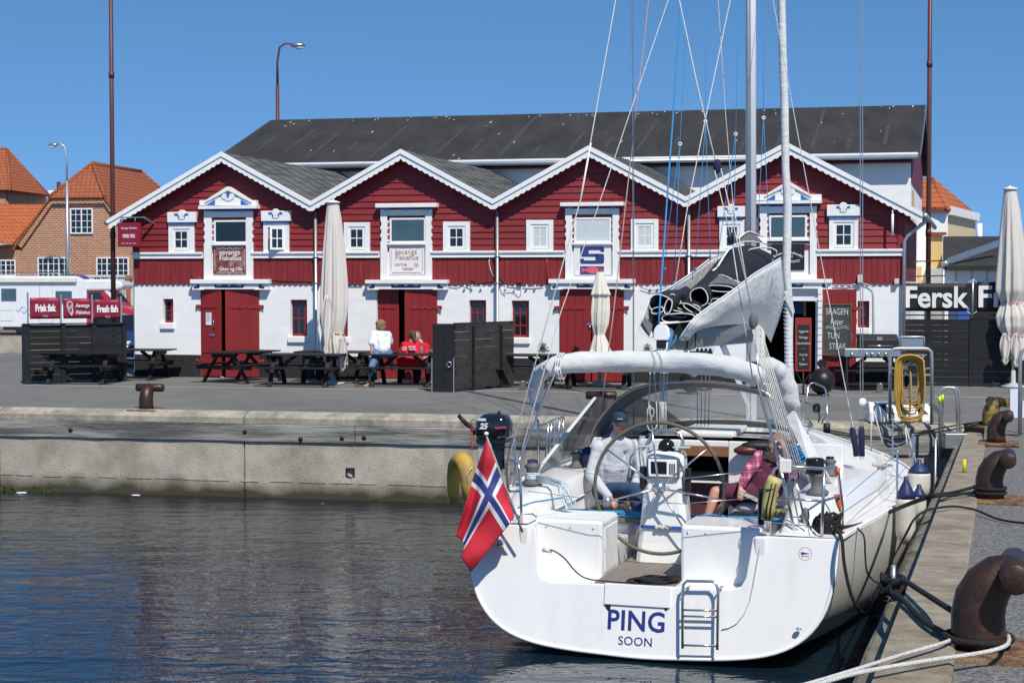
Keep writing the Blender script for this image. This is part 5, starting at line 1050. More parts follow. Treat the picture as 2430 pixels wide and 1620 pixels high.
for k in range(13):
    cxp = 2161+rn.uniform(-2, 2); hw = 19+k*1.25+rn.uniform(-1, 1); bot = 945+rn.uniform(-35, 45) if k < 7 else rn.uniform(985, 1003); dy = -.12-.012*k+rn.uniform(-.02, .02); pts = []
    for t in range(28):
        a = 2*pi*t/28; s_ = sin(a); x = cxp+hw*(cos(a) if s_ > 0 else math.copysign(abs(cos(a))**.45, cos(a))*(1-.25*s_)); y = 872-20*s_-k*.9 if s_ > 0 else 872+(bot-872)*(-s_)**1.1; pts.append(z(x, y, dy))
    b.tube(pts, .0125, 6, closed=True)
b.tube([z(2160, 882, -.14), z(2162, 900, -.2), z(2163, 950, -.22), z(2158, 985, -.2), z(2150, 1003, -.2)], .013, 6); b.build('hose', 'hose_yellow', hr_)['kind'] = 'stuff'
b = MB(); b.cyl(z(2159, 1006, -.14), z(2159, 882, -.14), .012, n=8); b.build('tap_pipe', 'brushed_steel', hr_)
g = G(2133, 1003.5); ba = thing('road_barrier', 'white concrete barrier block with black stripes behind the hose rack', 'barrier', tuple(g)); Y = g.y+.3; a, c = W(2058, 1003, Y), W(2206, 953, Y); zt = c.z; b = MB(); b.prism([(-.2, 1.6), (-.19, 1.75), (-.1, zt), (.1, zt), (.19, 1.75), (.2, 1.6)], a.x, c.x, Matrix.Translation((0, Y, 0)) @ Matrix(((0, 1, 0, 0), (1, 0, 0, 0), (0, 0, 1, 0), (0, 0, 0, 1)))); bb = b.build('block', 'white_render', ba, bevel=.03)
b = MB()
for k in range(4):
    x = a.x+.16+k*.29; yy_ = lambda zz: Y-.206+(.1*(zz-1.75)/(zt-1.75) if zz > 1.75 else .01*(zz-1.6)/.15)
    b.quad((x+.16, yy_(1.75), 1.75), (x+.28, yy_(1.75), 1.75), (x+.12, yy_(zt-.03), zt-.03), (x, yy_(zt-.03), zt-.03))
b.build('stripe', 'black_paint', bb, solid=.003)
# ladder at the corner
g = W(2252, 1026, 26.9); ld = thing('quay_ladder', 'galvanised quay ladder with yellow taped hoops at the corner of the quays', 'ladder', tuple(g)); Y = 26.9; z = lambda px, py, dy=0: W(px, py, Y+dy)
for dx, dy in ((0, 0), (7, .25)):
    b = MB(); b.tube([z(2230+dx, 1085, dy), z(2230+dx, 935, dy), z(2232+dx, 927, dy), z(2239+dx, 920, dy), z(2252+dx, 918.5, dy), z(2262+dx, 921, dy), z(2268+dx, 928, dy), z(2270+dx, 940, dy), z(2272+dx, 1024, dy)], .021, 10); hp = b.build('hoop', 'galvanised', ld)
    mat('tape_yellow', (.6, .75, .02), .4) if 'tape_yellow' not in MATS else 0; b = MB(); b.cyl(z(2230+dx*.9, 956-dx*.5, dy), z(2230+dx*.9, 940-dx*.6, dy), .026, n=10); b.build('yellow_tape', 'tape_yellow', hp)
b = MB(); a = z(2247, 1046); c = z(2285, 1024); b.box(a.x-.05, c.x+.05, Y-.1, Y+.35, 1.25, 1.50); b.build('fixing_box', 'galvanised', ld, bevel=.01)
b = MB(); 
for k in range(6): b.cyl((z(2230, 0).x, Y-.02, 1.1-k*.3), (z(2230, 0).x+.12, Y+.35, 1.1-k*.3), .015, n=8)
b.tube([(z(2230, 0).x, Y, 1.4), (z(2230, 0).x, Y, -.6)], .022, 8); b.tube([(z(2230, 0).x+.1, Y+.32, 1.4), (z(2230, 0).x+.1, Y+.32, -.6)], .022, 8); b.build('rungs', 'galvanised', ld)
b = MB(); p = W(2288, 1139, 18.5); p = rq(19.3, .0, 0); p = Vector((W(2288, 1139, 18.9).x, 18.9, rqz(18.9))); b.cyl(p, p+Vector((0, 0, .16)), .022, n=10); mat('pin_yellow', (.65, .5, .02), .5, var=.1); tag(b.build('marker_pin', 'pin_yellow'), 'small yellow pin upright on the right quay coping', 'marker')
# white service pedestal rail at the right edge
g = W(2421, 1030, 25.5); sr_ = thing('sign_rail', 'galvanised rail carrying white sign boards at the right edge', 'sign', (g.x, g.y, 1.6)); Y = g.y; z = lambda px, py, dy=0: W(px, py, Y+dy)
b = MB(); b.tube([z(2420, 1032), z(2421, 850), z(2424, 835), z(2436, 826), z(2470, 826), z(2480, 840), z(2482, 1032)], .03, 10); b.build('frame', 'galvanised', sr_)
mat('board_pale', (.62, .67, .75), .4, var=.03)
for (x0, x1, y0, y1) in ((2395, 2414, 922, 990), (2424, 2450, 950, 990)): a, c = z(x0, y1), z(x1, y0); b = MB(); b.box(a.x, c.x, Y-.04, Y-.02, a.z, c.z); b.build('sign_board', 'board_pale', sr_)
b = MB(); b.bar(z(2396, 938), z(2424, 938), .02, .02); b.bar(z(2396, 975), z(2424, 975), .02, .02); b.build('clamp', 'rubber', sr_)
# ================= sailing yacht =================
YO = G(1540, 1557, 0.0); YO = Vector((1.453, 16.857, 0)); YA = R(17.3)
BM_ = Matrix.Translation(YO) @ Matrix.Rotation(-YA, 4, 'Z')
def BT(x, y, z): return BM_ @ Vector((x, y, z))
def bh(ax, val, u, v): return hit(BM_, ax, val, u, v)
def bw_(ax, val, u, v): return BM_ @ hit(BM_, ax, val, u, v)
mat('gelcoat', (.80, .80, .785), .25, var=.03, vs=1.2, coat=.4, spec=.5, stretch=(1.6, 1.6, .5), col2=(.72, .715, .68), c2s=2.2, c2t=(.5, .8)); mat('deck_white', (.74, .74, .72), .55, var=.03, bump=.1, bs=90)
mat('nonskid', (.68, .68, .66), .75, var=.04, bump=.5, bs=120); mat('canvas_grey', (.60, .61, .60), .85, var=.07, vs=4, bump=.9, bs=9, stretch=(.5, 1, 1.3)); mat('canvas_dark', (.12, .12, .125), .7, var=.1); mat('sail_black', (.018, .018, .021), .55, var=.2, bump=.3, bs=9); mat('sail_tape', (.72, .72, .70), .6)
mat('boom_grey', (.20, .21, .215), .4, .2, var=.06); mat('alu', (.92, .92, .92), .32, .05, var=.03); mat('rubber_black', (.012, .012, .013), .55, var=.1); mat('rope_white', (.62, .61, .57), .85, var=.15, vs=60, bump=.8, bs=110); mat('rope_black', (.014, .014, .015), .8, var=.3, vs=60, bump=.8, bs=90); mat('rope_blue', (.02, .22, .48), .7, var=.1); mat('rope_pink', (.42, .30, .29), .8, var=.2, vs=40)
mat('wheel_leather', (.115, .11, .085), .65, var=.15, vs=30); mat('smoke_plastic', (.01, .01, .012), .15); mat('navy_cloth', (.012, .016, .06), .8, var=.1); mat('teal_maroon', (.10, .035, .045), .45, var=.1); mat('teak_wood', (.25, .11, .045), .5, var=.2); mat('vinyl_yellow', (.52, .44, .16), .6, var=.2, vs=9)
def teakmat():
    m = mat('teak_deck', (.22, .19, .165), .8, var=.15, vs=20, stretch=(1, .1, 1)); n = m.node_tree.nodes; l = m.node_tree.links; p = n['Principled BSDF']; tc = n.new('ShaderNodeTexCoord'); s = n.new('ShaderNodeSeparateXYZ'); l.new(tc.outputs['Object'], s.inputs[0])
    a = n.new('ShaderNodeMath'); a.operation = 'MULTIPLY'; a.inputs[1].default_value = 1/.052; l.new(s.outputs[0], a.inputs[0]); f = n.new('ShaderNodeMath'); f.operation = 'FRACT'; l.new(a.outputs[0], f.inputs[0]); c = n.new('ShaderNodeMath'); c.operation = 'LESS_THAN'; c.inputs[1].default_value = .12; l.new(f.outputs[0], c.inputs[0])
    mx = n.new('ShaderNodeMix'); mx.data_type = 'RGBA'; l.new(c.outputs[0], mx.inputs[0]); l.new(p.inputs['Base Color'].links[0].from_socket, mx.inputs[6]); mx.inputs[7].default_value = (.02, .02, .02, 1); l.new(mx.outputs[2], p.inputs['Base Color'])
teakmat()
m = mat('clear_vinyl', (.75, .77, .78), .06, var=.02, alpha=.17, spec=.6); m = mat('smoked_vinyl', (.10, .10, .10), .1, var=.05, alpha=.55, spec=.6)
yt = thing('sailing_yacht', 'white sailing yacht moored stern-on with PING SOON on its open transom', 'sailing yacht', tuple(YO), -YA)
HC = -.07
HB = [(0, 2.03), (1, 2.17), (2, 2.32), (3, 2.47), (4, 2.57), (5, 2.58), (6, 2.49), (7, 2.27), (8, 1.96), (9, 1.56), (10, 1.09), (11, .57), (12, .04)]
def hb(y):
    y = max(0, min(12, y)); i = min(int(y), 11); f = y-i; a, b_ = HB[i][1], HB[i+1][1]; return a+(b_-a)*f
def gz(y): return 1.365+.001*y*y
_S = [(1, 1), (.995, .80), (.975, .60), (.93, .40), (.85, .24), (.74, .13), (.60, .065), (.42, .03), (.22, .012), (0, 0)]
SEC = []
for i in range(9):
    p0, p1, p2, p3 = _S[max(i-1, 0)], _S[i], _S[i+1], (_S[i+2] if i < 8 else (-.22, .012))
    for k in range(3):
        t = k/3; SEC.append(tuple(.5*((2*p1[q])+(p2[q]-p0[q])*t+(2*p0[q]-5*p1[q]+4*p2[q]-p3[q])*t*t+(3*p1[q]-p0[q]-3*p2[q]+p3[q])*t**3) for q in (0, 1)))
SEC.append((0, 0)); NS = len(SEC)
def sec(y, k, s):      # hull section point
    fx, fz = SEC[k]; t = min(1, y/12); zb = .045-.55*sin(pi*min(1, y/10))**1.0 if y < 10 else .045+.3*(y-10)/2
    z = zb+(gz(y)-zb)*fz; w_ = hb(y)*(fx**(1+1.6*t)) if k < NS-1 else 0
    if y > 6: w_ *= 1-(1-fz)*.28*(y-6)/6
    yy = y+(.25*(z-.05)/1.31)*max(0, 1-y/1.2)
    if y > 10: yy -= (1-fz)*.35*(y-10)/2
    return BT(HC+s*w_, yy, z)
b = MB(); ys_ = [0, .3, .6, 1, 1.5, 2, 2.5, 3, 3.5, 4, 4.5, 5, 5.5, 6, 6.5, 7, 7.5, 8, 8.5, 9, 9.5, 10, 10.5, 11, 11.5, 12]
vs = [];
for y in ys_: vs += [sec(y, k, 1) for k in range(NS)]+[sec(y, k, -1) for k in range(NS-2, -1, -1)]
n = 2*NS-1; b.add(vs, [(i*n+k, i*n+k+1, (i+1)*n+k+1, (i+1)*n+k) for i in range(len(ys_)-1) for k in range(n-1)], True); b.add(vs[-n:], [tuple(range(n))])
hull = b.build('hull', 'gelcoat', yt)
# transom with the cut-out
def TP(x, z, o=0): return BT(x, .25*(z-.05)/1.31-.012-o, z+.19*0)
out = [(HC-2.0*fx if k < NS-1 else HC, .05+1.315*fz) for k, (fx, fz) in enumerate(SEC)]; out += [(2*HC-x, z) for x, z in out[-2::-1]]
top = [(1.12, 1.36), (1.06, 1.34), (1.0, .92), (.95, .83), (.86, .80), (-1.12, .77), (-1.22, .80), (-1.27, .88), (-1.32, 1.33), (-1.38, 1.355)]
b = MB(); poly = out+top; nn_ = len(poly); f = [TP(x, z, 0) for x, z in poly]; g_ = [TP(x, z, -.05) for x, z in poly]
b.add(f+g_, [tuple(range(nn_)), tuple(range(nn_, 2*nn_))[::-1]]+[(i, nn_+i, nn_+(i+1) % nn_, (i+1) % nn_) for i in range(nn_)]); tr = b.build('transom', 'gelcoat', yt, bevel=.012)
b = MB(); rim = [TP(x*1.004, z-.004, -.0) for x, z in out]; b.tube(rim, .02, 8); b.build('transom_edge', 'gelcoat', tr)
MT = BM_ @ Matrix(((1, 0, 0, 0), (0, 0.982, .187, 0), (0, -.187, .982, 0), (0, 0, 0, 1)))  # helper tilt, x along transom, z up the slope
def tpx(u, v):
    lo, hi = 0, .4
    for _ in range(20):
        m_ = (lo+hi)/2; p = bh(1, m_, u, v)
        if .25*(p.z-.05)/1.31-.012 > m_: lo = m_
        else: hi = m_
    return p.x, p.z
mat('name_blue', (.025, .035, .20), .4)
for tx, u, v, sz, wsc, bo_ in (('PING', 1509.5, 1475, .295, .93, .006), ('SOON', 1507.5, 1522, .130, .98, .001)):
    x, z = tpx(u, v); p = TP(x, z, .001); a = math.atan(.19); Mx = Matrix.Translation(p) @ Matrix.Rotation(-YA, 4, 'Z') @ Matrix.Rotation(-a, 4, 'X'); dress(yt, [(tx, sz, 0, 0)], 'name_blue', tr, Mx, bold=bo_, wsc=wsc, sp=1.05)
x0, z0 = tpx(1434, 1432); x1, z1 = tpx(1593, 1391); b = MB(); vs = [TP(x, z, o) for o in (.022, -.01) for x, z in ((x0, z0), (x1, z0), (x1, z1), (x0, z1))]; b.add(vs, [(0, 1, 2, 3), (0, 4, 5, 1), (1, 5, 6, 2), (2, 6, 7, 3), (3, 7, 4, 0)]); hp = b.build('step_hatch', 'gelcoat', tr, bevel=.008)
for uu in (1443, 1579): x, z = tpx(uu, 1436); b = MB(); b.add([TP(x-.035, z+.01, .012), TP(x+.035, z+.01, .012), TP(x+.02, z-.055, .003), TP(x, z-.05, .003)], [(0, 1, 2, 3)]); b.build('hatch_hinge', 'rubber_black', hp, solid=.004)
# club sticker
x, z = tpx(1911, 1313); p = TP(x, z, .002); Mx = Matrix.Translation(p) @ Matrix.Rotation(-YA, 4, 'Z') @ Matrix.Rotation(-math.atan(.19), 4, 'X'); b = MB()
for k in range(16):
    a0 = 2*pi*k/16; a1 = a0+.25; b.quad(*[Mx@Vector((r*cos(a), 0, r*sin(a))) for r, a in ((.062, a0), (.070, a0), (.070, a1), (.062, a1))])
mat('sticker_red', (.6, .03, .08), .5); b.build('sticker_ring', 'sticker_red', tr); b = MB(); b.quad(*[Mx@Vector(q) for q in ((-.045, 0, -.012), (-.045, 0, .018), (.05, 0, .003))]); b.build('sticker_pennant', 'name_blue', tr); dress(yt, [('SEIL KLUB', .017, 0, -.024)], 'name_blue', tr, Mx)
x, z = tpx(1188, 1287); p = TP(x, z, .03); b = MB(); b.ball(p, .045, 14, sc=(1, .8, 1)); b.build('stern_light', 'steel', tr)
b = MB(); x, z = tpx(1893, 1489); b.lathe([(.03, 0), (.035, .01), (.02, .02)], BT(x+.02, .0, z), 10); b.build('outlet', 'steel', hull)
# inner transom recess and boxes
def wbox(name, m, x0, x1, y0, y1, z0, z1, parent=None, bev=.02):
    b = MB(); b.box(x0, x1, y0, y1, z0, z1, BM_); return b.build(name, m, parent or yt, bevel=bev)
wbox('aft_platform', 'gelcoat', -1.42, 1.2, .16, .75, .60, .765, bev=.01)
wbox('cockpit_sole', 'teak_deck', -.66, .22, .22, 4.2, .70, .775, bev=0)
pb = wbox('port_helm_seat', 'gelcoat', -1.45, -.66, .58, 1.35, .70, 1.385, bev=.035); sb_ = wbox('starboard_helm_seat', 'gelcoat', .22, 1.1, .58, 1.35, .70, 1.385, bev=.035)
for bx, xs in ((pb, (-1.30, -1.02, -.76)), (sb_, (.30, .50))):
    b = MB()
    for x in xs: b.cyl(BT(x, .57, 1.31), BT(x, .585, 1.31), .012, n=8)
    b.build('screw_heads', 'steel', bx)
b = MB(); b.box(-.662, -.65, .70, 1.28, .80, 1.30, BM_); b.build('locker_door', 'deck_white', pb, bevel=.006)
for x0, x1 in ((-1.5, -1.4), (1.08, 1.2)): MB().box(x0, x1, .2, .62, .7, 1.36, BM_).build('recess_cheek', 'gelcoat', yt, bevel=.02)
b = MB(); b.box(-1.44, -.7, .62, 1.33, 1.386, 1.39, BM_); b.build('seat_pad', 'deck_white', pb)
# cockpit side lockers, benches, well
for s, (xi_, xo) in (('port', (-.72, -1.5)), ('starboard', (.27, 1.35))):
    a, c = min(xi_, xo), max(xi_, xo)
    be = wbox('bench', 'gelcoat', a, c, 2.15, 4.02, .70, 1.14, bev=.03); wbox('bench_teak', 'teak_deck', a+.05, c-.03, 2.2, 4.0, 1.142, 1.152, be, 0); wbox('side_locker', 'gelcoat', a, c-.0, 1.36, 2.14, .70, 1.02, bev=.03)
b = MB()
for s in (-1, 1):
    vs = []; Y_ = [.32, .6, .9, 1.4, 2, 2.6, 3.2, 3.8, 4.3]
    for y in Y_:
        h = 1.40+.24*min(1, max(0, (y-.3)/.9)); inn = -1.46 if s < 0 else 1.32; ou = HC+s*(hb(y)-.30); pr = [(ou, gz(y)-.01), (ou-s*.09, h-.05), (ou-s*.14, h), (inn+s*.05, h+.01), (inn, h-.03), (inn-s*.03, .95)]; vs += [BT(x, y, z) for x, z in pr]
    n = 6; b.add(vs, [(i*n+k, i*n+k+1, (i+1)*n+k+1, (i+1)*n+k) for i in range(len(Y_)-1) for k in range(n-1)], True); b.add(vs[:n], [tuple(range(n))]); b.add(vs[-n:], [tuple(range(n))])
co = b.build('coaming', 'gelcoat', yt)
# decks
b = MB()
for s in (-1, 1):
    vs = []; Y_ = [.26, .6, 1, 1.5, 2, 2.5, 3, 3.5, 4]
    for y in Y_: vs += [BT(HC+s*(hb(y)-.0), y+.0, gz(y)), BT(HC+s*(hb(y)-.10), y, gz(y)+.005), BT(-1.42 if s < 0 else 1.28, y, gz(y)+.012)]
    b.add(vs, [(i*3+k, i*3+k+1, (i+1)*3+k+1, (i+1)*3+k) for i in range(len(Y_)-1) for k in range(2)])
Y_ = [4, 4.5, 5, 5.5, 6, 6.5, 7, 7.5, 8, 8.5, 9, 9.5, 10, 10.5, 11, 11.5, 12]; vs = []
for y in Y_:
    for k in range(9): t = (k-4)/4; vs.append(BT(HC+t*hb(y), y, gz(y)+.05*(1-t*t)))
b.add(vs, [(i*9+k, i*9+k+1, (i+1)*9+k+1, (i+1)*9+k) for i in range(len(Y_)-1) for k in range(8)], True)
dk = b.build('deck', 'nonskid', yt)
b = MB()
for s in (-1, 1): b.tube([BT(HC+s*(hb(y)-.02), max(y, .25), gz(y)+.018) for y in ys_], .017, 6)
b.build('toe_rail', 'alu', dk)
# coachroof
b = MB(); st = []; Y_ = [4.0, 4.3, 4.8, 5.5, 6.2, 7, 7.8, 8.5, 9.1, 9.6]
for y in Y_:
    t = (y-4)/5.6; w_ = 1.62-.85*t**1.5; h = 2.0-.30*t-(.25*max(0, (t-.85)/.15) if t > .85 else 0); w2 = w_-.33
    row = [(w_, gz(y)+.01), (w_-.08, gz(y)+(h-gz(y))*.55), (w2+.06, h-.06), (w2-.05, h-.01), (w2*.5, h+.03), (0, h+.045)]; row = [(x+HC, z) for x, z in row]+[(HC-x, z) for x, z in row[-2::-1]]; st.append([BT(x, y, z) for x, z in row])
n = 11; vs = [p for r in st for p in r]; b.add(vs, [(i*n+k, i*n+k+1, (i+1)*n+k+1, (i+1)*n+k) for i in range(len(Y_)-1) for k in range(n-1)], True); b.add(vs[-n:], [tuple(range(n))]); cr = b.build('coachroof', 'gelcoat', yt)
b = MB(); h0 = 1.98
for (x0, x1, z0, z1) in ((-1.75, -.47, .8, h0), (.16, 1.62, .8, h0), (-.47, .16, 1.90, h0)): b.box(x0, x1, 4.0, 4.05, z0, z1, BM_)
bk = b.build('bulkhead', 'gelcoat', yt, bevel=.015)
b = MB(); b.box(-.47, .16, 3.97, 4.03, 1.78, 1.9, BM_); b.build('companionway_lintel', 'teak_wood', bk)
b = MB(); b.quad(*[BT(*p) for p in ((-.8, 5.2, .3), (.6, 5.2, .3), (.6, 5.2, 2), (-.8, 5.2, 2))]); b.build('cabin_interior', 'dark_interior', bk)
b = MB(); b.box(-.47, .02, 4.2, 4.22, .6, 1.42, BM_); b.build('companion_door', 'teal_maroon', bk); b = MB(); b.box(-.60, .12, 4.05, 4.5, .66, .76, BM_); b.build('cabin_step', 'teak_wood', bk)
b = MB(); b.box(-.52, .22, 4.0, 5.2, 2.02, 2.09, BM_); b.build('sliding_hatch', 'deck_white', cr, bevel=.02)
mat('hatch_glass', (.30, .36, .42), .08, spec=.7)
def cside(y, f):     # point on the starboard coachroof side
    t = (y-4)/5.6; w_ = 1.62-.85*t**1.5; h = 2.0-.30*t; return BT(HC+w_-.04-.22*f+.012, y, gz(y)+(h-gz(y))*(.18+.62*f)+.01)
for (y0, y1) in ((5.15, 5.75), (6.3, 6.85)):
    b = MB(); b.quad(cside(y0, .15), cside(y1, .15), cside(y1, .85), cside(y0, .85)); o = b.build('portlight', 'steel', cr, solid=.015); b = MB(); b.quad(*[p+Vector((.012, -.006, .01)) for p in (cside(y0+.07, .28), cside(y1-.07, .28), cside(y1-.07, .72), cside(y0+.07, .72))]); b.build('pane', 'hatch_glass', o, solid=.012)
b = MB(); b.box(-.35, .25, 8.2, 8.75, 1.78, 1.83, BM_); b.build('deck_hatch', 'hatch_glass', cr, bevel=.01)
b = MB(); 
for s in (-1, 1): b.tube([BT(HC+s*(1.15-.0), 4.9, 1.97), BT(HC+s*1.12, 5.0, 2.04), BT(HC+s*.92, 7.3, 1.93), BT(HC+s*.90, 7.4, 1.86)], .014, 8)
b.build('grab_rail', 'steel', cr)
# traveller with blue ropes
b = MB(); b.box(-1.46, 1.32, 2.02, 2.12, 1.16, 1.22, BM_); tv = b.build('traveller_track', 'canvas_dark', yt, bevel=.01)
b = MB()
for k, (dy, dz) in enumerate(((0, .03), (-.03, .05), (.03, .04), (.0, .06), (-.02, .025))): b.tube([BT(-1.45+2.75*i/14, 2.05+dy+.012*sin(i*1.7+k), 1.23+dz+.010*sin(i*2.3+k*2)) for i in range(15)], .0125, 6)
b.build('traveller_ropes', 'rope_blue', tv)
# pedestal, wheel, instruments
b = MB(); vs = []
for z, xl, xr, y0, y1 in ((.76, -.53, .13, 1.62, 2.15), (1.0, -.51, .09, 1.66, 2.1), (1.5, -.465, .035, 1.70, 2.02), (2.0, -.43, .01, 1.74, 2.0), (2.06, -.40, -.02, 1.80, 1.98)):
    vs += [BT(x, y, z) for x, y in ((xl, y0+.06), (xl+.06, y0), (xr-.06, y0), (xr, y0+.06), (xr, y1), (xl, y1))]
b.add(vs, [(i*6+k, i*6+(k+1) % 6, (i+1)*6+(k+1) % 6, (i+1)*6+k) for i in range(4) for k in range(6)]+[(24, 25, 26, 27, 28, 29)]); pd = b.build('steering_pedestal', 'gelcoat', yt, bevel=.012)
b = MB(); b.box(-.40, -.02, 1.67, 1.73, 1.76, 1.99, BM_); sc = b.build('plotter', 'canvas_dark', pd, bevel=.01); b = MB(); b.box(-.38, -.045, 1.655, 1.672, 1.775, 1.975, BM_); b.build('plotter_face', 'alu', sc, bevel=.006); b = MB(); b.box(-.345, -.16, 1.648, 1.656, 1.81, 1.95, BM_); b.build('screen', 'smoke_plastic', sc)
b = MB()
for i in range(3):
    for j in range(5): b.box(-.13+i*.026, -.113+i*.026, 1.648, 1.656, 1.81+j*.026, 1.825+j*.026, BM_)
b.build('plotter_keys', 'rubber_black', sc)
for x in (-.49, .045): b = MB(); b.box(x, x+.06, 1.68, 1.78, 1.62 if x < 0 else 1.56, 1.88, BM_); b.build('engine_panel', 'rubber_black', pd, bevel=.01)
b = MB(); b.lathe([(.09, -.02), (.10, .0), (.10, .04), (.08, .09), (.04, .12), (.01, .13)], BT(-.21, 1.88, 2.07), 16); b.build('compass', 'smoke_plastic', pd)
b = MB(); b.tube([BT(-.42, 1.82, 2.02), BT(-.42, 1.86, 2.18), BT(-.38, 1.88, 2.26), BT(-.32, 1.88, 2.29), BT(-.12, 1.88, 2.29), BT(-.05, 1.88, 2.26), BT(-.01, 1.86, 2.18), BT(-.01, 1.82, 2.02)], .017, 10); b.build('guard_hoop', 'steel', pd)
mat('frosted', (.45, .58, .56), .3, var=.02); b = MB(); b.box(-.54, -.34, 1.76, 1.9, 2.10, 2.115, BM_); b.build('cup_shelf', 'frosted', pd, bevel=.01); MB().box(-.12, .08, 1.76, 1.9, 2.10, 2.115, BM_).build('cup_shelf', 'frosted', pd, bevel=.01)
b = MB(); b.lathe([(.03, 0), (.038, .11), (.036, .11), (.028, .005)], BT(-.49, 1.83, 2.116), 14); b.build('cup', 'clear_vinyl', pd)
b = MB(); b.box(-.53, .11, 1.645, 1.655, 1.17, 1.205, BM_); b.build('blue_strap', 'poster_blue', pd); b = MB()
for k in range(5): b.ball(BT(-.27+k*.035, 1.63, 1.185+.01*(k % 2)), .028, 8)
b.build('strap_knot', 'rope_white', pd)
dress(yt, [('Hanse', .07, 0, 0)], 'print_grey', pd, BM_ @ Matrix.Translation((-.2, 1.695, 1.66)), shear=.3, wsc=.8)
WC = Vector((-.22, 1.5, 1.66)); b = MB(); b.tube([BM_@(WC+Vector((.757*cos(a), 0.0, .757*sin(a)))) for a in [2*pi*k/64 for k in range(64)]], .021, 10, closed=True); wl = b.build('steering_wheel', 'wheel_leather', yt)
b = MB()
for a in (97, 40, -8, -57, -116, 196, 145): a = R(a); b.tube([BM_@WC, BM_@(WC+Vector((.74*cos(a), 0, .74*sin(a))))], [.014, .009], 8)
b.lathe([(.075, -.03), (.08, 0), (.06, .03), (.02, .05)], n=18, M=BM_ @ Matrix.Translation(WC) @ Matrix.Rotation(pi/2, 4, 'X')); b.cyl(BM_@WC, BM_@(WC+Vector((0, .25, 0))), .04); b.build('spokes', 'steel', wl)
# companionway ladder of the transom
b = MB(); q = lambda u, v, o: (lambda t: TP(t[0], t[1], o))(tpx(u, v))
b.tube([q(1625, 1532, .12), q(1625, 1395, .12), q(1627, 1381, .12), q(1635, 1373, .12), q(1697, 1374, .12), q(1705, 1382, .12), q(1709, 1397, .12), q(1707, 1535, .12)], .016, 10)
for v in (1441, 1455.5, 1524): b.cyl(q(1625, v, .12), q(1708, v+2, .12), .012, n=8)
for u in (1637, 1715): b.tube([q(u-5, 1390, .12), q(u, 1390, .01)], .012, 8)
b.build('bathing_ladder', 'steel', yt)
b = MB(); b.tube([q(u, v, .012) for u, v in ((1808, 1272), (1803, 1300), (1796, 1340), (1788, 1385), (1779, 1425), (1766, 1455), (1748, 1478), (1730, 1488), (1713, 1492))], .006, 5); b.build('ladder_lanyard', 'rope_white', tr)
# pushpit rails, stanchions
b = MB(); z_ = .35
def rp(u, v, y): return bw_(1, y, u, v)
b.tube([rp(1822, 1262, .30), rp(1826, 1160, .30), rp(1830, 1130, .30), rp(1838, 1112, .30), rp(1852, 1105, .30), rp(1950, 1111, .32), rp(1983, 1107, .9), rp(1988, 1112, 1.0), rp(1999, 1200, 1.0), rp(1999, 1255, 1.0)], .0165, 10)
b.tube([rp(1956, 1110, .32), rp(1950, 1274, .30)], .0165, 10); b.tube([rp(1838, 1181, .30), rp(1952, 1188, .31), rp(1998, 1175, 1.0)], .0145, 10); b.build('pushpit', 'steel', yt)
b = MB(); b.tube([rp(1200, 1262, .3), rp(1236, 1246, .34), rp(1236, 1115, .4)], .001, 4) if False else None
b.tube([rp(1238, 1248, .30), rp(1236, 1170, .32), rp(1234, 1115, .34), rp(1230, 1100, .36), rp(1218, 1092, .40), rp(1205, 1090, .6), rp(1206, 1160, 1.2)], .0165, 10); b.tube([rp(1236, 1165, .32), rp(1212, 1166, .9), rp(1192, 1150, 1.6)], .0145, 10)
b.build('pushpit', 'steel', yt)
b = MB()
for (u0, v0, u1, v1, y) in ((1278, 1112, 1276, 960, 3.0), (1295, 1095, 1302, 1003, 3.6), (1303, 1090, 1309, 1000, 3.7), (1318, 1105, 1329, 990, 4.4), (1335, 1080, 1337, 990, 4.6)): b.tube([rp(u0, v0, y), rp(u1, v1, y)], .016, 8)
b.tube([rp(1277, 1010, 3.0), rp(1300, 1003, 3.6), rp(1310, 997, 3.7), rp(1329, 990, 4.4), rp(1338, 988, 4.6)], .014, 8); b.build('gangway_rail', 'steel', yt)
SP = []
for s in (-1, 1):
    for y in (3.2, 5.3, 7.4, 9.4):
        base = BT(HC+s*(hb(y)-.08), y, gz(y)); b = MB(); b.lathe([(.03, 0), (.025, .04), (.013, .06), (.0125, .62), (.008, .63)], base, 8); b.build('stanchion', 'steel', yt); SP.append((s, y, base))
for s in (-1, 1):
    b = MB(); pts = [(rp(1999, 1185, 1.0) if s > 0 else rp(1206, 1095, .6))]+[p+Vector((0, 0, .6)) for ss, y, p in SP if ss == s]+[BT(HC+s*.45, 11.1, 2.15)]; b.tube(pts, .0045, 5); b.tube([p-Vector((0, 0, .3)) for p in pts], .004, 5); b.build('lifeline', 'steel', yt)
b = MB(); b.tube([BT(-1.45, .36, 2.05), BT(-.6, .3, 1.93), BT(.3, .3, 1.93), BT(1.15, .32, 2.05)], .004, 5); b.tube([BT(-1.45, .36, 1.72), BT(-.6, .3, 1.66), BT(.3, .3, 1.66), BT(1.15, .32, 1.76)], .004, 5); b.build('stern_wire', 'steel', yt)
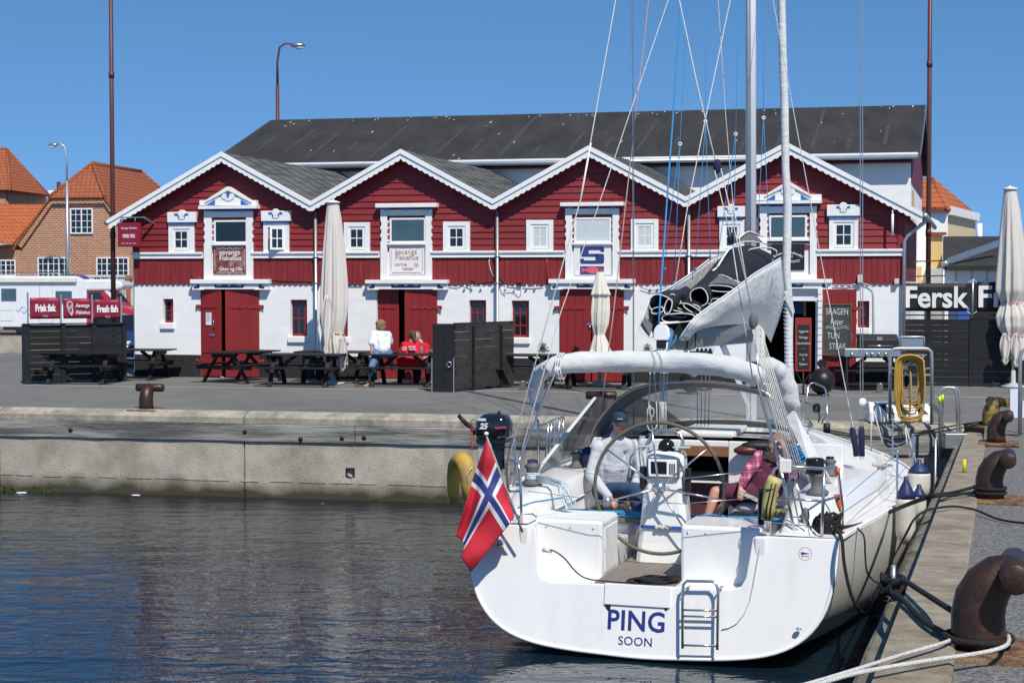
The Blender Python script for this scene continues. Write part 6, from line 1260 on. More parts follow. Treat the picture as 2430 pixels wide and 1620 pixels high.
# bow pulpit
b = MB(); bb_ = lambda u, v, y: bw_(1, y, u, v)
b.tube([bb_(1905, 1015, 11.6), bb_(1912, 960, 11.7), bb_(1918, 917, 11.8), bb_(1924, 909, 11.9), bb_(1932, 908, 11.9), bb_(1955, 918, 11.5), bb_(1960, 926, 11.4), bb_(1963, 975, 11.1), bb_(1963, 1030, 11.0)], .018, 8); b.tube([bb_(1911, 953, 11.7), bb_(1935, 965, 11.6), bb_(1962, 978, 11.1)], .014, 8); b.tube([bb_(1950, 1005, 11.3), bb_(1960, 975, 11.2)], .014, 8); b.build('pulpit', 'steel', yt)
b = MB(); rn = random.Random(2)
for k in range(6): b.tube([bb_(1938+6*cos(t)+rn.uniform(-3, 3), 968+9*sin(t), 11.4+rn.uniform(-.05, .05)) for t in [i*pi/5 for i in range(10)]], .02, 6, closed=True)
b.tube([bb_(1942, 975, 11.35), bb_(1945, 990, 11.3), bb_(1942, 1002, 11.3)], .014, 6); b.build('black_rope_bundle', 'rope_black', yt); b = MB(); p = bb_(1962, 1015, 11.0); b.cyl(p-Vector((0, 0, .08)), p+Vector((0, 0, .08)), .06); b.build('bow_light', 'rubber_black', yt)
# winches
def winch(p, m1, m2, sc_=1, lab='winch'):
    b = MB(); b.lathe([(.095*sc_, 0), (.10*sc_, .03*sc_), (.06*sc_, .06*sc_), (.055*sc_, .13*sc_), (.075*sc_, .17*sc_), (.08*sc_, .185*sc_), (.05*sc_, .20*sc_), (.05*sc_, .21*sc_)], p, 20); o = b.build('winch', m1, co); b = MB(); b.lathe([(.05*sc_, .205*sc_), (.05*sc_, .235*sc_), (.02*sc_, .24*sc_)], p, 14); b.build('winch_cap', m2, o)
winch(BT(-1.72, 1.45, 1.65), 'canvas_dark', 'navy_cloth', 1.25); winch(BT(-1.68, 3.3, 1.65), 'canvas_dark', 'steel', 1.0); winch(BT(1.58, 1.55, 1.65), 'canvas_dark', 'smoke_plastic', 1.25); winch(BT(1.52, 3.4, 1.65), 'canvas_dark', 'smoke_plastic', 1.0)
wp = BT(1.55, 1.55, 1.88); b = MB(); b.lathe([(.10, 0), (.105, .02), (.105, .16), (.09, .18)], wp, 18); b.build('winch_cover', 'smoke_plastic', co)
# ------------- rig -------------
MX, MY = -.03, 7.0
b = MB(); A0 = bw_(1, MY, 1783, 1003); T0 = bw_(1, MY, 1781.5, 0); d = T0-A0; b.tube([A0-d*.02, A0+d*2.6], .0775, 24); ms_ = b.build('mast', 'alu', yt)
b = MB(); nrm = Vector((BT(0, -1, 0)-BT(0, 0, 0))); b.tube([A0+nrm*.074, A0+d*2.6+nrm*.074], .008, 6); b.build('luff_track', 'zinc', ms_)
BE, BF = Vector((-.50, 3.0, 3.34)), Vector((-.05, 6.9, 3.30)); bd_ = (BF-BE).normalized(); M_b = BM_ @ Matrix.Translation(BE) @ Vector((0, 1, 0)).rotation_difference(bd_).to_matrix().to_4x4(); LB = (BF-BE).length
b = MB(); pr = [(-.075, -.14), (-.05, -.155), (.05, -.155), (.075, -.14), (.085, 0), (.075, .10), (.05, .125), (-.05, .125), (-.075, .10), (-.085, 0)]; b.prism(pr[::-1], 0, LB, M_b); bo_ = b.build('boom', 'boom_grey', yt, bevel=.01)
b = MB(); b.prism([(-.10, .02), (-.09, .11), (-.05, .16), (.05, .16), (.09, .11), (.10, .02), (.085, -.03), (-.085, -.03)][::-1], -.06, .02, M_b); b.prism([(-.078, -.05), (-.07, -.15), (.07, -.15), (.078, -.05)], -.03, .0, M_b); b.build('boom_end_cap', 'alu', bo_, bevel=.01)
b = MB(); b.prism([(-.062, -.035), (-.058, -.13), (.058, -.13), (.062, -.035)], -.045, -.028, M_b); b.build('sheave_slot', 'rubber_black', bo_)
b = MB(); b.tube([M_b@Vector(p) for p in ((-.09, .0, -.16), (.09, .0, -.16), (.10, .02, .0), (.11, .05, .1))], .012, 6); b.tube([M_b@Vector(p) for p in ((.10, .02, -.12), (.14, .1, -.02), (.12, .2, .08))], .01, 6); b.build('outhaul_rope', 'rope_blue', bo_)
for yy in (.75, 1.1): b = MB(); b.tube([M_b@Vector((x*1.08, yy, z*1.06)) for x, z in pr], .008, 6, closed=True); b.build('reef_line', 'rubber_black', bo_)
# vang + gooseneck clutter
b = MB(); b.tube([M_b@Vector((0, LB-1.3, -.15)), BT(-.03, 6.85, 2.25)], [.045, .035], 10); b.build('vang', 'alu', yt)
b = MB()
for k in range(4): p = M_b@Vector((-.09+.05*k, 1.75+.03*k, -.24)); b.ball(p, .06, 10, sc=(.45, 1, 1.1)); b.tube([p, BT(-.35+.05*k, 4.55, 2.12)], .006, 5)
b.build('mainsheet_tackle', 'canvas_dark', bo_)
# stack pack flaps
def sheet(parent, name, m, top, bot, nu=24, nv=10, bulge=0, solid=.006, wr=.0):
    T = [bw_(1, y, u, v) for u, v, y in top]; Bq = [bw_(1, y, u, v) for u, v, y in bot]
    def at(P, t): t *= len(P)-1; i = min(int(t), len(P)-2); return P[i].lerp(P[i+1], t-i)
    ax = (BM_.to_3x3() @ Vector((1, 0, 0)))
    b = MB(); b.grid(lambda u, v: at(Bq, u).lerp(at(T, u), v)+ax*(bulge*sin(pi*v)+wr*sin(u*17+v*6)*sin(pi*v))+Vector((0, 0, -abs(bulge)*.15*sin(pi*v))), nu, nv); o = b.build(name, m, parent, solid=solid)
    b = MB(); b.tube([at(T, i/30) for i in range(31)], .010, 6); b.build('bolt_rope', 'sail_tape', o); return o
sp = sheet(bo_, 'sail_bag_side', 'canvas_grey', [(1612, 803, 3.0), (1639, 764, 2.95), (1650, 752, 3.1), (1684, 726, 3.5), (1740, 688, 4.2), (1788, 650, 4.9), (1832, 624, 5.7), (1853, 611, 6.2)], [(1614, 806, 3.2), (1640, 790, 3.5), (1665, 780, 3.9), (1700, 773, 4.5), (1730, 770, 5.0), (1775, 768, 5.8), (1805, 771, 6.4), (1829, 812, 6.8)], bulge=.10, wr=.012)
b = MB(); p = bw_(1, 6.2, 1832, 672)
dress(yt, [('Elvstrøm', .07, 0, 0)], 'print_grey', sp, Matrix.Translation(bw_(1, 5.75, 1833, 672)) @ Matrix.Rotation(-YA+R(50), 4, 'Z') @ Matrix.Rotation(R(-90), 4, 'Y'), wsc=.8)
sheet(bo_, 'sail_bag_side', 'canvas_grey', [(1523, 764, 3.0), (1535, 725, 3.1), (1546, 703, 3.2), (1589, 683, 4.0), (1649, 642, 5.0), (1684, 614, 5.8), (1704, 605, 6.2), (1745, 600, 6.8)], [(1541, 803, 3.0), (1552, 800, 3.1), (1560, 795, 3.4), (1600, 785, 4.0), (1650, 778, 5.0), (1700, 772, 5.8), (1730, 770, 6.2), (1765, 770, 6.8)], bulge=-.06, wr=.015)
# flaked sail: folded loops, each an extruded shell with white tape on its aft edge
def loop(cx, cy, rx, ry, rot, y0, ln, shr=.7, dv=-22, du=30, n=20, a0=0, a1=2*pi, inner=True):
    def pt(a, t):
        k = 1-(1-shr)*t; x = rx*cos(a)*k; y = ry*sin(a)*k*(1+.12*cos(2*a)); r_ = R(rot); return bw_(1, y0+ln*t, cx+du*t+x*cos(r_)-y*sin(r_), cy+dv*t-(x*sin(r_)+y*cos(r_)))
    full = abs(a1-a0-2*pi) < .01; A = [a0+(a1-a0)*i/n for i in range(n if full else n+1)]
    b = MB(); b.grid(lambda u, v: pt(a0+(a1-a0)*u, v), n, 5, cu=full); o = b.build('sail_fold', 'sail_black', bo_, solid=.012); b = MB(); b.tube([pt(a, 0) for a in A], .0075, 5, closed=full); b.build('edge_tape', 'sail_tape', o)
Z5 = lambda x, y: (1500+x/3.92, 540+y/3.92)
for (cx, cy, rx, ry, rot, y0, ln) in ((265, 715, 110, 98, -20, 3.15, 1.2), (235, 770, 58, 32, 15, 3.1, .6), (335, 735, 32, 80, -15, 3.12, .5), (405, 665, 62, 26, -42, 3.5, .8), (622, 648, 80, 98, 20, 3.7, 1.4), (525, 742, 110, 38, -8, 3.5, 1.2), (560, 760, 95, 30, -30, 3.4, .9), (430, 840, 155, 46, 2, 3.15, 1.4), (400, 800, 110, 30, -10, 3.3, 1.0), (822, 568, 122, 32, -4, 4.3, 1.4), (790, 685, 55, 26, -5, 4.1, 1.2), (690, 735, 60, 22, 20, 3.9, 1.0)):
    u, v = Z5(cx, cy); loop(u, v, rx/3.92, ry/3.92, rot, y0, ln)
# main dark body of the sail rising to the mast
def arch(y, cu, cv, w_, h): return [bw_(1, y, cu+w_*cos(pi-a), cv-h*sin(a)) for a in [pi*i/14 for i in range(15)]]
rows = [arch(y, (l+r)/2, bv, (r-l)/2, bv-tv) for y, l, r, bv, tv in ((3.3, 1550, 1632, 782, 745), (3.9, 1585, 1672, 752, 706), (4.5, 1620, 1712, 722, 678), (5.0, 1652, 1748, 702, 645), (5.5, 1676, 1778, 678, 612), (6.0, 1700, 1808, 655, 586), (6.4, 1716, 1832, 640, 582), (6.7, 1735, 1846, 630, 592))]
b = MB(); vs = [p for r in rows for p in r]; b.add(vs, [(i*15+k, i*15+k+1, (i+1)*15+k+1, (i+1)*15+k) for i in range(len(rows)-1) for k in range(14)], True); b.add(rows[-1], [tuple(range(15))]); b.add(rows[0], [tuple(range(15))]); sbod = b.build('folded_mainsail', 'sail_black', bo_)
def tape(pts, r=.02, m='sail_tape', name='edge_tape', flat=.4): b = MB(); b.tube([bw_(1, y, *Z5(u, v)) for u, v, y in pts], r, 6, flat=flat); return b.build(name, m, sbod)
tape([(760, 485, 4.9), (790, 450, 4.9), (830, 437, 4.9), (880, 455, 4.8), (940, 485, 4.8), (1010, 512, 4.7)], .014); tape([(750, 400, 5.0), (790, 370, 5.2), (850, 270, 5.4), (900, 200, 5.6), (960, 155, 5.9), (1040, 130, 6.1), (1130, 128, 6.2), (1190, 140, 6.3), (1250, 155, 6.4)], .018); tape([(1060, 225, 6.0), (1110, 200, 6.0), (1200, 185, 6.1), (1290, 190, 6.2), (1340, 215, 6.2), (1345, 245, 6.2)], .024)
tape([(985, 105, 6.3), (1010, 80, 6.4), (1050, 50, 6.6), (1090, 35, 6.7), (1130, 50, 6.7), (1250, 95, 6.7), (1252, 150, 6.6)], .022)
b = MB(); pp = lambda u, v, y: bw_(1, y, *Z5(u, v)); b.quad(pp(985, 105, 6.4), pp(1035, 65, 6.6), pp(1090, 38, 6.75), pp(1130, 52, 6.75), pp(1170, 95, 6.7), pp(1210, 135, 6.6), pp(1090, 128, 6.4), pp(960, 155, 6.2)); b.build('sail_head', 'canvas_dark', sbod, solid=.02)
b = MB(); b.quad(pp(1130, 52, 6.72), pp(1250, 92, 6.7), pp(1252, 155, 6.6), pp(1210, 138, 6.6), pp(1170, 95, 6.7)); b.build('head_board', 'sail_tape', sbod, solid=.02)
b = MB(); b.quad(pp(750, 480, 4.9), pp(830, 440, 4.9), pp(1010, 512, 4.75), pp(920, 570, 4.5), pp(760, 560, 4.5), pp(700, 545, 4.5)); b.build('fold_panel', 'canvas_dark', sbod, solid=.02)
b = MB(); b.quad(pp(440, 885, 3.15), pp(545, 870, 3.3), pp(545, 940, 3.3), pp(430, 1040, 3.2), pp(390, 990, 3.1)); b.build('bag_end', 'sail_black', sp, solid=.01)
b = MB(); b.quad(pp(90, 880, 3.0), pp(110, 825, 3.05), pp(190, 905, 3.1), pp(165, 1000, 3.0)); b.build('bag_end', 'canvas_dark', sp, solid=.01); b = MB(); b.quad(pp(255, 880, 3.0), pp(430, 872, 3.15), pp(445, 885, 3.15), pp(260, 900, 3.0)); b.build('batten_strap', 'sail_tape', sp, solid=.02)
# furled jib
b = MB(); js = [(1855, 0), (1857, 100), (1862, 260), (1864, 400), (1869, 480), (1868, 560), (1866, 640), (1872, 700), (1873, 745), (1872, 780), (1872, 860), (1880, 935)]; P_ = [bw_(1, 11.3, u, v) for u, v in js]; up_ = P_[0]+(P_[0]-P_[3])*2.3
b.tube([P_[-1], *P_[-2::-1], up_], [.062, .07, .073, .074, .06, .072, .076, .073, .068, .07, .068, .066, .06], 16); jb = b.build('furled_jib', 'canvas_grey', yt)
b = MB()
for i in range(26):
    v = 930-i*9.5; c_ = bw_(1, 11.3, 1872+ (v-860)*.02, v); b.tube([c_+Vector((.073*cos(a), .073*sin(a), .02*sin(a))) for a in [k*pi/7 for k in range(14)]], .006, 5, closed=True)
b.build('furling_line', 'sail_tape', jb)['kind'] = 'stuff'
b = MB(); c_ = bw_(1, 11.3, 1884, 950); b.lathe([(.06, .12), (.06, .02), (.13, .0), (.13, -.02), (.05, -.04), (.05, -.25)], c_, 16); b.build('furler_drum', 'rubber_black', jb)
b = MB(); b.quad(bw_(1, 11.2, 1861, 690), bw_(1, 11.2, 1877, 690), bw_(1, 11.2, 1886, 742), bw_(1, 11.2, 1880, 742), bw_(1, 11.2, 1866, 715)); b.build('clew', 'canvas_grey', jb, solid=.01)
# standing and running rigging
def line(name, pts, r, m, ext=1.6, parent=None):
    P_ = [bw_(1, y, u, v) for u, v, y in pts]
    if pts[-1][1] <= 2: P_.append(P_[-1]+(P_[-1]-P_[-2])*(ext*4.0/max(.5, (P_[-1]-P_[-2]).length)))
    b = MB(); b.tube(P_, r, 6); return b.build(name, m, parent or yt)
wire = 'rope_white'
line('backstay', [(1208, 1085, .35), (1377, 476, 1.8), (1461, 0, 3.0)], .0075, wire); line('backstay', [(1377, 478, 1.8), (1402, 340, 2.1)], .013, 'sail_tape')
line('flag_halyard', [(1222, 1125, .8), (1331, 740, 2.0), (1416, 500, 2.6), (1586, 0, 4.2)], .0065, wire)
line('shroud', [(1503, 1070, 6.6), (1502, 500, 6.7), (1500, 0, 6.8)], .007, 'zinc'); line('shroud', [(1505, 1070, 6.6), (1504, 500, 6.7), (1503, 0, 6.8)], .004, 'zinc')
line('spinnaker_halyard', [(1428, 960, 6.0), (1456, 740, 6.3), (1483, 500, 6.6), (1539, 0, 7)], .010, 'rope_pink')
line('topping_lift', [(1563, 770, 3.0), (1565, 735, 3.05), (1581, 500, 3.8), (1617, 0, 5.2)], .013, 'rope_blue')
line('backstay_bridle', [(1697, 380, 1.2), (1652, 190, 1.8), (1612, 0, 2.4)], .0075, wire)
line('main_halyard', [(1600, 690, 4.4), (1630, 500, 5.0), (1671, 296, 5.7), (1733, 0, 6.8)], .008, 'rope_white')
line('halyard', [(1745, 600, 6.6), (1739, 478, 6.7), (1722, 274, 6.8), (1704, 0, 6.9)], .006, wire)
line('shroud', [(2025, 1080, 6.3), (2024, 1012, 6.3), (1972, 740, 6.4), (1897, 340, 6.6), (1834, 0, 6.8)], .007, wire); line('shroud', [(2042, 1090, 6.0), (2041.5, 640, 6.1), (2041, 0, 6.3)], .006, 'galvanised'); line('shroud', [(2048, 1090, 6.0), (2047.3, 640, 6.1), (2046.5, 0, 6.3)], .006, 'galvanised')
for u0, v0, u1, v1, y in ((2022, 1014, 2034, 1082, 6.3), (2044.5, 1012, 2044.5, 1082, 6.0)): b = MB(); p0, p1 = bw_(1, y, u0, v0), bw_(1, y, u1, v1); b.tube([p0, p0.lerp(p1, .1), p1], [.03, .042, .045], 10); b.build('turnbuckle_cover', 'navy_cloth', yt)
b = MB(); c_ = bw_(1, 5.95, 2047, 953); b.lathe([(.045, -.015), (.055, 0), (.045, .015), (.02, .016)], n=14, M=Matrix.Translation(c_) @ Matrix.Rotation(pi/2, 4, 'X')); b.build('spreader_wheel', 'sail_tape', yt)
# lazy jacks
for (ru, rv, up_u, dn) in ((1613.6, 342, 1632, ((1583, 560, 1578, 640), (1603, 600, 1600, 674))), (1673.9, 288, 1677, ((1655, 560, 1649, 640), (1684, 560, 1685, 612))), (1745.7, 318.5, 1753, ((1719, 497, 1688, 720), (1741, 600, 1740, 686))), (1812, 280, 1811, ((1797, 560, 1789, 648), (1826, 560, 1833, 620)))):
    yv = 4.0+(ru-1613)*.011; b = MB(); c_ = bw_(1, yv, ru, rv); b.tube([c_+Vector((.02*cos(a), 0, .02*sin(a))) for a in [k*pi/6 for k in range(12)]], .009, 6, closed=True); o = b.build('lazy_jack_ring', 'sail_tape', yt)
    line('lazy_jack', [(ru, rv-3, yv), ((ru+up_u)/2, rv/2, (yv+6.8)/2), (up_u, 0, 6.8)], .0045, 'rope_blue')
    for (a, c, e, f_) in dn: line('lazy_jack', [(e, f_, yv+.2), (a, c, yv+.1), (ru, rv+3, yv)], .0048, 'rope_blue'); b = MB(); b.ball(bw_(1, yv+.2, e, f_-2), .018, 6, sc=(1, 1, 2)); b.build('lazy_jack_knot', 'rope_blue', yt)
# backstay tackle with blocks
def block(u, v, y, m='navy_cloth', s=1): b = MB(); b.ball(bw_(1, y, u, v), .085*s, 12, sc=(.55, .4, 1)); o = b.build('block', m, yt, ); b = MB(); b.tube([bw_(1, y, u-5*s, v+8*s), bw_(1, y, u, v-13*s), bw_(1, y, u+5*s, v+8*s)], .008, 5); b.build('shackle', 'steel', o)
block(1702, 395, 1.2); block(1735, 566, 1.1, s=.8); block(1788, 762, .8, 'canvas_dark', 1.1); block(1911, 1222, .55, 'canvas_dark', 1.0); block(1915, 1243, .55, 'canvas_dark', .6)
for (u0, v0, u1, v1) in ((1696, 405, 1733, 560), (1711, 400, 1780, 715), (1739, 478, 1783, 735), (1737, 575, 1786, 900)): line('tackle_line', [(u1, v1, .9), (u0, v0, 1.15)], .0065, wire)
for k, (u0, u1) in enumerate(((1783, 1868), (1786, 1876), (1789, 1884), (1792, 1891), (1795, 1898), (1799, 1905), (1803, 1911))): line('tackle_line', [(u1, 1110+k*4, .5), (u0, 772, .8)], .0062, wire)
line('backstay_leg', [(1898, 1252, .35), (1866, 1090, .45), (1800, 880, .7), (1790, 780, .8)], .008, 'steel'); line('backstay_leg', [(1913, 1252, .35), (1882, 1110, .45)], .012, 'steel'); line('backstay_leg', [(1926, 1262, .35), (1915, 1240, .55)], .006, 'steel')
b = MB(); b.box(-.06, .06, -.03, .03, -.07, .07, Matrix.Translation(bw_(1, .3, 1864, 1105)) @ Matrix.Rotation(-YA, 4, 'Z')); b.build('rail_clamp', 'sign_white', yt, bevel=.01)
# ropes under the bimini roll (mainsheet falls)
for (a, c, e) in ((1545, 1540, 1550), (1549, 1558, 1560), (1570, 1566, 1566), (1577, 1570, 1569), (1579, 1572, 1572), (1581, 1575, 1576), (1587, 1580, 1581)): line('mainsheet_fall', [(e, 1030, 2.6), (c, 960, 2.7), (a, 830, 2.9)], .0078, wire)
b = MB(); b.tube([bw_(1, 2.5, *p) for p in ((1545, 962), (1537, 970), (1536, 1010), (1542, 1022), (1556, 1016), (1562, 1000)) ], .010, 6); b.tube([bw_(1, 2.45, 1547+5*cos(t), 978+11*sin(t)) for t in [k*pi/5 for k in range(10)]], .009, 6, closed=True); b.build('hanging_rope_coil', 'rope_white', yt)
# ------------- bimini roll -------------
def tubefab(parent, name, m, pts, rads, n=22, wr=.06, seed=0, vcomp=1.0):
    P_ = [bw_(1, y, u, v) for u, v, y in pts]; N = len(P_); rn = random.Random(seed); ph = [rn.uniform(0, 6) for _ in range(5)]
    fine = []; rf = []
    for i in range(N-1):
        p0, p1, p2, p3 = P_[max(i-1, 0)], P_[i], P_[i+1], P_[min(i+2, N-1)]
        for k in range(6):
            t = k/6; fine.append(.5*((2*p1)+(p2-p0)*t+(2*p0-5*p1+4*p2-p3)*t*t+(3*p1-p0-3*p2+p3)*t**3)); rf.append(rads[i]*(1-t)+rads[i+1]*t)
    fine.append(P_[-1]); rf.append(rads[-1]); b = MB(); b.tube(fine, rf, n, flat=vcomp)
    for i in range(len(fine)):
        for k in range(n):
            v = b.v[i*n+k]; a = 2*pi*k/n; s_ = 1+wr*(sin(i*.9+a*2+ph[0])*.5+sin(i*.37-a*3+ph[1])*.5+.6*sin(i*1.7+a+ph[2])*.4); b.v[i*n+k] = fine[i]+(v-fine[i])*s_
    return b.build(name, m, parent)
bi = tubefab(yt, 'bimini_roll', 'canvas_grey', [(1296, 880, 2.35), (1318, 868, 2.40), (1370, 860, 2.45), (1450, 857, 2.55), (1530, 858, 2.55), (1600, 859, 2.55), (1680, 864, 2.45), (1740, 873, 2.35), (1790, 889, 2.25), (1806, 893, 2.20)], [.08, .115, .127, .130, .130, .130, .130, .130, .12, .09], wr=.07, seed=2)
tubefab(bi, 'roll_flap', 'canvas_grey', [(1302, 868, 2.65), (1284, 885, 2.85), (1272, 915, 2.95), (1270, 945, 3.05), (1275, 972, 3.05)], [.08, .10, .10, .08, .03], wr=.15, seed=3); tubefab(bi, 'roll_flap', 'canvas_grey', [(1806, 868, 2.45), (1835, 875, 2.75), (1858, 905, 2.95), (1872, 945, 3.05), (1882, 968, 3.15), (1878, 980, 3.15)], [.09, .125, .14, .125, .09, .04], wr=.10, seed=4)
for (u, v, s) in ((1326, 868, -1), (1797, 890, 1)):
    b = MB(); ax_ = BM_.to_3x3() @ Vector((1, 0, 0)); c_ = bw_(1, 2.35, u, v); uz = Vector((0, 0, 1)); uy = BM_.to_3x3() @ Vector((0, 1, 0))
    for dx in (0, .03, .06): b.tube([c_-ax_*dx*s+uz*(.158*cos(a))+uy*(.158*sin(a)) for a in [k*pi/9 for k in range(18)]], .008, 5, closed=True)
    b.build('roll_tie', 'rubber_black' if s > 0 else 'sail_tape', bi)
b = MB(); c_ = lambda u, v, y: bw_(1, y, u, v)
for (q0, q1) in (((1327, 872), (1310, 905)), ((1322, 866), (1330, 905)), ((1327, 870), (1340, 908)), ((1320, 870), (1316, 892))): b.tube([c_(*q0, 2.18), c_((q0[0]+q1[0])/2-2, (q0[1]+q1[1])/2, 2.15), c_(*q1, 2.17)], .016, 5, flat=.3)
b.build('white_strap', 'sail_tape', bi)
b = MB(); b.tube([rp(1229, 1100, .4), rp(1236, 1080, .5), rp(1318, 882, 2.10)], .0165, 10); b.tube([rp(1230, 1095, .45), rp(1275, 985, 1.35), rp(1310, 880, 2.05)], .005, 6); b.build('bimini_frame', 'steel', bi); b = MB(); b.tube([rp(1886, 1262, .35), rp(1850, 1100, .5), rp(1793, 893, 2.10)], .0175, 10); b.build('bimini_frame', 'steel', bi)
# ------------- sprayhood -------------
sh = []
AR = [(1352, 1112, 3.9), (1385, 1070, 3.9), (1410, 1015, 3.9), (1445, 965, 3.9), (1490, 930, 3.9), (1540, 913, 3.9), (1600, 906, 3.9), (1680, 905, 3.9), (1760, 915, 3.9), (1815, 930, 3.9), (1850, 965, 3.9), (1875, 1020, 3.9), (1900, 1090, 3.9), (1925, 1160, 3.9)]
def b2(t3, dx=0): return bw_(1, t3[2], t3[0], t3[1])
AL = [bh(1, y, u, v) for u, v, y in AR]
def arc(t): t *= len(AL)-1; i = min(int(t), len(AL)-2); p0, p1, p2, p3 = AL[max(i-1, 0)], AL[i], AL[i+1], AL[min(i+2, len(AL)-1)]; t -= i; return .5*((2*p1)+(p2-p0)*t+(2*p0-5*p1+4*p2-p3)*t*t+(3*p1-p0-3*p2+p3)*t**3)
def frontp(t):   # lower front edge on the coachroof
    x = -1.55+2.9*t; e = abs(t-.5)*2; return Vector((x, 5.6-1.0*e**3, 2.03-.33*e**4))
def shp(t, v):   # v 0 aft arch .. 1 front edge
    a, c = arc(t), frontp(t); p = a.lerp(c, v); p.z += .10*sin(pi*v)*(1-abs(t-.5)); return BM_ @ p
def band(t0, t1, v0, v1, m, name, nu=30, nv=5, so=.006): b = MB(); b.grid(lambda u, v: shp(t0+(t1-t0)*u, v0+(v1-v0)*v), nu, nv); return b.build(name, m, spr if spr else yt, solid=so)
spr = None; spr = band(.0, 1, -.02, .24, 'canvas_dark', 'sprayhood')
band(.30, .72, .24, .9, 'clear_vinyl', 'front_window', so=.003); band(.0, .30, .24, .95, 'smoked_vinyl', 'side_window', so=.003); band(.72, 1, .24, .95, 'clear_vinyl', 'side_window', so=.003); band(.0, 1, .9, 1.0, 'canvas_dark', 'hem', so=.006)
b = MB(); b.tube([BM_@arc(i/40) for i in range(41)], .016, 8); b.build('sprayhood_frame', 'steel', spr)
b = MB(); q = [bw_(1, 2.4, 1266, 1128), bw_(1, 3.9, 1410, 935), BM_@arc(.25), BM_@arc(.12), bw_(1, 3.9, 1345, 1085)]
b.quad(bw_(1, 2.3, 1264, 1130), bw_(1, 3.2, 1338, 1035), bw_(1, 3.9, 1412, 943), BM_@arc(.27), BM_@arc(.15), bw_(1, 3.9, 1352, 1085)); b.build('side_flap', 'smoked_vinyl', spr, solid=.004)
b = MB(); b.tube([bw_(1, 2.3, 1264, 1130), bw_(1, 3.2, 1338, 1035), bw_(1, 3.9, 1412, 943)], .028, 8, flat=.4); b.build('flap_hem', 'canvas_grey', spr)
b = MB(); b.quad(bw_(1, 2.9, 1866, 990), bw_(1, 2.9, 1884, 970), bw_(1, 3.0, 1925, 1065), bw_(1, 2.7, 1985, 1163), bw_(1, 2.5, 1960, 1120), bw_(1, 2.5, 1922, 1105)); b.build('side_flap', 'canvas_grey', spr, solid=.005)
b = MB(); b.quad(bw_(1, 2.95, 1884, 962), bw_(1, 3.6, 1906, 985), bw_(1, 3.6, 1950, 1068), bw_(1, 3.0, 1930, 1078)); b.build('side_window', 'clear_vinyl', spr, solid=.004); b = MB(); b.tube([bw_(1, 2.9, 1884, 970), bw_(1, 2.9, 1920, 1045), bw_(1, 2.6, 1930, 1110), bw_(1, 2.3, 1946, 1162)], .015, 8); b.build('sprayhood_stay', 'steel', spr)
# ================= people =================
mat('skin', (.52, .27, .18), .5, var=.08, vs=12); mat('denim', (.09, .17, .30), .85, var=.25, vs=8, bump=.3, bs=20); mat('denim_dark', (.03, .065, .14), .85, var=.25, vs=8, bump=.3, bs=20); mat('tee_white', (.72, .73, .80), .85, var=.04, vs=5, bump=.4, bs=9)
mat('tee_red', (.52, .010, .03), .85, var=.08, vs=5, bump=.5, bs=9); mat('trouser_black', (.012, .012, .014), .9); mat('hair_blonde', (.25, .16, .085), .6, var=.5, vs=40, bump=.9, bs=60); mat('hair_brown', (.10, .05, .028), .6, var=.5, vs=40, bump=.9, bs=60); mat('hair_grey', (.22, .20, .18), .6, var=.4, vs=40)
mat('sweater', (.50, .52, .55), .9, var=.06, vs=6, bump=.5, bs=14, stretch=(1, 1, 2)); mat('cap_navy', (.012, .035, .075), .8, var=.1); mat('cap_peak', (.03, .035, .035), .7); mat('dress_maroon', (.10, .016, .042), .85, var=.12, vs=6, bump=.5, bs=12, stretch=(1, 1, 3)); mat('shoe_sole', (.6, .58, .5), .7); mat('sandal', (.2, .13, .07), .7); mat('glasses', (.01, .01, .01), .2)
def plaid():
    m = mat('plaid_pink', (.45, .07, .17), .85, var=.05); n = m.node_tree.nodes; l = m.node_tree.links; p = n['Principled BSDF']; tc = n.new('ShaderNodeTexCoord'); s = n.new('ShaderNodeSeparateXYZ'); l.new(tc.outputs['Object'], s.inputs[0]); src = p.inputs['Base Color'].links[0].from_socket
    for ax, sc, th, col in ((0, 16, .22, (.75, .45, .55, 1)), (2, 16, .22, (.75, .45, .55, 1)), (0, 8, .45, (.12, .02, .06, 1)), (2, 8, .45, (.12, .02, .06, 1))):
        a = n.new('ShaderNodeMath'); a.operation = 'MULTIPLY_ADD'; a.inputs[1].default_value = sc; a.inputs[2].default_value = .3; l.new(s.outputs[ax], a.inputs[0]); f = n.new('ShaderNodeMath'); f.operation = 'FRACT'; l.new(a.outputs[0], f.inputs[0]); c = n.new('ShaderNodeMath'); c.operation = 'LESS_THAN'; c.inputs[1].default_value = th; l.new(f.outputs[0], c.inputs[0]); k = n.new('ShaderNodeMath'); k.operation = 'MULTIPLY'; k.inputs[1].default_value = .65; l.new(c.outputs[0], k.inputs[0])
        mx = n.new('ShaderNodeMix'); mx.data_type = 'RGBA'; l.new(k.outputs[0], mx.inputs[0]); l.new(src, mx.inputs[6]); mx.inputs[7].default_value = col; src = mx.outputs[2]
    l.new(src, p.inputs['Base Color'])
plaid()
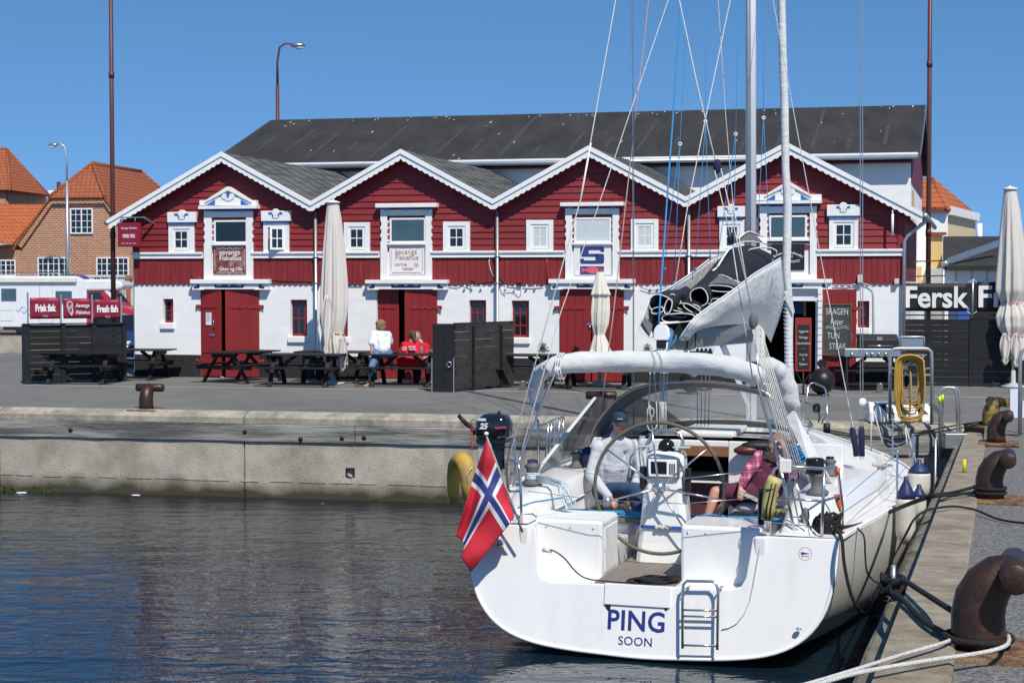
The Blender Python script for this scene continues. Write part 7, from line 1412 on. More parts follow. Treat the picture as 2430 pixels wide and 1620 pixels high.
def flesh(name, m, parent, segs, vox=.012, smooth=3, disp=0):
    b = MB()
    for s in segs:
        if len(s) == 2: b.ball(s[0], s[1], 14)
        elif len(s) == 3: b.ball(s[0], s[1], 14, sc=s[2])
        else:
            p0, r0, p1, r1 = s[:4]; p0, p1 = Vector(p0), Vector(p1); b.tube([p0, p1], [r0, r1], 14, flat=s[4] if len(s) > 4 else None); b.ball(p0, r0*.995, 14); b.ball(p1, r1*.995, 14)
    o = b.build(name, m, parent); md = o.modifiers.new('r', 'REMESH'); md.mode = 'VOXEL'; md.voxel_size = vox; md.use_smooth_shade = True; sm = o.modifiers.new('s', 'SMOOTH'); sm.iterations = smooth; sm.factor = .5
    if disp:
        tx = bpy.data.textures.get('fold') or bpy.data.textures.new('fold', 'CLOUDS'); tx.noise_scale = .09; dm = o.modifiers.new('d', 'DISPLACE'); dm.texture = tx; dm.strength = disp; dm.texture_coords = 'LOCAL'
    dg = bpy.context.evaluated_depsgraph_get(); me = bpy.data.meshes.new_from_object(o.evaluated_get(dg)); o.modifiers.clear(); o.data = me; me.materials.clear(); me.materials.append(MATS[m]); me.polygons.foreach_set('use_smooth', [True]*len(me.polygons)); return o
def hand(p, d, up, s=1.0, curl=.5):     # capsule list for a hand: p wrist, d direction, up back of the hand
    p, d, up = Vector(p), Vector(d).normalized(), Vector(up); side = d.cross(up).normalized(); up = side.cross(d).normalized(); L = [(p, .026*s, p+d*.04*s, .03*s)]
    for k in range(4):
        b0 = p+d*.05*s+side*(k-1.5)*.019*s; ln = (.036, .042, .040, .032)[k]*s; b1 = b0+d*.035*s; b2_ = b1+(d-up*curl).normalized()*ln; b3 = b2_+(d*.6-up*(curl+.5)).normalized()*ln*.7; L += [(p+d*.02*s+side*(k-1.5)*.012*s, .016*s, b1, .011*s), (b1, .0105*s, b2_, .0095*s), (b2_, .0095*s, b3, .008*s)]
    t0 = p+d*.02*s-side*.025*s; t1 = t0+(d*.5-side*.8-up*.2).normalized()*.04*s; L += [(t0, .014*s, t1, .012*s), (t1, .012*s, t1+(d-up*.3).normalized()*.03*s, .009*s)]; return L
def head(p, f, r=.1, tilt=0):          # p centre, f facing
    p = Vector(p); f = Vector(f).normalized(); up = Vector((0, 0, 1)); up = (up-f*up.dot(f)).normalized(); s = f.cross(up)
    return [(p+up*.02, r*.98), (p+f*.018, r*.90), (p-up*.055+f*.03, r*.66), (p-up*.09+f*.055, r*.36), (p+f*.098-up*.012, .014), (p+f*.092+up*.01, .010), (p+f*.108-up*.028, .015), (p+f*.088-up*.062, .020), (p+s*.088-up*.012-f*.005, .019, (.6, 1, 1.4)), (p-s*.088-up*.012-f*.005, .019, (.6, 1, 1.4)), (p+f*.078+up*.028+s*.03, .022), (p+f*.078+up*.028-s*.03, .022)]
def face_bits(root, p, f, glasses=False):
    p = Vector(p); f = Vector(f).normalized(); up = Vector((0, 0, 1)); up = (up-f*up.dot(f)).normalized(); s = f.cross(up); b = MB()
    for q in (-1, 1): b.ball(p+f*.088+s*.032*q-up*.002, .010 if not glasses else .020, 8)
    if glasses: b.tube([p+s*.09-up*0, p+s*.06+f*.095, p-s*.06+f*.095, p-s*.09], .004, 5)
    b.build('glasses' if glasses else 'eyes', 'glasses', root); b = MB(); b.tube([p+f*.098-up*.058+s*.02, p+f*.104-up*.056, p+f*.098-up*.058-s*.02], .005, 5); b.build('lips', 'tee_red', root)
# woman in the white shirt, sitting on the table
def GB(u, v, Y): return W(u, v, Y)
t6 = TAB[5]; M6 = FR[t6.name]; M6i = M6.inverted()
def onY(u, v, off):   # point on plane behind/before the table centre
    Y = t6.location.y+off; return W(u, v, Y)
pr_ = thing('person', 'person with curly blond hair in white shirt and jeans sitting on a picnic table', 'person', tuple(onY(905, 843, 0)))
hip0, hip1 = onY(896, 838, .02), onY(918, 838, .05); nk = onY(902, 786, .12); hd = onY(903.5, 772, .16); sh0, sh1 = onY(886, 792, .10), onY(922, 793, .14); el0 = onY(881, 818, .02); hn0 = onY(883, 838, -.02); el1 = onY(927, 815, .25); hn1 = onY(918, 822, .42)
kn = onY(882, 870, -.42); an = onY(878, 905, -.38); ft = onY(871, 914, -.50); kn1 = onY(925, 848, .42); an1 = onY(930, 876, .62)
flesh('body', 'skin', pr_, head(hd, (.1, 1, -.1))+[(hd, .06, nk, .055), (nk, .06, hip0.lerp(hip1, .5), .10), (sh0, .05, el0, .042), (el0, .04, hn0, .03), (sh1, .05, el1, .042), (el1, .04, hn1, .03), (hip0, .08, kn, .06), (kn, .058, an, .036), (hip1, .08, kn1, .06), (kn1, .055, an1, .036), (an, .035, ft, .032), (ft, .03, ft+Vector((-.06, -.05, -.005)), .025)]+hand(hn0, (0, -.3, -1), (-1, 0, 0))+hand(hn1, (0, 1, -.2), (0, 0, 1)), .011)
flesh('shirt', 'tee_white', pr_, [(nk-Vector((0, 0, .02)), .07, nk.lerp(hip0.lerp(hip1, .5), .5), .14, .9), (nk.lerp(hip0.lerp(hip1, .5), .45), .145, hip0.lerp(hip1, .5)+Vector((0, 0, .10)), .155, .85), (sh0, .075, sh1, .075), (sh0, .075, sh0.lerp(el0, .85), .078), (sh1, .075, sh1.lerp(el1, .85), .078), (sh0, .065, hip0+Vector((.0, 0, .12)), .095), (sh1, .065, hip1+Vector((.0, 0, .12)), .095)], .014, 3, .02)
flesh('jeans', 'denim', pr_, [(hip0-Vector((.04, 0, 0)), .115, hip1+Vector((.04, 0, 0)), .115), (hip0, .11, kn, .08), (kn, .078, kn.lerp(an, .62), .062), (hip1, .11, kn1, .08), (kn1, .075, kn1.lerp(an1, .6), .06)], .014, 3, .015)
flesh('hair', 'hair_blonde', pr_, [(hd+Vector((0, -.015, .03)), .118), (hd+Vector((-.05, -.03, -.04)), .075), (hd+Vector((.05, -.03, -.04)), .075), (hd+Vector((0, -.05, -.06)), .075), (hd+Vector((-.06, -.0, .04)), .07), (hd+Vector((.06, -.0, .04)), .07)], .010, 1, .03)
b = MB(); b.ball(ft+Vector((-.02, -.01, -.028)), .07, 10, sc=(1.2, 1.1, .25)); b.tube([ft+Vector((-.02, -.04, 0)), ft+Vector((-.01, 0, .045)), ft+Vector((.02, .04, 0))], .012, 5); b.build('sandal', 'sandal', pr_)
# woman in red
pr2 = thing('person', 'person with brown ponytail in red shirt on the bench, back to the water', 'person', tuple(onY(977, 868, .7)))
o_ = .68; hip0, hip1 = onY(961, 862, o_), onY(985, 862, o_); nk = onY(978, 811, o_+.10); hd = onY(979, 797, o_+.16); sh0, sh1 = onY(959, 818, o_+.05), onY(995, 818, o_+.09); el0, el1 = onY(951, 840, o_+.10), onY(999, 840, o_+.12); hn0, hn1 = onY(956, 848, o_+.4), onY(1003, 846, o_+.36); kn0, kn1 = onY(952, 866, o_+.42), onY(996, 868, o_+.42); an0, an1 = onY(949, 903, o_+.22), onY(989, 904, o_+.22)
flesh('body', 'skin', pr2, head(hd, (.35, 1, -.1))+[(hd, .06, nk, .06), (nk, .07, hip0.lerp(hip1, .5), .13), (sh0, .05, el0, .045), (el0, .045, hn0, .03), (sh1, .05, el1, .045), (el1, .045, hn1, .03)]+hand(hn0, (0, 1, 0), (0, 0, 1))+hand(hn1, (0, 1, 0), (0, 0, 1)), .012)
c_ = hip0.lerp(hip1, .5); flesh('shirt', 'tee_red', pr2, [(nk-Vector((0, 0, .04)), .09, nk.lerp(c_, .4), .18, .85), (sh0, .085, sh1, .085), (sh0, .085, el0, .08), (sh1, .085, el1, .08), (sh0+Vector((.05, 0, -.05)), .12, hip0+Vector((-.03, 0, .1)), .15), (sh1+Vector((-.05, 0, -.05)), .12, hip1+Vector((.03, 0, .1)), .15), (hip0+Vector((-.06, 0, .08)), .15, hip1+Vector((.06, 0, .08)), .15), (hip0+Vector((-.04, 0, 0)), .145, hip1+Vector((.05, 0, 0)), .145), (nk.lerp(c_, .55)-Vector((.12, 0, 0)), .11, nk.lerp(c_, .55)+Vector((.12, 0, 0)), .11)], .014, 2, .03)
flesh('trousers', 'trouser_black', pr2, [(hip0+Vector((0, 0, -.05)), .12, hip1+Vector((0, 0, -.05)), .12), (hip0, .12, kn0, .085), (kn0, .085, an0, .07), (hip1, .12, kn1, .085), (kn1, .085, an1, .07)], .016)
flesh('hair', 'hair_brown', pr2, [(hd+Vector((-.01, -.03, .035)), .105), (hd+Vector((0, -.12, .07)), .045), (hd+Vector((.02, -.13, .05)), .042, hd+Vector((.06, -.15, -.12)), .04), (hd+Vector((.06, -.15, -.10)), .04, hd+Vector((.07, -.13, -.22)), .02)], .010, 1, .02)
for a in (an0, an1): b = MB(); b.ball(a+Vector((0, -.02, -.07)), .07, 12, sc=(.75, 1.5, .6)); o = b.build('shoe', 'trouser_black', pr2); b = MB(); b.ball(a+Vector((0, -.03, -.088)), .072, 12, sc=(.78, 1.45, .35)); b.build('shoe_sole', 'shoe_sole', o)
p = nk.lerp(c_, .28)+Vector((-.04, -.225, 0)); Mx = Matrix.Translation(p) @ Matrix.Rotation(R(-4), 4, 'Y'); dress(pr2, [('Aavangs', .07, .07, .035), ('Fiskehus', .07, .08, -.03)], 'lettering_white', pr2, Mx, wsc=.75, bold=.001, extr=.012); b = MB(); b.tube([Mx@Vector((-.12+.05*cos(i*pi/6), -.0, .045*sin(i*pi/6))) for i in range(12)], .006, 5, closed=True); b.tube([Mx@Vector((-.12+.035*cos(i*pi/6), -.0, .03*sin(2*i*pi/6))) for i in range(12)], .004, 5, closed=True); b.build('fish_logo', 'lettering_white', pr2)
# third person, mostly hidden
pr3 = thing('person', 'grey haired person in red shirt half hidden on the right of the ponytail', 'person', tuple(onY(1000, 868, 1.35)))
o_ = 1.35; nk = onY(998, 812, o_); hd = onY(987.5, 799, o_-.02); sh0, sh1 = onY(983, 820, o_), onY(1010, 822, o_); c_ = onY(1000, 860, o_); el1 = onY(1014, 845, o_-.1); hn1 = onY(1006, 849, o_-.4)
flesh('body', 'skin', pr3, head(hd, (-.3, -.6, 0))+[(hd, .06, nk, .06), (nk, .07, c_, .12), (sh1, .05, el1, .042), (el1, .042, hn1, .03), (sh0, .05, sh0+Vector((-.05, -.1, -.25)), .04)]+hand(hn1, (-.3, -1, 0), (0, 0, 1)), .012); face_bits(pr3, hd, (-.3, -.6, 0))
flesh('shirt', 'tee_red', pr3, [(nk-Vector((0, 0, .06)), .09, c_, .17), (sh0, .085, sh1, .085), (sh1, .08, el1, .075), (sh0, .11, c_-Vector((.07, 0, 0)), .15), (sh1, .10, c_+Vector((.10, 0, 0)), .15)], .014, 2, .025)
flesh('trousers', 'trouser_black', pr3, [(c_, .15, onY(985, 868, o_-.4), .09), (c_+Vector((.1, 0, 0)), .14, onY(1015, 868, o_-.4), .09), (onY(985, 868, o_-.4), .085, onY(987, 905, o_-.35), .06), (onY(1015, 868, o_-.4), .085, onY(1016, 905, o_-.35), .06)], .016)
flesh('hair', 'hair_grey', pr3, [(hd+Vector((.01, .02, .03)), .107), (hd+Vector((.05, .03, -.02)), .08)], .010, 1, .015)
# things on that table
b = MB(); p = M6 @ Vector((.42, -.1, .755)); b.lathe([(.03, 0), (.033, .01), (.033, .13), (.02, .16), (.02, .18)], p, 14); tag(b.build('drink_bottle', 'bbq_steel'), 'small grey drink bottle on the table beside the person in red', 'bottle')
b = MB(); b.ball(M6 @ Vector((-.28, .05, .785)), .08, 12, sc=(1.3, .8, .45)); b.tube([M6@Vector((-.38, .05, .78)), M6@Vector((-.4, .0, .84)), M6@Vector((-.3, .02, .83))], .01, 5); tag(b.build('black_pouch', 'rubber_black'), 'small black pouch on the table between the white and the red shirt', 'pouch')
b = MB(); b.ball(M6 @ Vector((.72, .1, .80)), .13, 14, sc=(1.4, .9, .62)); tag(b.build('black_bag', 'canvas_dark'), 'dark bag on the table next to the windbreak', 'bag')
# man on board
L = lambda x, y, z: BT(x, y, z)
mn = thing('person', 'seated man in white sweater, jeans and navy cap on the port side of the cockpit', 'person', tuple(L(-1.3, 3, 1.15)))
def lp(u, v, y): return bw_(1, y, u, v)
hd = lp(1471, 1001, 2.85); nk = lp(1462, 1040, 2.9); f_ = BM_.to_3x3() @ Vector((.5, -.8, -.24)); sh0, sh1 = lp(1420, 1062, 2.85), lp(1507, 1060, 3.0); el0 = lp(1402, 1125, 2.75); hn0 = lp(1450, 1184, 2.45); el1 = lp(1520, 1120, 2.95); hn1 = lp(1492, 1188, 2.6); h0, h1 = lp(1428, 1165, 3.0), lp(1470, 1170, 3.1); k0, k1 = lp(1508, 1160, 2.55), lp(1545, 1152, 2.95); a0, a1 = lp(1520, 1240, 2.5), lp(1545, 1238, 2.9)
flesh('body', 'skin', mn, head(hd, f_)+[(hd, .06, nk, .058), (nk, .08, h0.lerp(h1, .5), .14), (sh0, .05, el0, .045), (el0, .042, hn0, .032), (sh1, .05, el1, .045), (el1, .042, hn1, .032), (h0, .1, k0, .06), (k0, .06, a0, .04), (h1, .1, k1, .06), (k1, .06, a1, .04)]+hand(hn0, f_+Vector((.3, 0, -.5)), (0, -1, .4), 1.0, .8)+hand(hn1, Vector((.3, -.8, -.4)), (0, 0, 1), 1.0, .8), .009); face_bits(mn, hd, f_, True)
cc = h0.lerp(h1, .5); flesh('sweater', 'sweater', mn, [(nk-Vector((0, 0, .05)), .105, nk.lerp(cc, .5), .17, .9), (nk.lerp(cc, .5), .175, cc+Vector((0, 0, .08)), .18, .9), (sh0, .078, sh1, .078), (sh0, .08, el0, .075), (el0, .075, el0.lerp(hn0, .88), .05), (sh1, .08, el1, .075), (el1, .075, el1.lerp(hn1, .88), .05), (nk-Vector((0, 0, .02)), .075, sh0, .07), (nk-Vector((0, 0, .02)), .075, sh1, .07), (nk+Vector((0, 0, .035)), .074, nk-Vector((0, 0, .05)), .09), (sh0, .10, cc+Vector((-.10, 0, .1)), .14), (sh1, .10, cc+Vector((.10, 0, .1)), .14)], .010, 2, .008)
flesh('jeans', 'denim_dark', mn, [(h0, .13, h1, .13), (h0, .12, k0, .088), (k0, .085, a0, .06), (h1, .12, k1, .088), (k1, .085, a1, .06)], .013, 3, .012)
up = Vector((0, 0, 1)); fn_ = f_.normalized(); upn = (up-fn_*up.dot(fn_)).normalized(); c0 = hd+upn*.045-fn_*.008; cs_ = fn_.cross(upn); Mc = Matrix((cs_, fn_, upn)).transposed().to_4x4(); Mc.translation = c0
b = MB(); b.lathe([(.104, -.03), (.106, .0), (.100, .045), (.076, .08), (.04, .098), (.005, .103)], n=24, M=Mc @ Matrix.Scale(1.08, 4, (0, 1, 0))); cp = b.build('cap', 'cap_navy', mn)
b = MB(); b.grid(lambda u, v: Mc @ Vector((.085*(2*u-1), .10+.085*v*(1-(2*u-1)**2*.45)-.035*(2*u-1)**2, -.005-.035*v-.02*(2*u-1)**2)), 10, 5); b.build('cap_peak', 'cap_peak', cp, solid=.006); dress(mn, [('MUSTO', .019, 0, 0)], 'lettering_white', cp, Mc @ Matrix.Translation((.04, .112, .03)) @ Matrix.Rotation(R(180-20), 4, 'Z'), extr=.006)
b = MB(); p_ = hn0+Vector((.05, -.02, -.04)); b.lathe([(.03, 0), (.036, .10), (.033, .10), (.028, .01)], p_-Vector((0, 0, .07)), 14); tag(b.build('blue_glass', 'poster_blue'), 'clear glass with blue print in the hand of the man in the cap', 'glass')
b = MB(); b.lathe([(.045, 0), (.05, .01), (.05, .12), (.045, .12)], lp(1441, 1202, 2.3), 16); tag(b.build('grey_mug', 'bbq_steel'), 'grey cup beside the hand of the man in the cap', 'cup')
b = MB(); b.ball(lp(1396, 1085, 3.3), .13, 14, sc=(.8, .8, 1.1)); tag(b.build('navy_bundle', 'navy_cloth'), 'dark blue bundle behind the man in the cap', 'bundle')
# woman on board
wn = thing('person', 'woman in maroon dress and pink checked shirt leaning back in the yacht cockpit', 'person', tuple(L(.6, 3, 1.15)))
hd = lp(1843, 1057, 2.75); nk = lp(1832, 1092, 2.85); f_ = BM_.to_3x3() @ Vector((-.45, -.8, -.35)); sh0, sh1 = lp(1803, 1083, 2.9), lp(1862, 1108, 2.9); el0 = lp(1772, 1125, 2.6); hn0 = lp(1757, 1158, 2.45); el1 = lp(1884, 1128, 2.75); hn1 = lp(1862, 1066, 2.62); h0, h1 = lp(1790, 1168, 2.8), lp(1800, 1190, 2.9); k0, k1 = lp(1698, 1166, 2.55), lp(1735, 1175, 3.0); a0, a1 = lp(1675, 1238, 2.45), lp(1690, 1240, 2.9)
flesh('body', 'skin', wn, head(hd, f_, .097)+[(hd, .055, nk, .05), (nk, .07, h0.lerp(h1, .5), .13), (nk, .06, sh0, .055), (nk, .06, sh1, .055), (sh0, .05, el0, .042), (el0, .038, hn0, .028), (sh1, .05, el1, .042), (el1, .038, hn1, .028), (h0, .1, k0, .066), (k0, .066, k0.lerp(a0, .4), .06), (k0.lerp(a0, .4), .06, a0, .038), (h1, .1, k1, .066), (k1, .066, a1, .038), (a0, .035, a0+Vector((-.02, -.12, -.05)), .028), (a1, .035, a1+Vector((-.02, -.12, -.05)), .028)]+hand(hn0, (-.1, -.5, -1), (-.5, -1, .2), 1, .3)+hand(hn1, (-.35, .1, 1), (.6, -.8, .1), 1, .3), .009); face_bits(wn, hd, f_, True)
cc = h0.lerp(h1, .5); flesh('dress', 'dress_maroon', wn, [(nk.lerp(cc, .22), .13, nk.lerp(cc, .6), .17, .9), (nk.lerp(cc, .5), .17, cc, .19), (h0, .15, k0.lerp(h0, .18), .098), (h1, .15, k1.lerp(h1, .1), .10), (h0.lerp(k0, .7)-Vector((0, 0, .03)), .09, h1.lerp(k1, .7)-Vector((0, 0, .05)), .10), (sh0.lerp(sh1, .3)-Vector((0, 0, .05)), .08, sh0.lerp(sh1, .7)-Vector((0, 0, .05)), .08)], .012, 3, .014)
flesh('checked_shirt', 'plaid_pink', wn, [(sh0, .078, el0, .068), (el0, .066, el0.lerp(hn0, .8), .05), (sh1, .08, el1, .07), (el1, .066, el1.lerp(hn1, .5), .048), (sh0, .08, sh0.lerp(h0, .5)+Vector((-.06, .02, 0)), .06), (sh1, .08, sh1.lerp(h1, .75)+Vector((.13, .0, 0)), .08)], .011, 2, .012)
hf = f_.normalized(); flesh('hair', 'hair_blonde', wn, [(hd+Vector((0, 0, .035))-hf*.03, .11), (hd+Vector((-.07, .03, -.03)), .05), (hd+Vector((.08, .03, -.03)), .06), (hd+Vector((.09, .04, -.10)), .045), (hd+Vector((-.02, 0, .07))+hf*.02, .07)], .009, 1, .02)
mat('cushion_lilac', (.36, .33, .40), .85); b = MB(); b.ball(lp(1776, 1203, 2.6), .14, 16, sc=(1.1, 1, .42)); tag(b.build('seat_cushion', 'cushion_lilac'), 'lilac grey cushion on the starboard cockpit bench', 'cushion')
b = MB(); q = [lp(1752, 1168, 2.4), lp(1764, 1160, 2.9), lp(1800, 1178, 2.9), lp(1800, 1190, 2.4)]; b.quad(*q); tag(b.build('folding_board', 'base_grey', solid=.02), 'grey board beside the hand of the woman on the starboard bench', 'board')
mat('leather_brown', (.09, .025, .02), .4); b = MB(); b.ball(lp(1777, 1068, 3.9), .2, 16, sc=(1, .5, .35)); b.tube([lp(1760, 1066, 3.9), lp(1755, 1058, 3.9), lp(1762, 1056, 3.9)], .012, 6); tag(b.build('leather_bag', 'leather_brown'), 'brown leather bag on the bulkhead ledge behind the woman', 'bag')
b = MB(); b.ball(lp(1805, 1058, 3.95), .22, 12, sc=(1.2, .5, .35)); tag(b.build('black_jacket', 'rubber_black'), 'black jacket heaped behind the brown leather bag', 'jacket')
def coil(lab, c, rx, ry, rz, n, r, m, seed=0, cat='rope', kind=None, jit=.2, name='rope_coil'):
    rn = random.Random(seed); b = MB()
    for k in range(n):
        ph = rn.uniform(0, 6); s = 1-rn.uniform(0, .35); o = Vector((rn.uniform(-1, 1)*rx*jit, rn.uniform(-1, 1)*ry*jit, rn.uniform(-1, 1)*rz)); t2 = rn.uniform(-.3, .3)
        b.tube([c+o+Vector((rx*s*cos(a), ry*s*sin(a), rz*sin(a*2+ph)*.6+t2*rz)) for a in [2*pi*i/18 for i in range(18)]], r, 5, closed=True)
    o = b.build(name, m); return tag(o, lab, cat)
coil('bright blue rope heaped on the coaming behind the woman', lp(1895, 1080, 3.6), .15, .15, .08, 9, .014, 'rope_blue', 2)
coil('black hose coiled on the teak platform of the open transom', BT(-.02, .42, .80), .27, .15, .02, 11, .011, 'rope_black', 5, name='hose_coil', cat='hose coil')
mat('rope_speckled', (.50, .58, .62), .8, var=.35, vs=45); b = MB(); rn = random.Random(8); wc = BT(-1.72, 1.45, 1.70)
for k in range(4): b.tube([wc+Vector((.085*cos(a), .085*sin(a), .03+.02*k)) for a in [i*pi/8 for i in range(16)]], .010, 5, closed=True)
for k in range(9): e = rn.uniform(-12, 14); b.tube([lp(1268, 1128+k*2, 1.4), lp(1300, 1130+k*2, 1.3), lp(1335+e*.5, 1140+k*2, 1.2), lp(1350+e, 1175, 1.1), lp(1352+e, 1205+rn.uniform(-12, 12), 1.1), lp(1342+e, 1180, 1.08), lp(1330+e*.4, 1150+k, 1.15)], .010, 5)
tag(b.build('sheet_rope', 'rope_speckled'), 'speckled blue and white sheet wound round the port winch and hanging inboard', 'rope')
coil('cream mooring line hanked on the starboard lifeline by the fenders', lp(2092, 1100, 5.1), .13, .05, .02, 12, .013, 'rope_white', 6)
b = MB(); rn = random.Random(5)
for k in range(7): b.tube([lp(2092+rn.uniform(-8, 8), 1075, 5.1), lp(2078+k*4, 1120+rn.uniform(-8, 8), 5.1), lp(2086+rn.uniform(-6, 6), 1140, 5.1), lp(2098+k, 1100, 5.1)], .011, 5)
tag(b.build('rope_tail', 'rope_white'), 'loose cream rope tails hanging below the hank by the fenders', 'rope')
b = MB()
for pts in (((2070, 978), (2067, 1020), (2067, 1070)), ((2074, 975), (2085, 1015), (2096, 1055)), ((2150, 1012), (2163, 1060), (2178, 1110)), ((2148, 1015), (2152, 1050), (2160, 1085))): b.tube([lp(u, v, 5.4) for u, v in pts], .010, 5)
tag(b.build('fender_lines', 'rope_white'), 'white fender lines hanging from the starboard rail', 'rope')
b = MB(); b.tube([rp(1850+3, 1135, .2), rp(1845, 1150, .2)], .001, 4) if False else None
sl_ = thing('rescue_sling', 'yellow rescue sling strapped to the starboard pushpit rail', 'rescue sling', tuple(rp(1830, 1235, .2))); b = MB(); P_ = [rp(1841, 1133, .2), rp(1836, 1145, .2), rp(1828, 1165, .2), rp(1824, 1200, .2), rp(1821, 1233, .2)]; b.tube([P_[0], *P_, P_[-1]], [.04, .075, .08, .075, .072, .068, .05], 12); b.build('sling_pack', 'vinyl_yellow', sl_)
b = MB()
for u, v in ((1827, 1158), (1822, 1222)): c_ = rp(u, v, .2); b.tube([c_+Vector((.082*cos(a), .082*sin(a), .01*cos(a))) for a in [i*pi/7 for i in range(14)]], .006, 5, closed=True)
b.tube([P_[1]+Vector((.01, -.085, 0)), P_[3]+Vector((.01, -.085, 0)), P_[4]+Vector((.01, -.08, 0))], .007, 5); b.tube([P_[1]+Vector((-.03, -.08, 0)), P_[3]+Vector((-.03, -.08, 0)), P_[4]+Vector((-.03, -.07, 0))], .007, 5); b.build('strap', 'rubber_black', sl_); b = MB(); b.tube([rp(1828, 1228, .2), rp(1842, 1210, .15), rp(1850, 1208, .15), rp(1842, 1222, .15)], .006, 5); b.build('yellow_cord', 'pin_yellow', sl_)
b = MB(); c_ = rp(1806, 1195, .3); b.box(-.03, .03, -.04, .04, -.22, .18, Matrix.Translation(c_)); tag(b.build('black_holder', 'rubber_black', bevel=.01), 'slim black holder beside the yellow rescue sling', 'holder')
mat('life_orange', (.6, .12, .03), .5)
for (u0, v0, u1, v1, lab) in ((1988, 1110, 1985, 1128, 'small orange tag at the top corner of the starboard rail'), (1985, 1172, 1994, 1214, 'orange and red flare clipped low on the starboard rail')): b = MB(); b.tube([rp(u0, v0, .95), rp((u0+u1)/2, (v0+v1)/2, .95), rp(u1, v1, .95)], [.03, .028, .01], 8); tag(b.build('marker_light', 'life_orange'), lab, 'marker')
# ================= flag =================
fl = thing('boat_flag', 'Norwegian flag on a slanted staff at the port quarter of the yacht', 'flag', tuple(rp(1235, 1245, .1)))
mat('flag_red', (.56, .022, .04), .7, var=.05, vs=3, bump=.2, bs=10); mat('flag_white', (.72, .72, .74), .7, var=.03); mat('flag_blue', (.035, .045, .20), .7, var=.05)
Z7 = lambda x, y: (1030+x/3.4075, 940+y/3.4075)
CP = {0: [(427, 340), (472, 465), (520, 600), (590, 790), (650, 968)], 8: [(318, 650), (375, 700), (440, 790), (520, 900), (606, 1038)], 22: [(178, 1130), (215, 1150), (246, 1195), (222, 1300), (300, 1420)]}
def fpt(s, t):
    def col(c, t): t = t/16*4; i = min(int(t), 3); f = t-i; return Vector((c[i][0]+(c[i+1][0]-c[i][0])*f, c[i][1]+(c[i+1][1]-c[i][1])*f))
    if s <= 8: a, c, f = CP[0], CP[8], s/8
    else: a, c, f = CP[8], CP[22], (s-8)/14
    p = col(a, t)*(1-f)+col(c, t)*f; u, v = Z7(p.x, p.y); q = t-.36*s-.3; dy = .055*math.tanh(q*.9)*min(1, s/6)+.03*sin(t*.8+s*.15)*min(1, s/8)+.02*sin(s*.5+t*.3)
    return bw_(1, -.10-dy, u, v)
me_b = MB(); NU, NV = 66, 48; me_b.grid(lambda u, v: fpt(22*u, 16*v), NU, NV); fo = me_b.build('flag_cloth', 'flag_red', fl)
fo.data.materials.append(MATS['flag_white']); fo.data.materials.append(MATS['flag_blue'])
for i, p in enumerate(fo.data.polygons):
    s = (i % NU+.5)/NU*22; t = (i//NU+.5)/NV*16; d = min(max(0, abs(s-8)) , max(0, abs(t-8))); p.material_index = 2 if d < 1 else (1 if d < 2 else 0)
fo.modifiers.new('solid', 'SOLIDIFY').thickness = .004
b = MB(); t0, t1 = bw_(1, -.10, 1154, 1033), bw_(1, -.02, 1240, 1262); b.tube([t1, t0], [.014, .010], 10); fs_ = b.build('staff', 'stone', fl); b = MB(); b.ball(t0+Vector((0, 0, .02)), .028, 12, sc=(1, 1, .8)); b.build('finial', 'cream', fs_)
b = MB(); c_ = bw_(1, -.06, 1233, 1232); b.quad(*[bw_(1, -.09, u, v) for u, v in ((1222, 1222), (1230, 1238), (1218, 1240), (1214, 1232))]); b.build('flag_sleeve', 'flag_white', fl, solid=.004)
# ================= outboard, horseshoe buoy =================
ob = thing('outboard_motor', 'black 25 horsepower outboard motor clamped to the port rail of the yacht', 'outboard motor', tuple(lp(1210, 1120, 1.5)))
mat('motor_black', (.008, .009, .011), .12, var=.05, coat=.8); Yo = 1.5; c_ = bh(1, Yo, 1173, 1008); Mo = BM_ @ Matrix.Translation(c_)
b = MB(); vs = []; pf = [(-.155, .17, .12, 0), (-.14, .205, .15, 0), (-.11, .215, .165, 0), (-.02, .21, .17, .0), (.05, .195, .165, .005), (.10, .165, .15, .01), (.13, .12, .11, .01), (.142, .06, .05, .01)]
for z, hx, hy, ox in pf:
    for k in range(20): a = 2*pi*k/20; e = .55; cx_ = abs(cos(a))**e*(1 if cos(a) > 0 else -1); sy_ = abs(sin(a))**e*(1 if sin(a) > 0 else -1); vs.append(Mo@Vector((ox+hx*cx_, hy*sy_, z)))
b.add(vs, [(i*20+k, i*20+(k+1) % 20, (i+1)*20+(k+1) % 20, (i+1)*20+k) for i in range(7) for k in range(20)]+[tuple(range(20))[::-1], tuple(range(140, 160))], True); cw_ = b.build('cowl', 'motor_black', ob)
Mf = Mo @ Matrix.Translation((-.11, -.172, 0)); dress(ob, [('25', .095, .03, -.005)], 'lettering_white', cw_, Mf, shear=.25, bold=.003, extr=.008); b = MB(); b.box(-.03, .06, -.004, .01, .06, .09, Mf); b.build('blue_sticker', 'board_pale', cw_); b = MB(); b.prism([(.17, -.01), (.28, .0), (.30, -.02), (.19, -.03)], -.012, .03, Mf); b.build('red_stripe', 'sticker_red', cw_)
b = MB(); b.box(-.19, .17, -.12, .12, -.22, -.15, Mo); b.box(-.02, .10, -.05, .05, -.75, -.2, Mo); b.box(-.08, .14, -.03, .03, -.52, -.40, Mo); b.box(.02, .12, -.06, .06, -.5, -.2, Mo); b.ball(Mo@Vector((.05, 0, -.8)), .06, 12, sc=(1.8, .8, .8)); b.build('leg', 'motor_black', ob, bevel=.015); b = MB(); b.box(-.19, -.08, -.08, .08, -.55, -.22, Mo); b.build('bracket', 'base_grey', ob, bevel=.02)
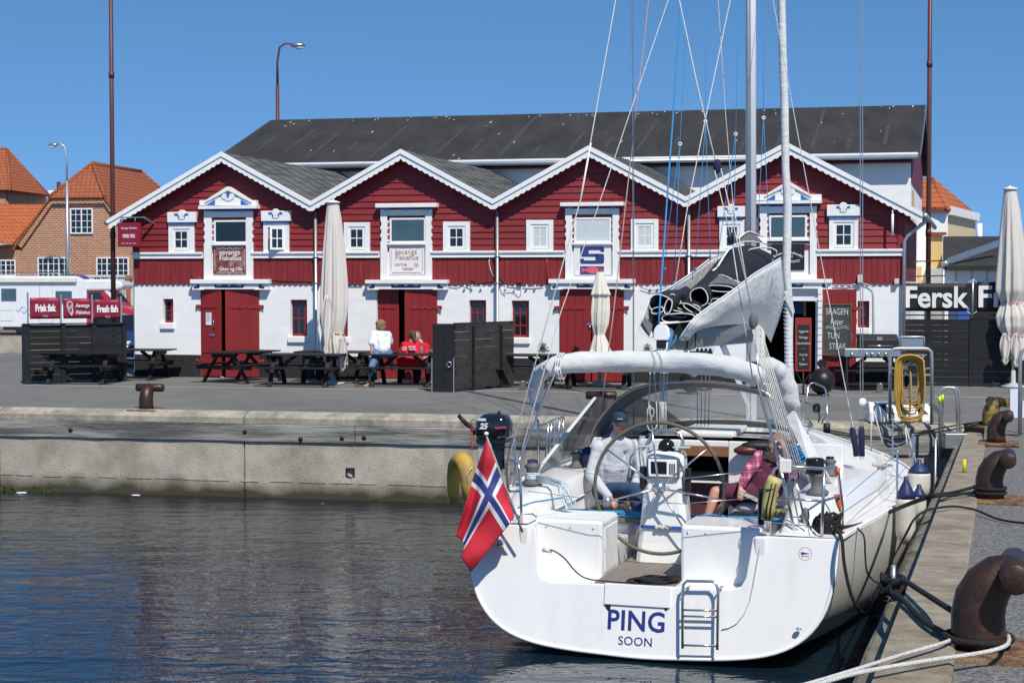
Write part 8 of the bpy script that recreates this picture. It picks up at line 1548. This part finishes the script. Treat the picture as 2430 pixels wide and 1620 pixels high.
b = MB(); b.tube([lp(1128, 1030, Yo), lp(1118, 1012, Yo)], [.03, .025], 8); b.tube([lp(1118, 1012, Yo), lp(1108, 1006, Yo)], .028, 10); b.tube([lp(1109, 1008, Yo), lp(1088, 985, Yo)], [.027, .024], 12); b.tube([lp(1118, 1000, Yo), lp(1122, 995, Yo), lp(1130, 998, Yo), lp(1132, 1015, Yo)], .006, 6); b.build('tiller', 'rubber_black', ob); b = MB(); b.tube([lp(1119+3*sin(i*1.2), 1008+i*1.6, Yo-.1+.02*cos(i*1.2)) for i in range(40)], .005, 4); b.build('kill_cord', 'sticker_red', ob)
b = MB(); b.lathe([(.02, 0), (.02, .02), (.01, .03)], Mo@Vector((.06, 0, .14)), 8); b.build('cap_knob', 'rubber_black', cw_); b = MB(); a, c = bh(1, Yo-.1, 1197, 1128), bh(1, Yo-.1, 1216, 1063); b.box(a.x, c.x, Yo-.1, Yo-.06, a.z, c.z, BM_); b.build('mounting_board', 'weathered_timber', ob, bevel=.004)
mat('buoy_yellow', (.55, .34, .05), .65, var=.12, vs=6, bump=.2, bs=9, col2=(.30, .20, .06), c2s=2)
lr = thing('horseshoe_buoy', 'yellow horseshoe lifebuoy hanging from the port rail above the water', 'lifebuoy', tuple(lp(1095, 1130, 1.3))); pts = [(1112, 1186, 1.15), (1112, 1150, 1.15), (1110, 1118, 1.18), (1103, 1098, 1.22), (1095, 1088, 1.3), (1086, 1090, 1.45), (1080, 1102, 1.6), (1077, 1130, 1.65), (1077, 1165, 1.65), (1080, 1192, 1.65)]; b = MB(); b.tube([lp(*p) for p in pts], [.05, .075, .08, .08, .08, .08, .08, .08, .075, .05], 14, flat=1.25); lb_ = b.build('horseshoe', 'buoy_yellow', lr); b = MB(); b.tube([lp(1122, 1105, 1.1), lp(1108, 1125, 1.08), lp(1110, 1150, 1.08)], .006, 5); b.build('cord', 'rope_white', lr)
# ================= fenders =================
fd = None; mat('fender_cream', (.60, .585, .53), .45, var=.12, vs=8, col2=(.45, .43, .36), c2s=5, c2t=(.55, .75))
def fender(u, v0, v1, y, r, lab):
    global fd
    t_, b_ = lp(u, v0, y), lp(u, v1, y); h = t_.z-b_.z; t = thing('fender', lab, 'fender', tuple(t_), 0, 'white fenders on the starboard side'); c = Vector((t_.x, t_.y, b_.z)); b = MB(); b.lathe([(.03, 0), (r*.6, .03), (r*.95, .10), (r, .18), (r, h*.62), (r*.97, h*.68)], c, 20); b.build('fender_body', 'fender_cream', t); b = MB(); b.lathe([(r*.98, h*.68), (r*.85, h*.76), (r*.5, h*.87), (.03, h*.94), (.025, h), (.01, h+.01)], c, 20); b.build('fender_cap', 'navy_paint', t)
fender(2150, 1131, 1290, 2.55, .115, 'long white fender with navy top, nearest on the starboard side'); fender(2181, 1091, 1185, 4.6, .145, 'round-bodied white fender with navy top behind the nearest fender'); fender(2181, 1150, 1235, 3.55, .09, 'small fender with navy top low between the two larger fenders')
# ================= ropes =================
def Q(u, v, dz=.02): d = ray(u, v); t = (-1.55+dz)/(d.z+.0357*d.y); return Vector((0, 0, CAMZ))+d*t
def rope(lab, pts, r, m, cat='mooring line'):
    P_ = [Vector(p) for p in pts]; fine = []
    for i in range(len(P_)-1):
        p0, p1, p2, p3 = P_[max(i-1, 0)], P_[i], P_[i+1], P_[min(i+2, len(P_)-1)]
        for k in range(5): t = k/5; fine.append(.5*((2*p1)+(p2-p0)*t+(2*p0-5*p1+4*p2-p3)*t*t+(3*p1-p0-3*p2+p3)*t**3))
    fine.append(P_[-1]); b = MB(); b.tube(fine, r, 7); return tag(b.build('mooring_line', m), lab, cat)
cl = lp(1980, 1252, .6); B2 = W(2348, 1180, 16.0); B1 = W(2322, 1533, 8.2)
def ring(c, r, z, n=14, a0=0, a1=2*pi): return [Vector((c.x+r*cos(a0+(a1-a0)*i/n), c.y+r*sin(a0+(a1-a0)*i/n), c.z+z)) for i in range(n+1)]
rope('black mooring line from the stern cleat across the quay to the second bollard', [cl, lp(2040, 1243, 1.4), lp(2112, 1212, 2.4), Q(2200, 1178, .06), Q(2260, 1168, .05)]+ring(B2, .155, .10, 16, R(170), R(520)), .017, 'rope_black')
rope('second black line beside the first, from the stern cleat to the second bollard', [cl+Vector((0, .05, .02)), lp(2042, 1247, 1.4), lp(2112, 1216, 2.4), Q(2200, 1182, .04), Q(2262, 1174, .04)]+ring(B2, .158, .055, 16, R(180), R(500)), .015, 'rope_black')
rg = Q(2119, 1390, -.12)
rope('thick black line looping from the stern cleat to the iron pin on the fender beam', [cl, lp(1997, 1276, .1), lp(2004, 1341, -.03), lp(2020, 1410, -.03), lp(2042, 1450, .1), lp(2060, 1450, .5), Vector(rg)*.35+lp(2078, 1412, 1.6)*.65, rg], .018, 'rope_black')
rope('thin black line hanging beside the hull from the stern cleat', [lp(2034, 1252, .9), lp(2050, 1272, .7), lp(2053, 1314, .7), lp(2057, 1354, .7), lp(2072, 1376, .8), rg+Vector((-.05, .05, 0))], .010, 'rope_black')
rope('upper black line from the iron ring to the largest bollard', [rg, Q(2130, 1385, .0), Q(2148, 1379, .06), Q(2180, 1398, .08), Q(2215, 1420, .10), Q(2255, 1445, .14), B1+Vector((-.02, .16, .12))], .017, 'rope_black')
rope('lower black line from the iron ring wound round the foot of the largest bollard', [rg, Q(2118, 1405, -.05), Q(2136, 1416, .03), Q(2165, 1445, .03), Q(2200, 1478, .03), Q(2240, 1502, .03)]+ring(B1, .165, .05, 18, R(200), R(545)), .018, 'rope_black')
b = MB(); rn = random.Random(9)
for k in range(7): b.tube([rg+Vector((.07*cos(a)+rn.uniform(-.02, .02), .07*sin(a), .05*sin(a+k)+rn.uniform(-.02, .03))) for a in [i*pi/5 for i in range(10)]], .017, 6, closed=True)
tag(b.build('rope_knot', 'rope_black'), 'black knot of rope at the iron ring on the fender beam', 'rope knot')
b = MB(); b.cyl(rg+Vector((0, 0, -.05)), rg+Vector((.01, .03, .14)), .018, n=8); tag(b.build('iron_pin', 'galvanised'), 'short iron mooring pin standing in the rope knot on the fender beam', 'pin')
rope('black line rising over the quay edge and running out to the right over the gravel', [lp(2132, 1300, 3.2), Q(2152, 1262, -.15), Q(2172, 1228, .02), Q(2200, 1210, .05), Q(2235, 1203, .04), Q(2270, 1201, .03), Q(2315, 1209, .0), Q(2360, 1228, -.03), Q(2400, 1237, -.03), Q(2440, 1241, -.03), Q(2520, 1250, -.03)], .011, 'rope_black')
rope('white rope across the lower right corner ending left of the largest bollard', [Q(1800, 1650, .0), Q(1905, 1625, .02), Q(2030, 1588, .05), Q(2130, 1556, .04), Q(2240, 1524, .03), B1+Vector((-.12, .06, .03))], .0105, 'rope_white')
rope('white rope across the lower right corner passing in front of the largest bollard', [Q(1800, 1660, .0), Q(1905, 1634, .02), Q(2030, 1597, .05), Q(2200, 1567, .04), Q(2330, 1548, .03), Q(2388, 1530, .05), B1+Vector((.17, .05, .05))], .0115, 'rope_white')
YB = G(2345, 1004); 
for k, (dz, lab) in enumerate(((0, 'upper black bow line from the yacht to the yellow painted bollard'), (5, 'lower black bow line from the yacht to the yellow painted bollard'))): rope(lab, [bw_(1, 11, 1964, 1020+dz), W(2010, 1028+dz, 27), W(2060, 1036+dz, 26.9), W(2110, 1036+dz, 26.8), W(2160, 1030+dz, 26.8), W(2230, 1016+dz*1.5, 27.0), W(2290, 1005+dz*1.6, 27.2), YB+Vector((-.05, -.15, .05))], .013, 'rope_black')
b = MB(); rn = random.Random(3); cc = lp(1966, 1250, .6)
for k in range(9): b.tube([cc+Vector((.15*cos(a)*rn.uniform(.6, 1.1), .10*sin(a), .09*sin(a+k)+rn.uniform(-.03, .07))) for a in [i*pi/6 for i in range(12)]], .017, 6, closed=True)
tag(b.build('rope_bundle', 'rope_black'), 'black mooring rope bundled round the starboard stern cleat', 'rope bundle')
rope('dark shore power cable from the transom socket to the coiled hose', [TP(-1.20, 1.10, -.05), TP(-1.1, 1.10, .0), TP(-.98, 1.03, .0), TP(-.85, .90, .0), TP(-.72, .825, -.02), BT(-.5, .22, .795), BT(-.25, .24, .79), BT(-.18, .34, .79)], .008, 'rope_black', 'cable')
b = MB(); p = TP(-1.24, 1.10, -.06); b.cyl(p, p+BM_.to_3x3()@Vector((.10, -.03, -.01)), .028, .02); tag(b.build('power_plug', 'board_pale'), 'pale blue and white power plug in the transom recess', 'plug')
rope('thin blue control line across the port quarter', [lp(1228, 1205, .3), lp(1262, 1192, .4), lp(1300, 1186, .7), lp(1335, 1180, .9)], .009, 'rope_blue', 'rope')
# floating litter
for (u, v, s, lab) in ((51, 1168, .07, 'white foam scrap floating by the far wall at the left edge'), (322, 1174, .06, 'white feather scrap floating below the middle of the far wall'), (765, 1194, .025, 'tiny pink scrap floating near the far wall')):
    p = G(u, v, .0); b = MB(); b.ball(p, s, 10, sc=(1.6, 1, .15)); tag(b.build('floating_scrap', 'tee_white' if s > .03 else 'sticker_red'), lab, 'litter')
mat('weed_green', (.05, .06, .012), .8, var=.5, vs=20)
b = MB(); rn = random.Random(6)
for cx_ in (hit(QM, 1, -.02, 40, 1150).x,):
    for i in range(90): u = cx_+rn.gauss(0, .4); z = abs(rn.gauss(0, .05)); p = QM@Vector((u, -.03-rn.random()*.08, z)); d = Vector((rn.uniform(-.06, .06), rn.uniform(-.03, 0), rn.uniform(-.06, .03))); b.quad(p, p+Vector((.03, 0, .02)), p+d+Vector((.03, 0, 0)), p+d)
tag(b.build('seaweed', 'weed_green'), 'green seaweed growing at the waterline of the far quay wall', 'seaweed', kind='stuff')
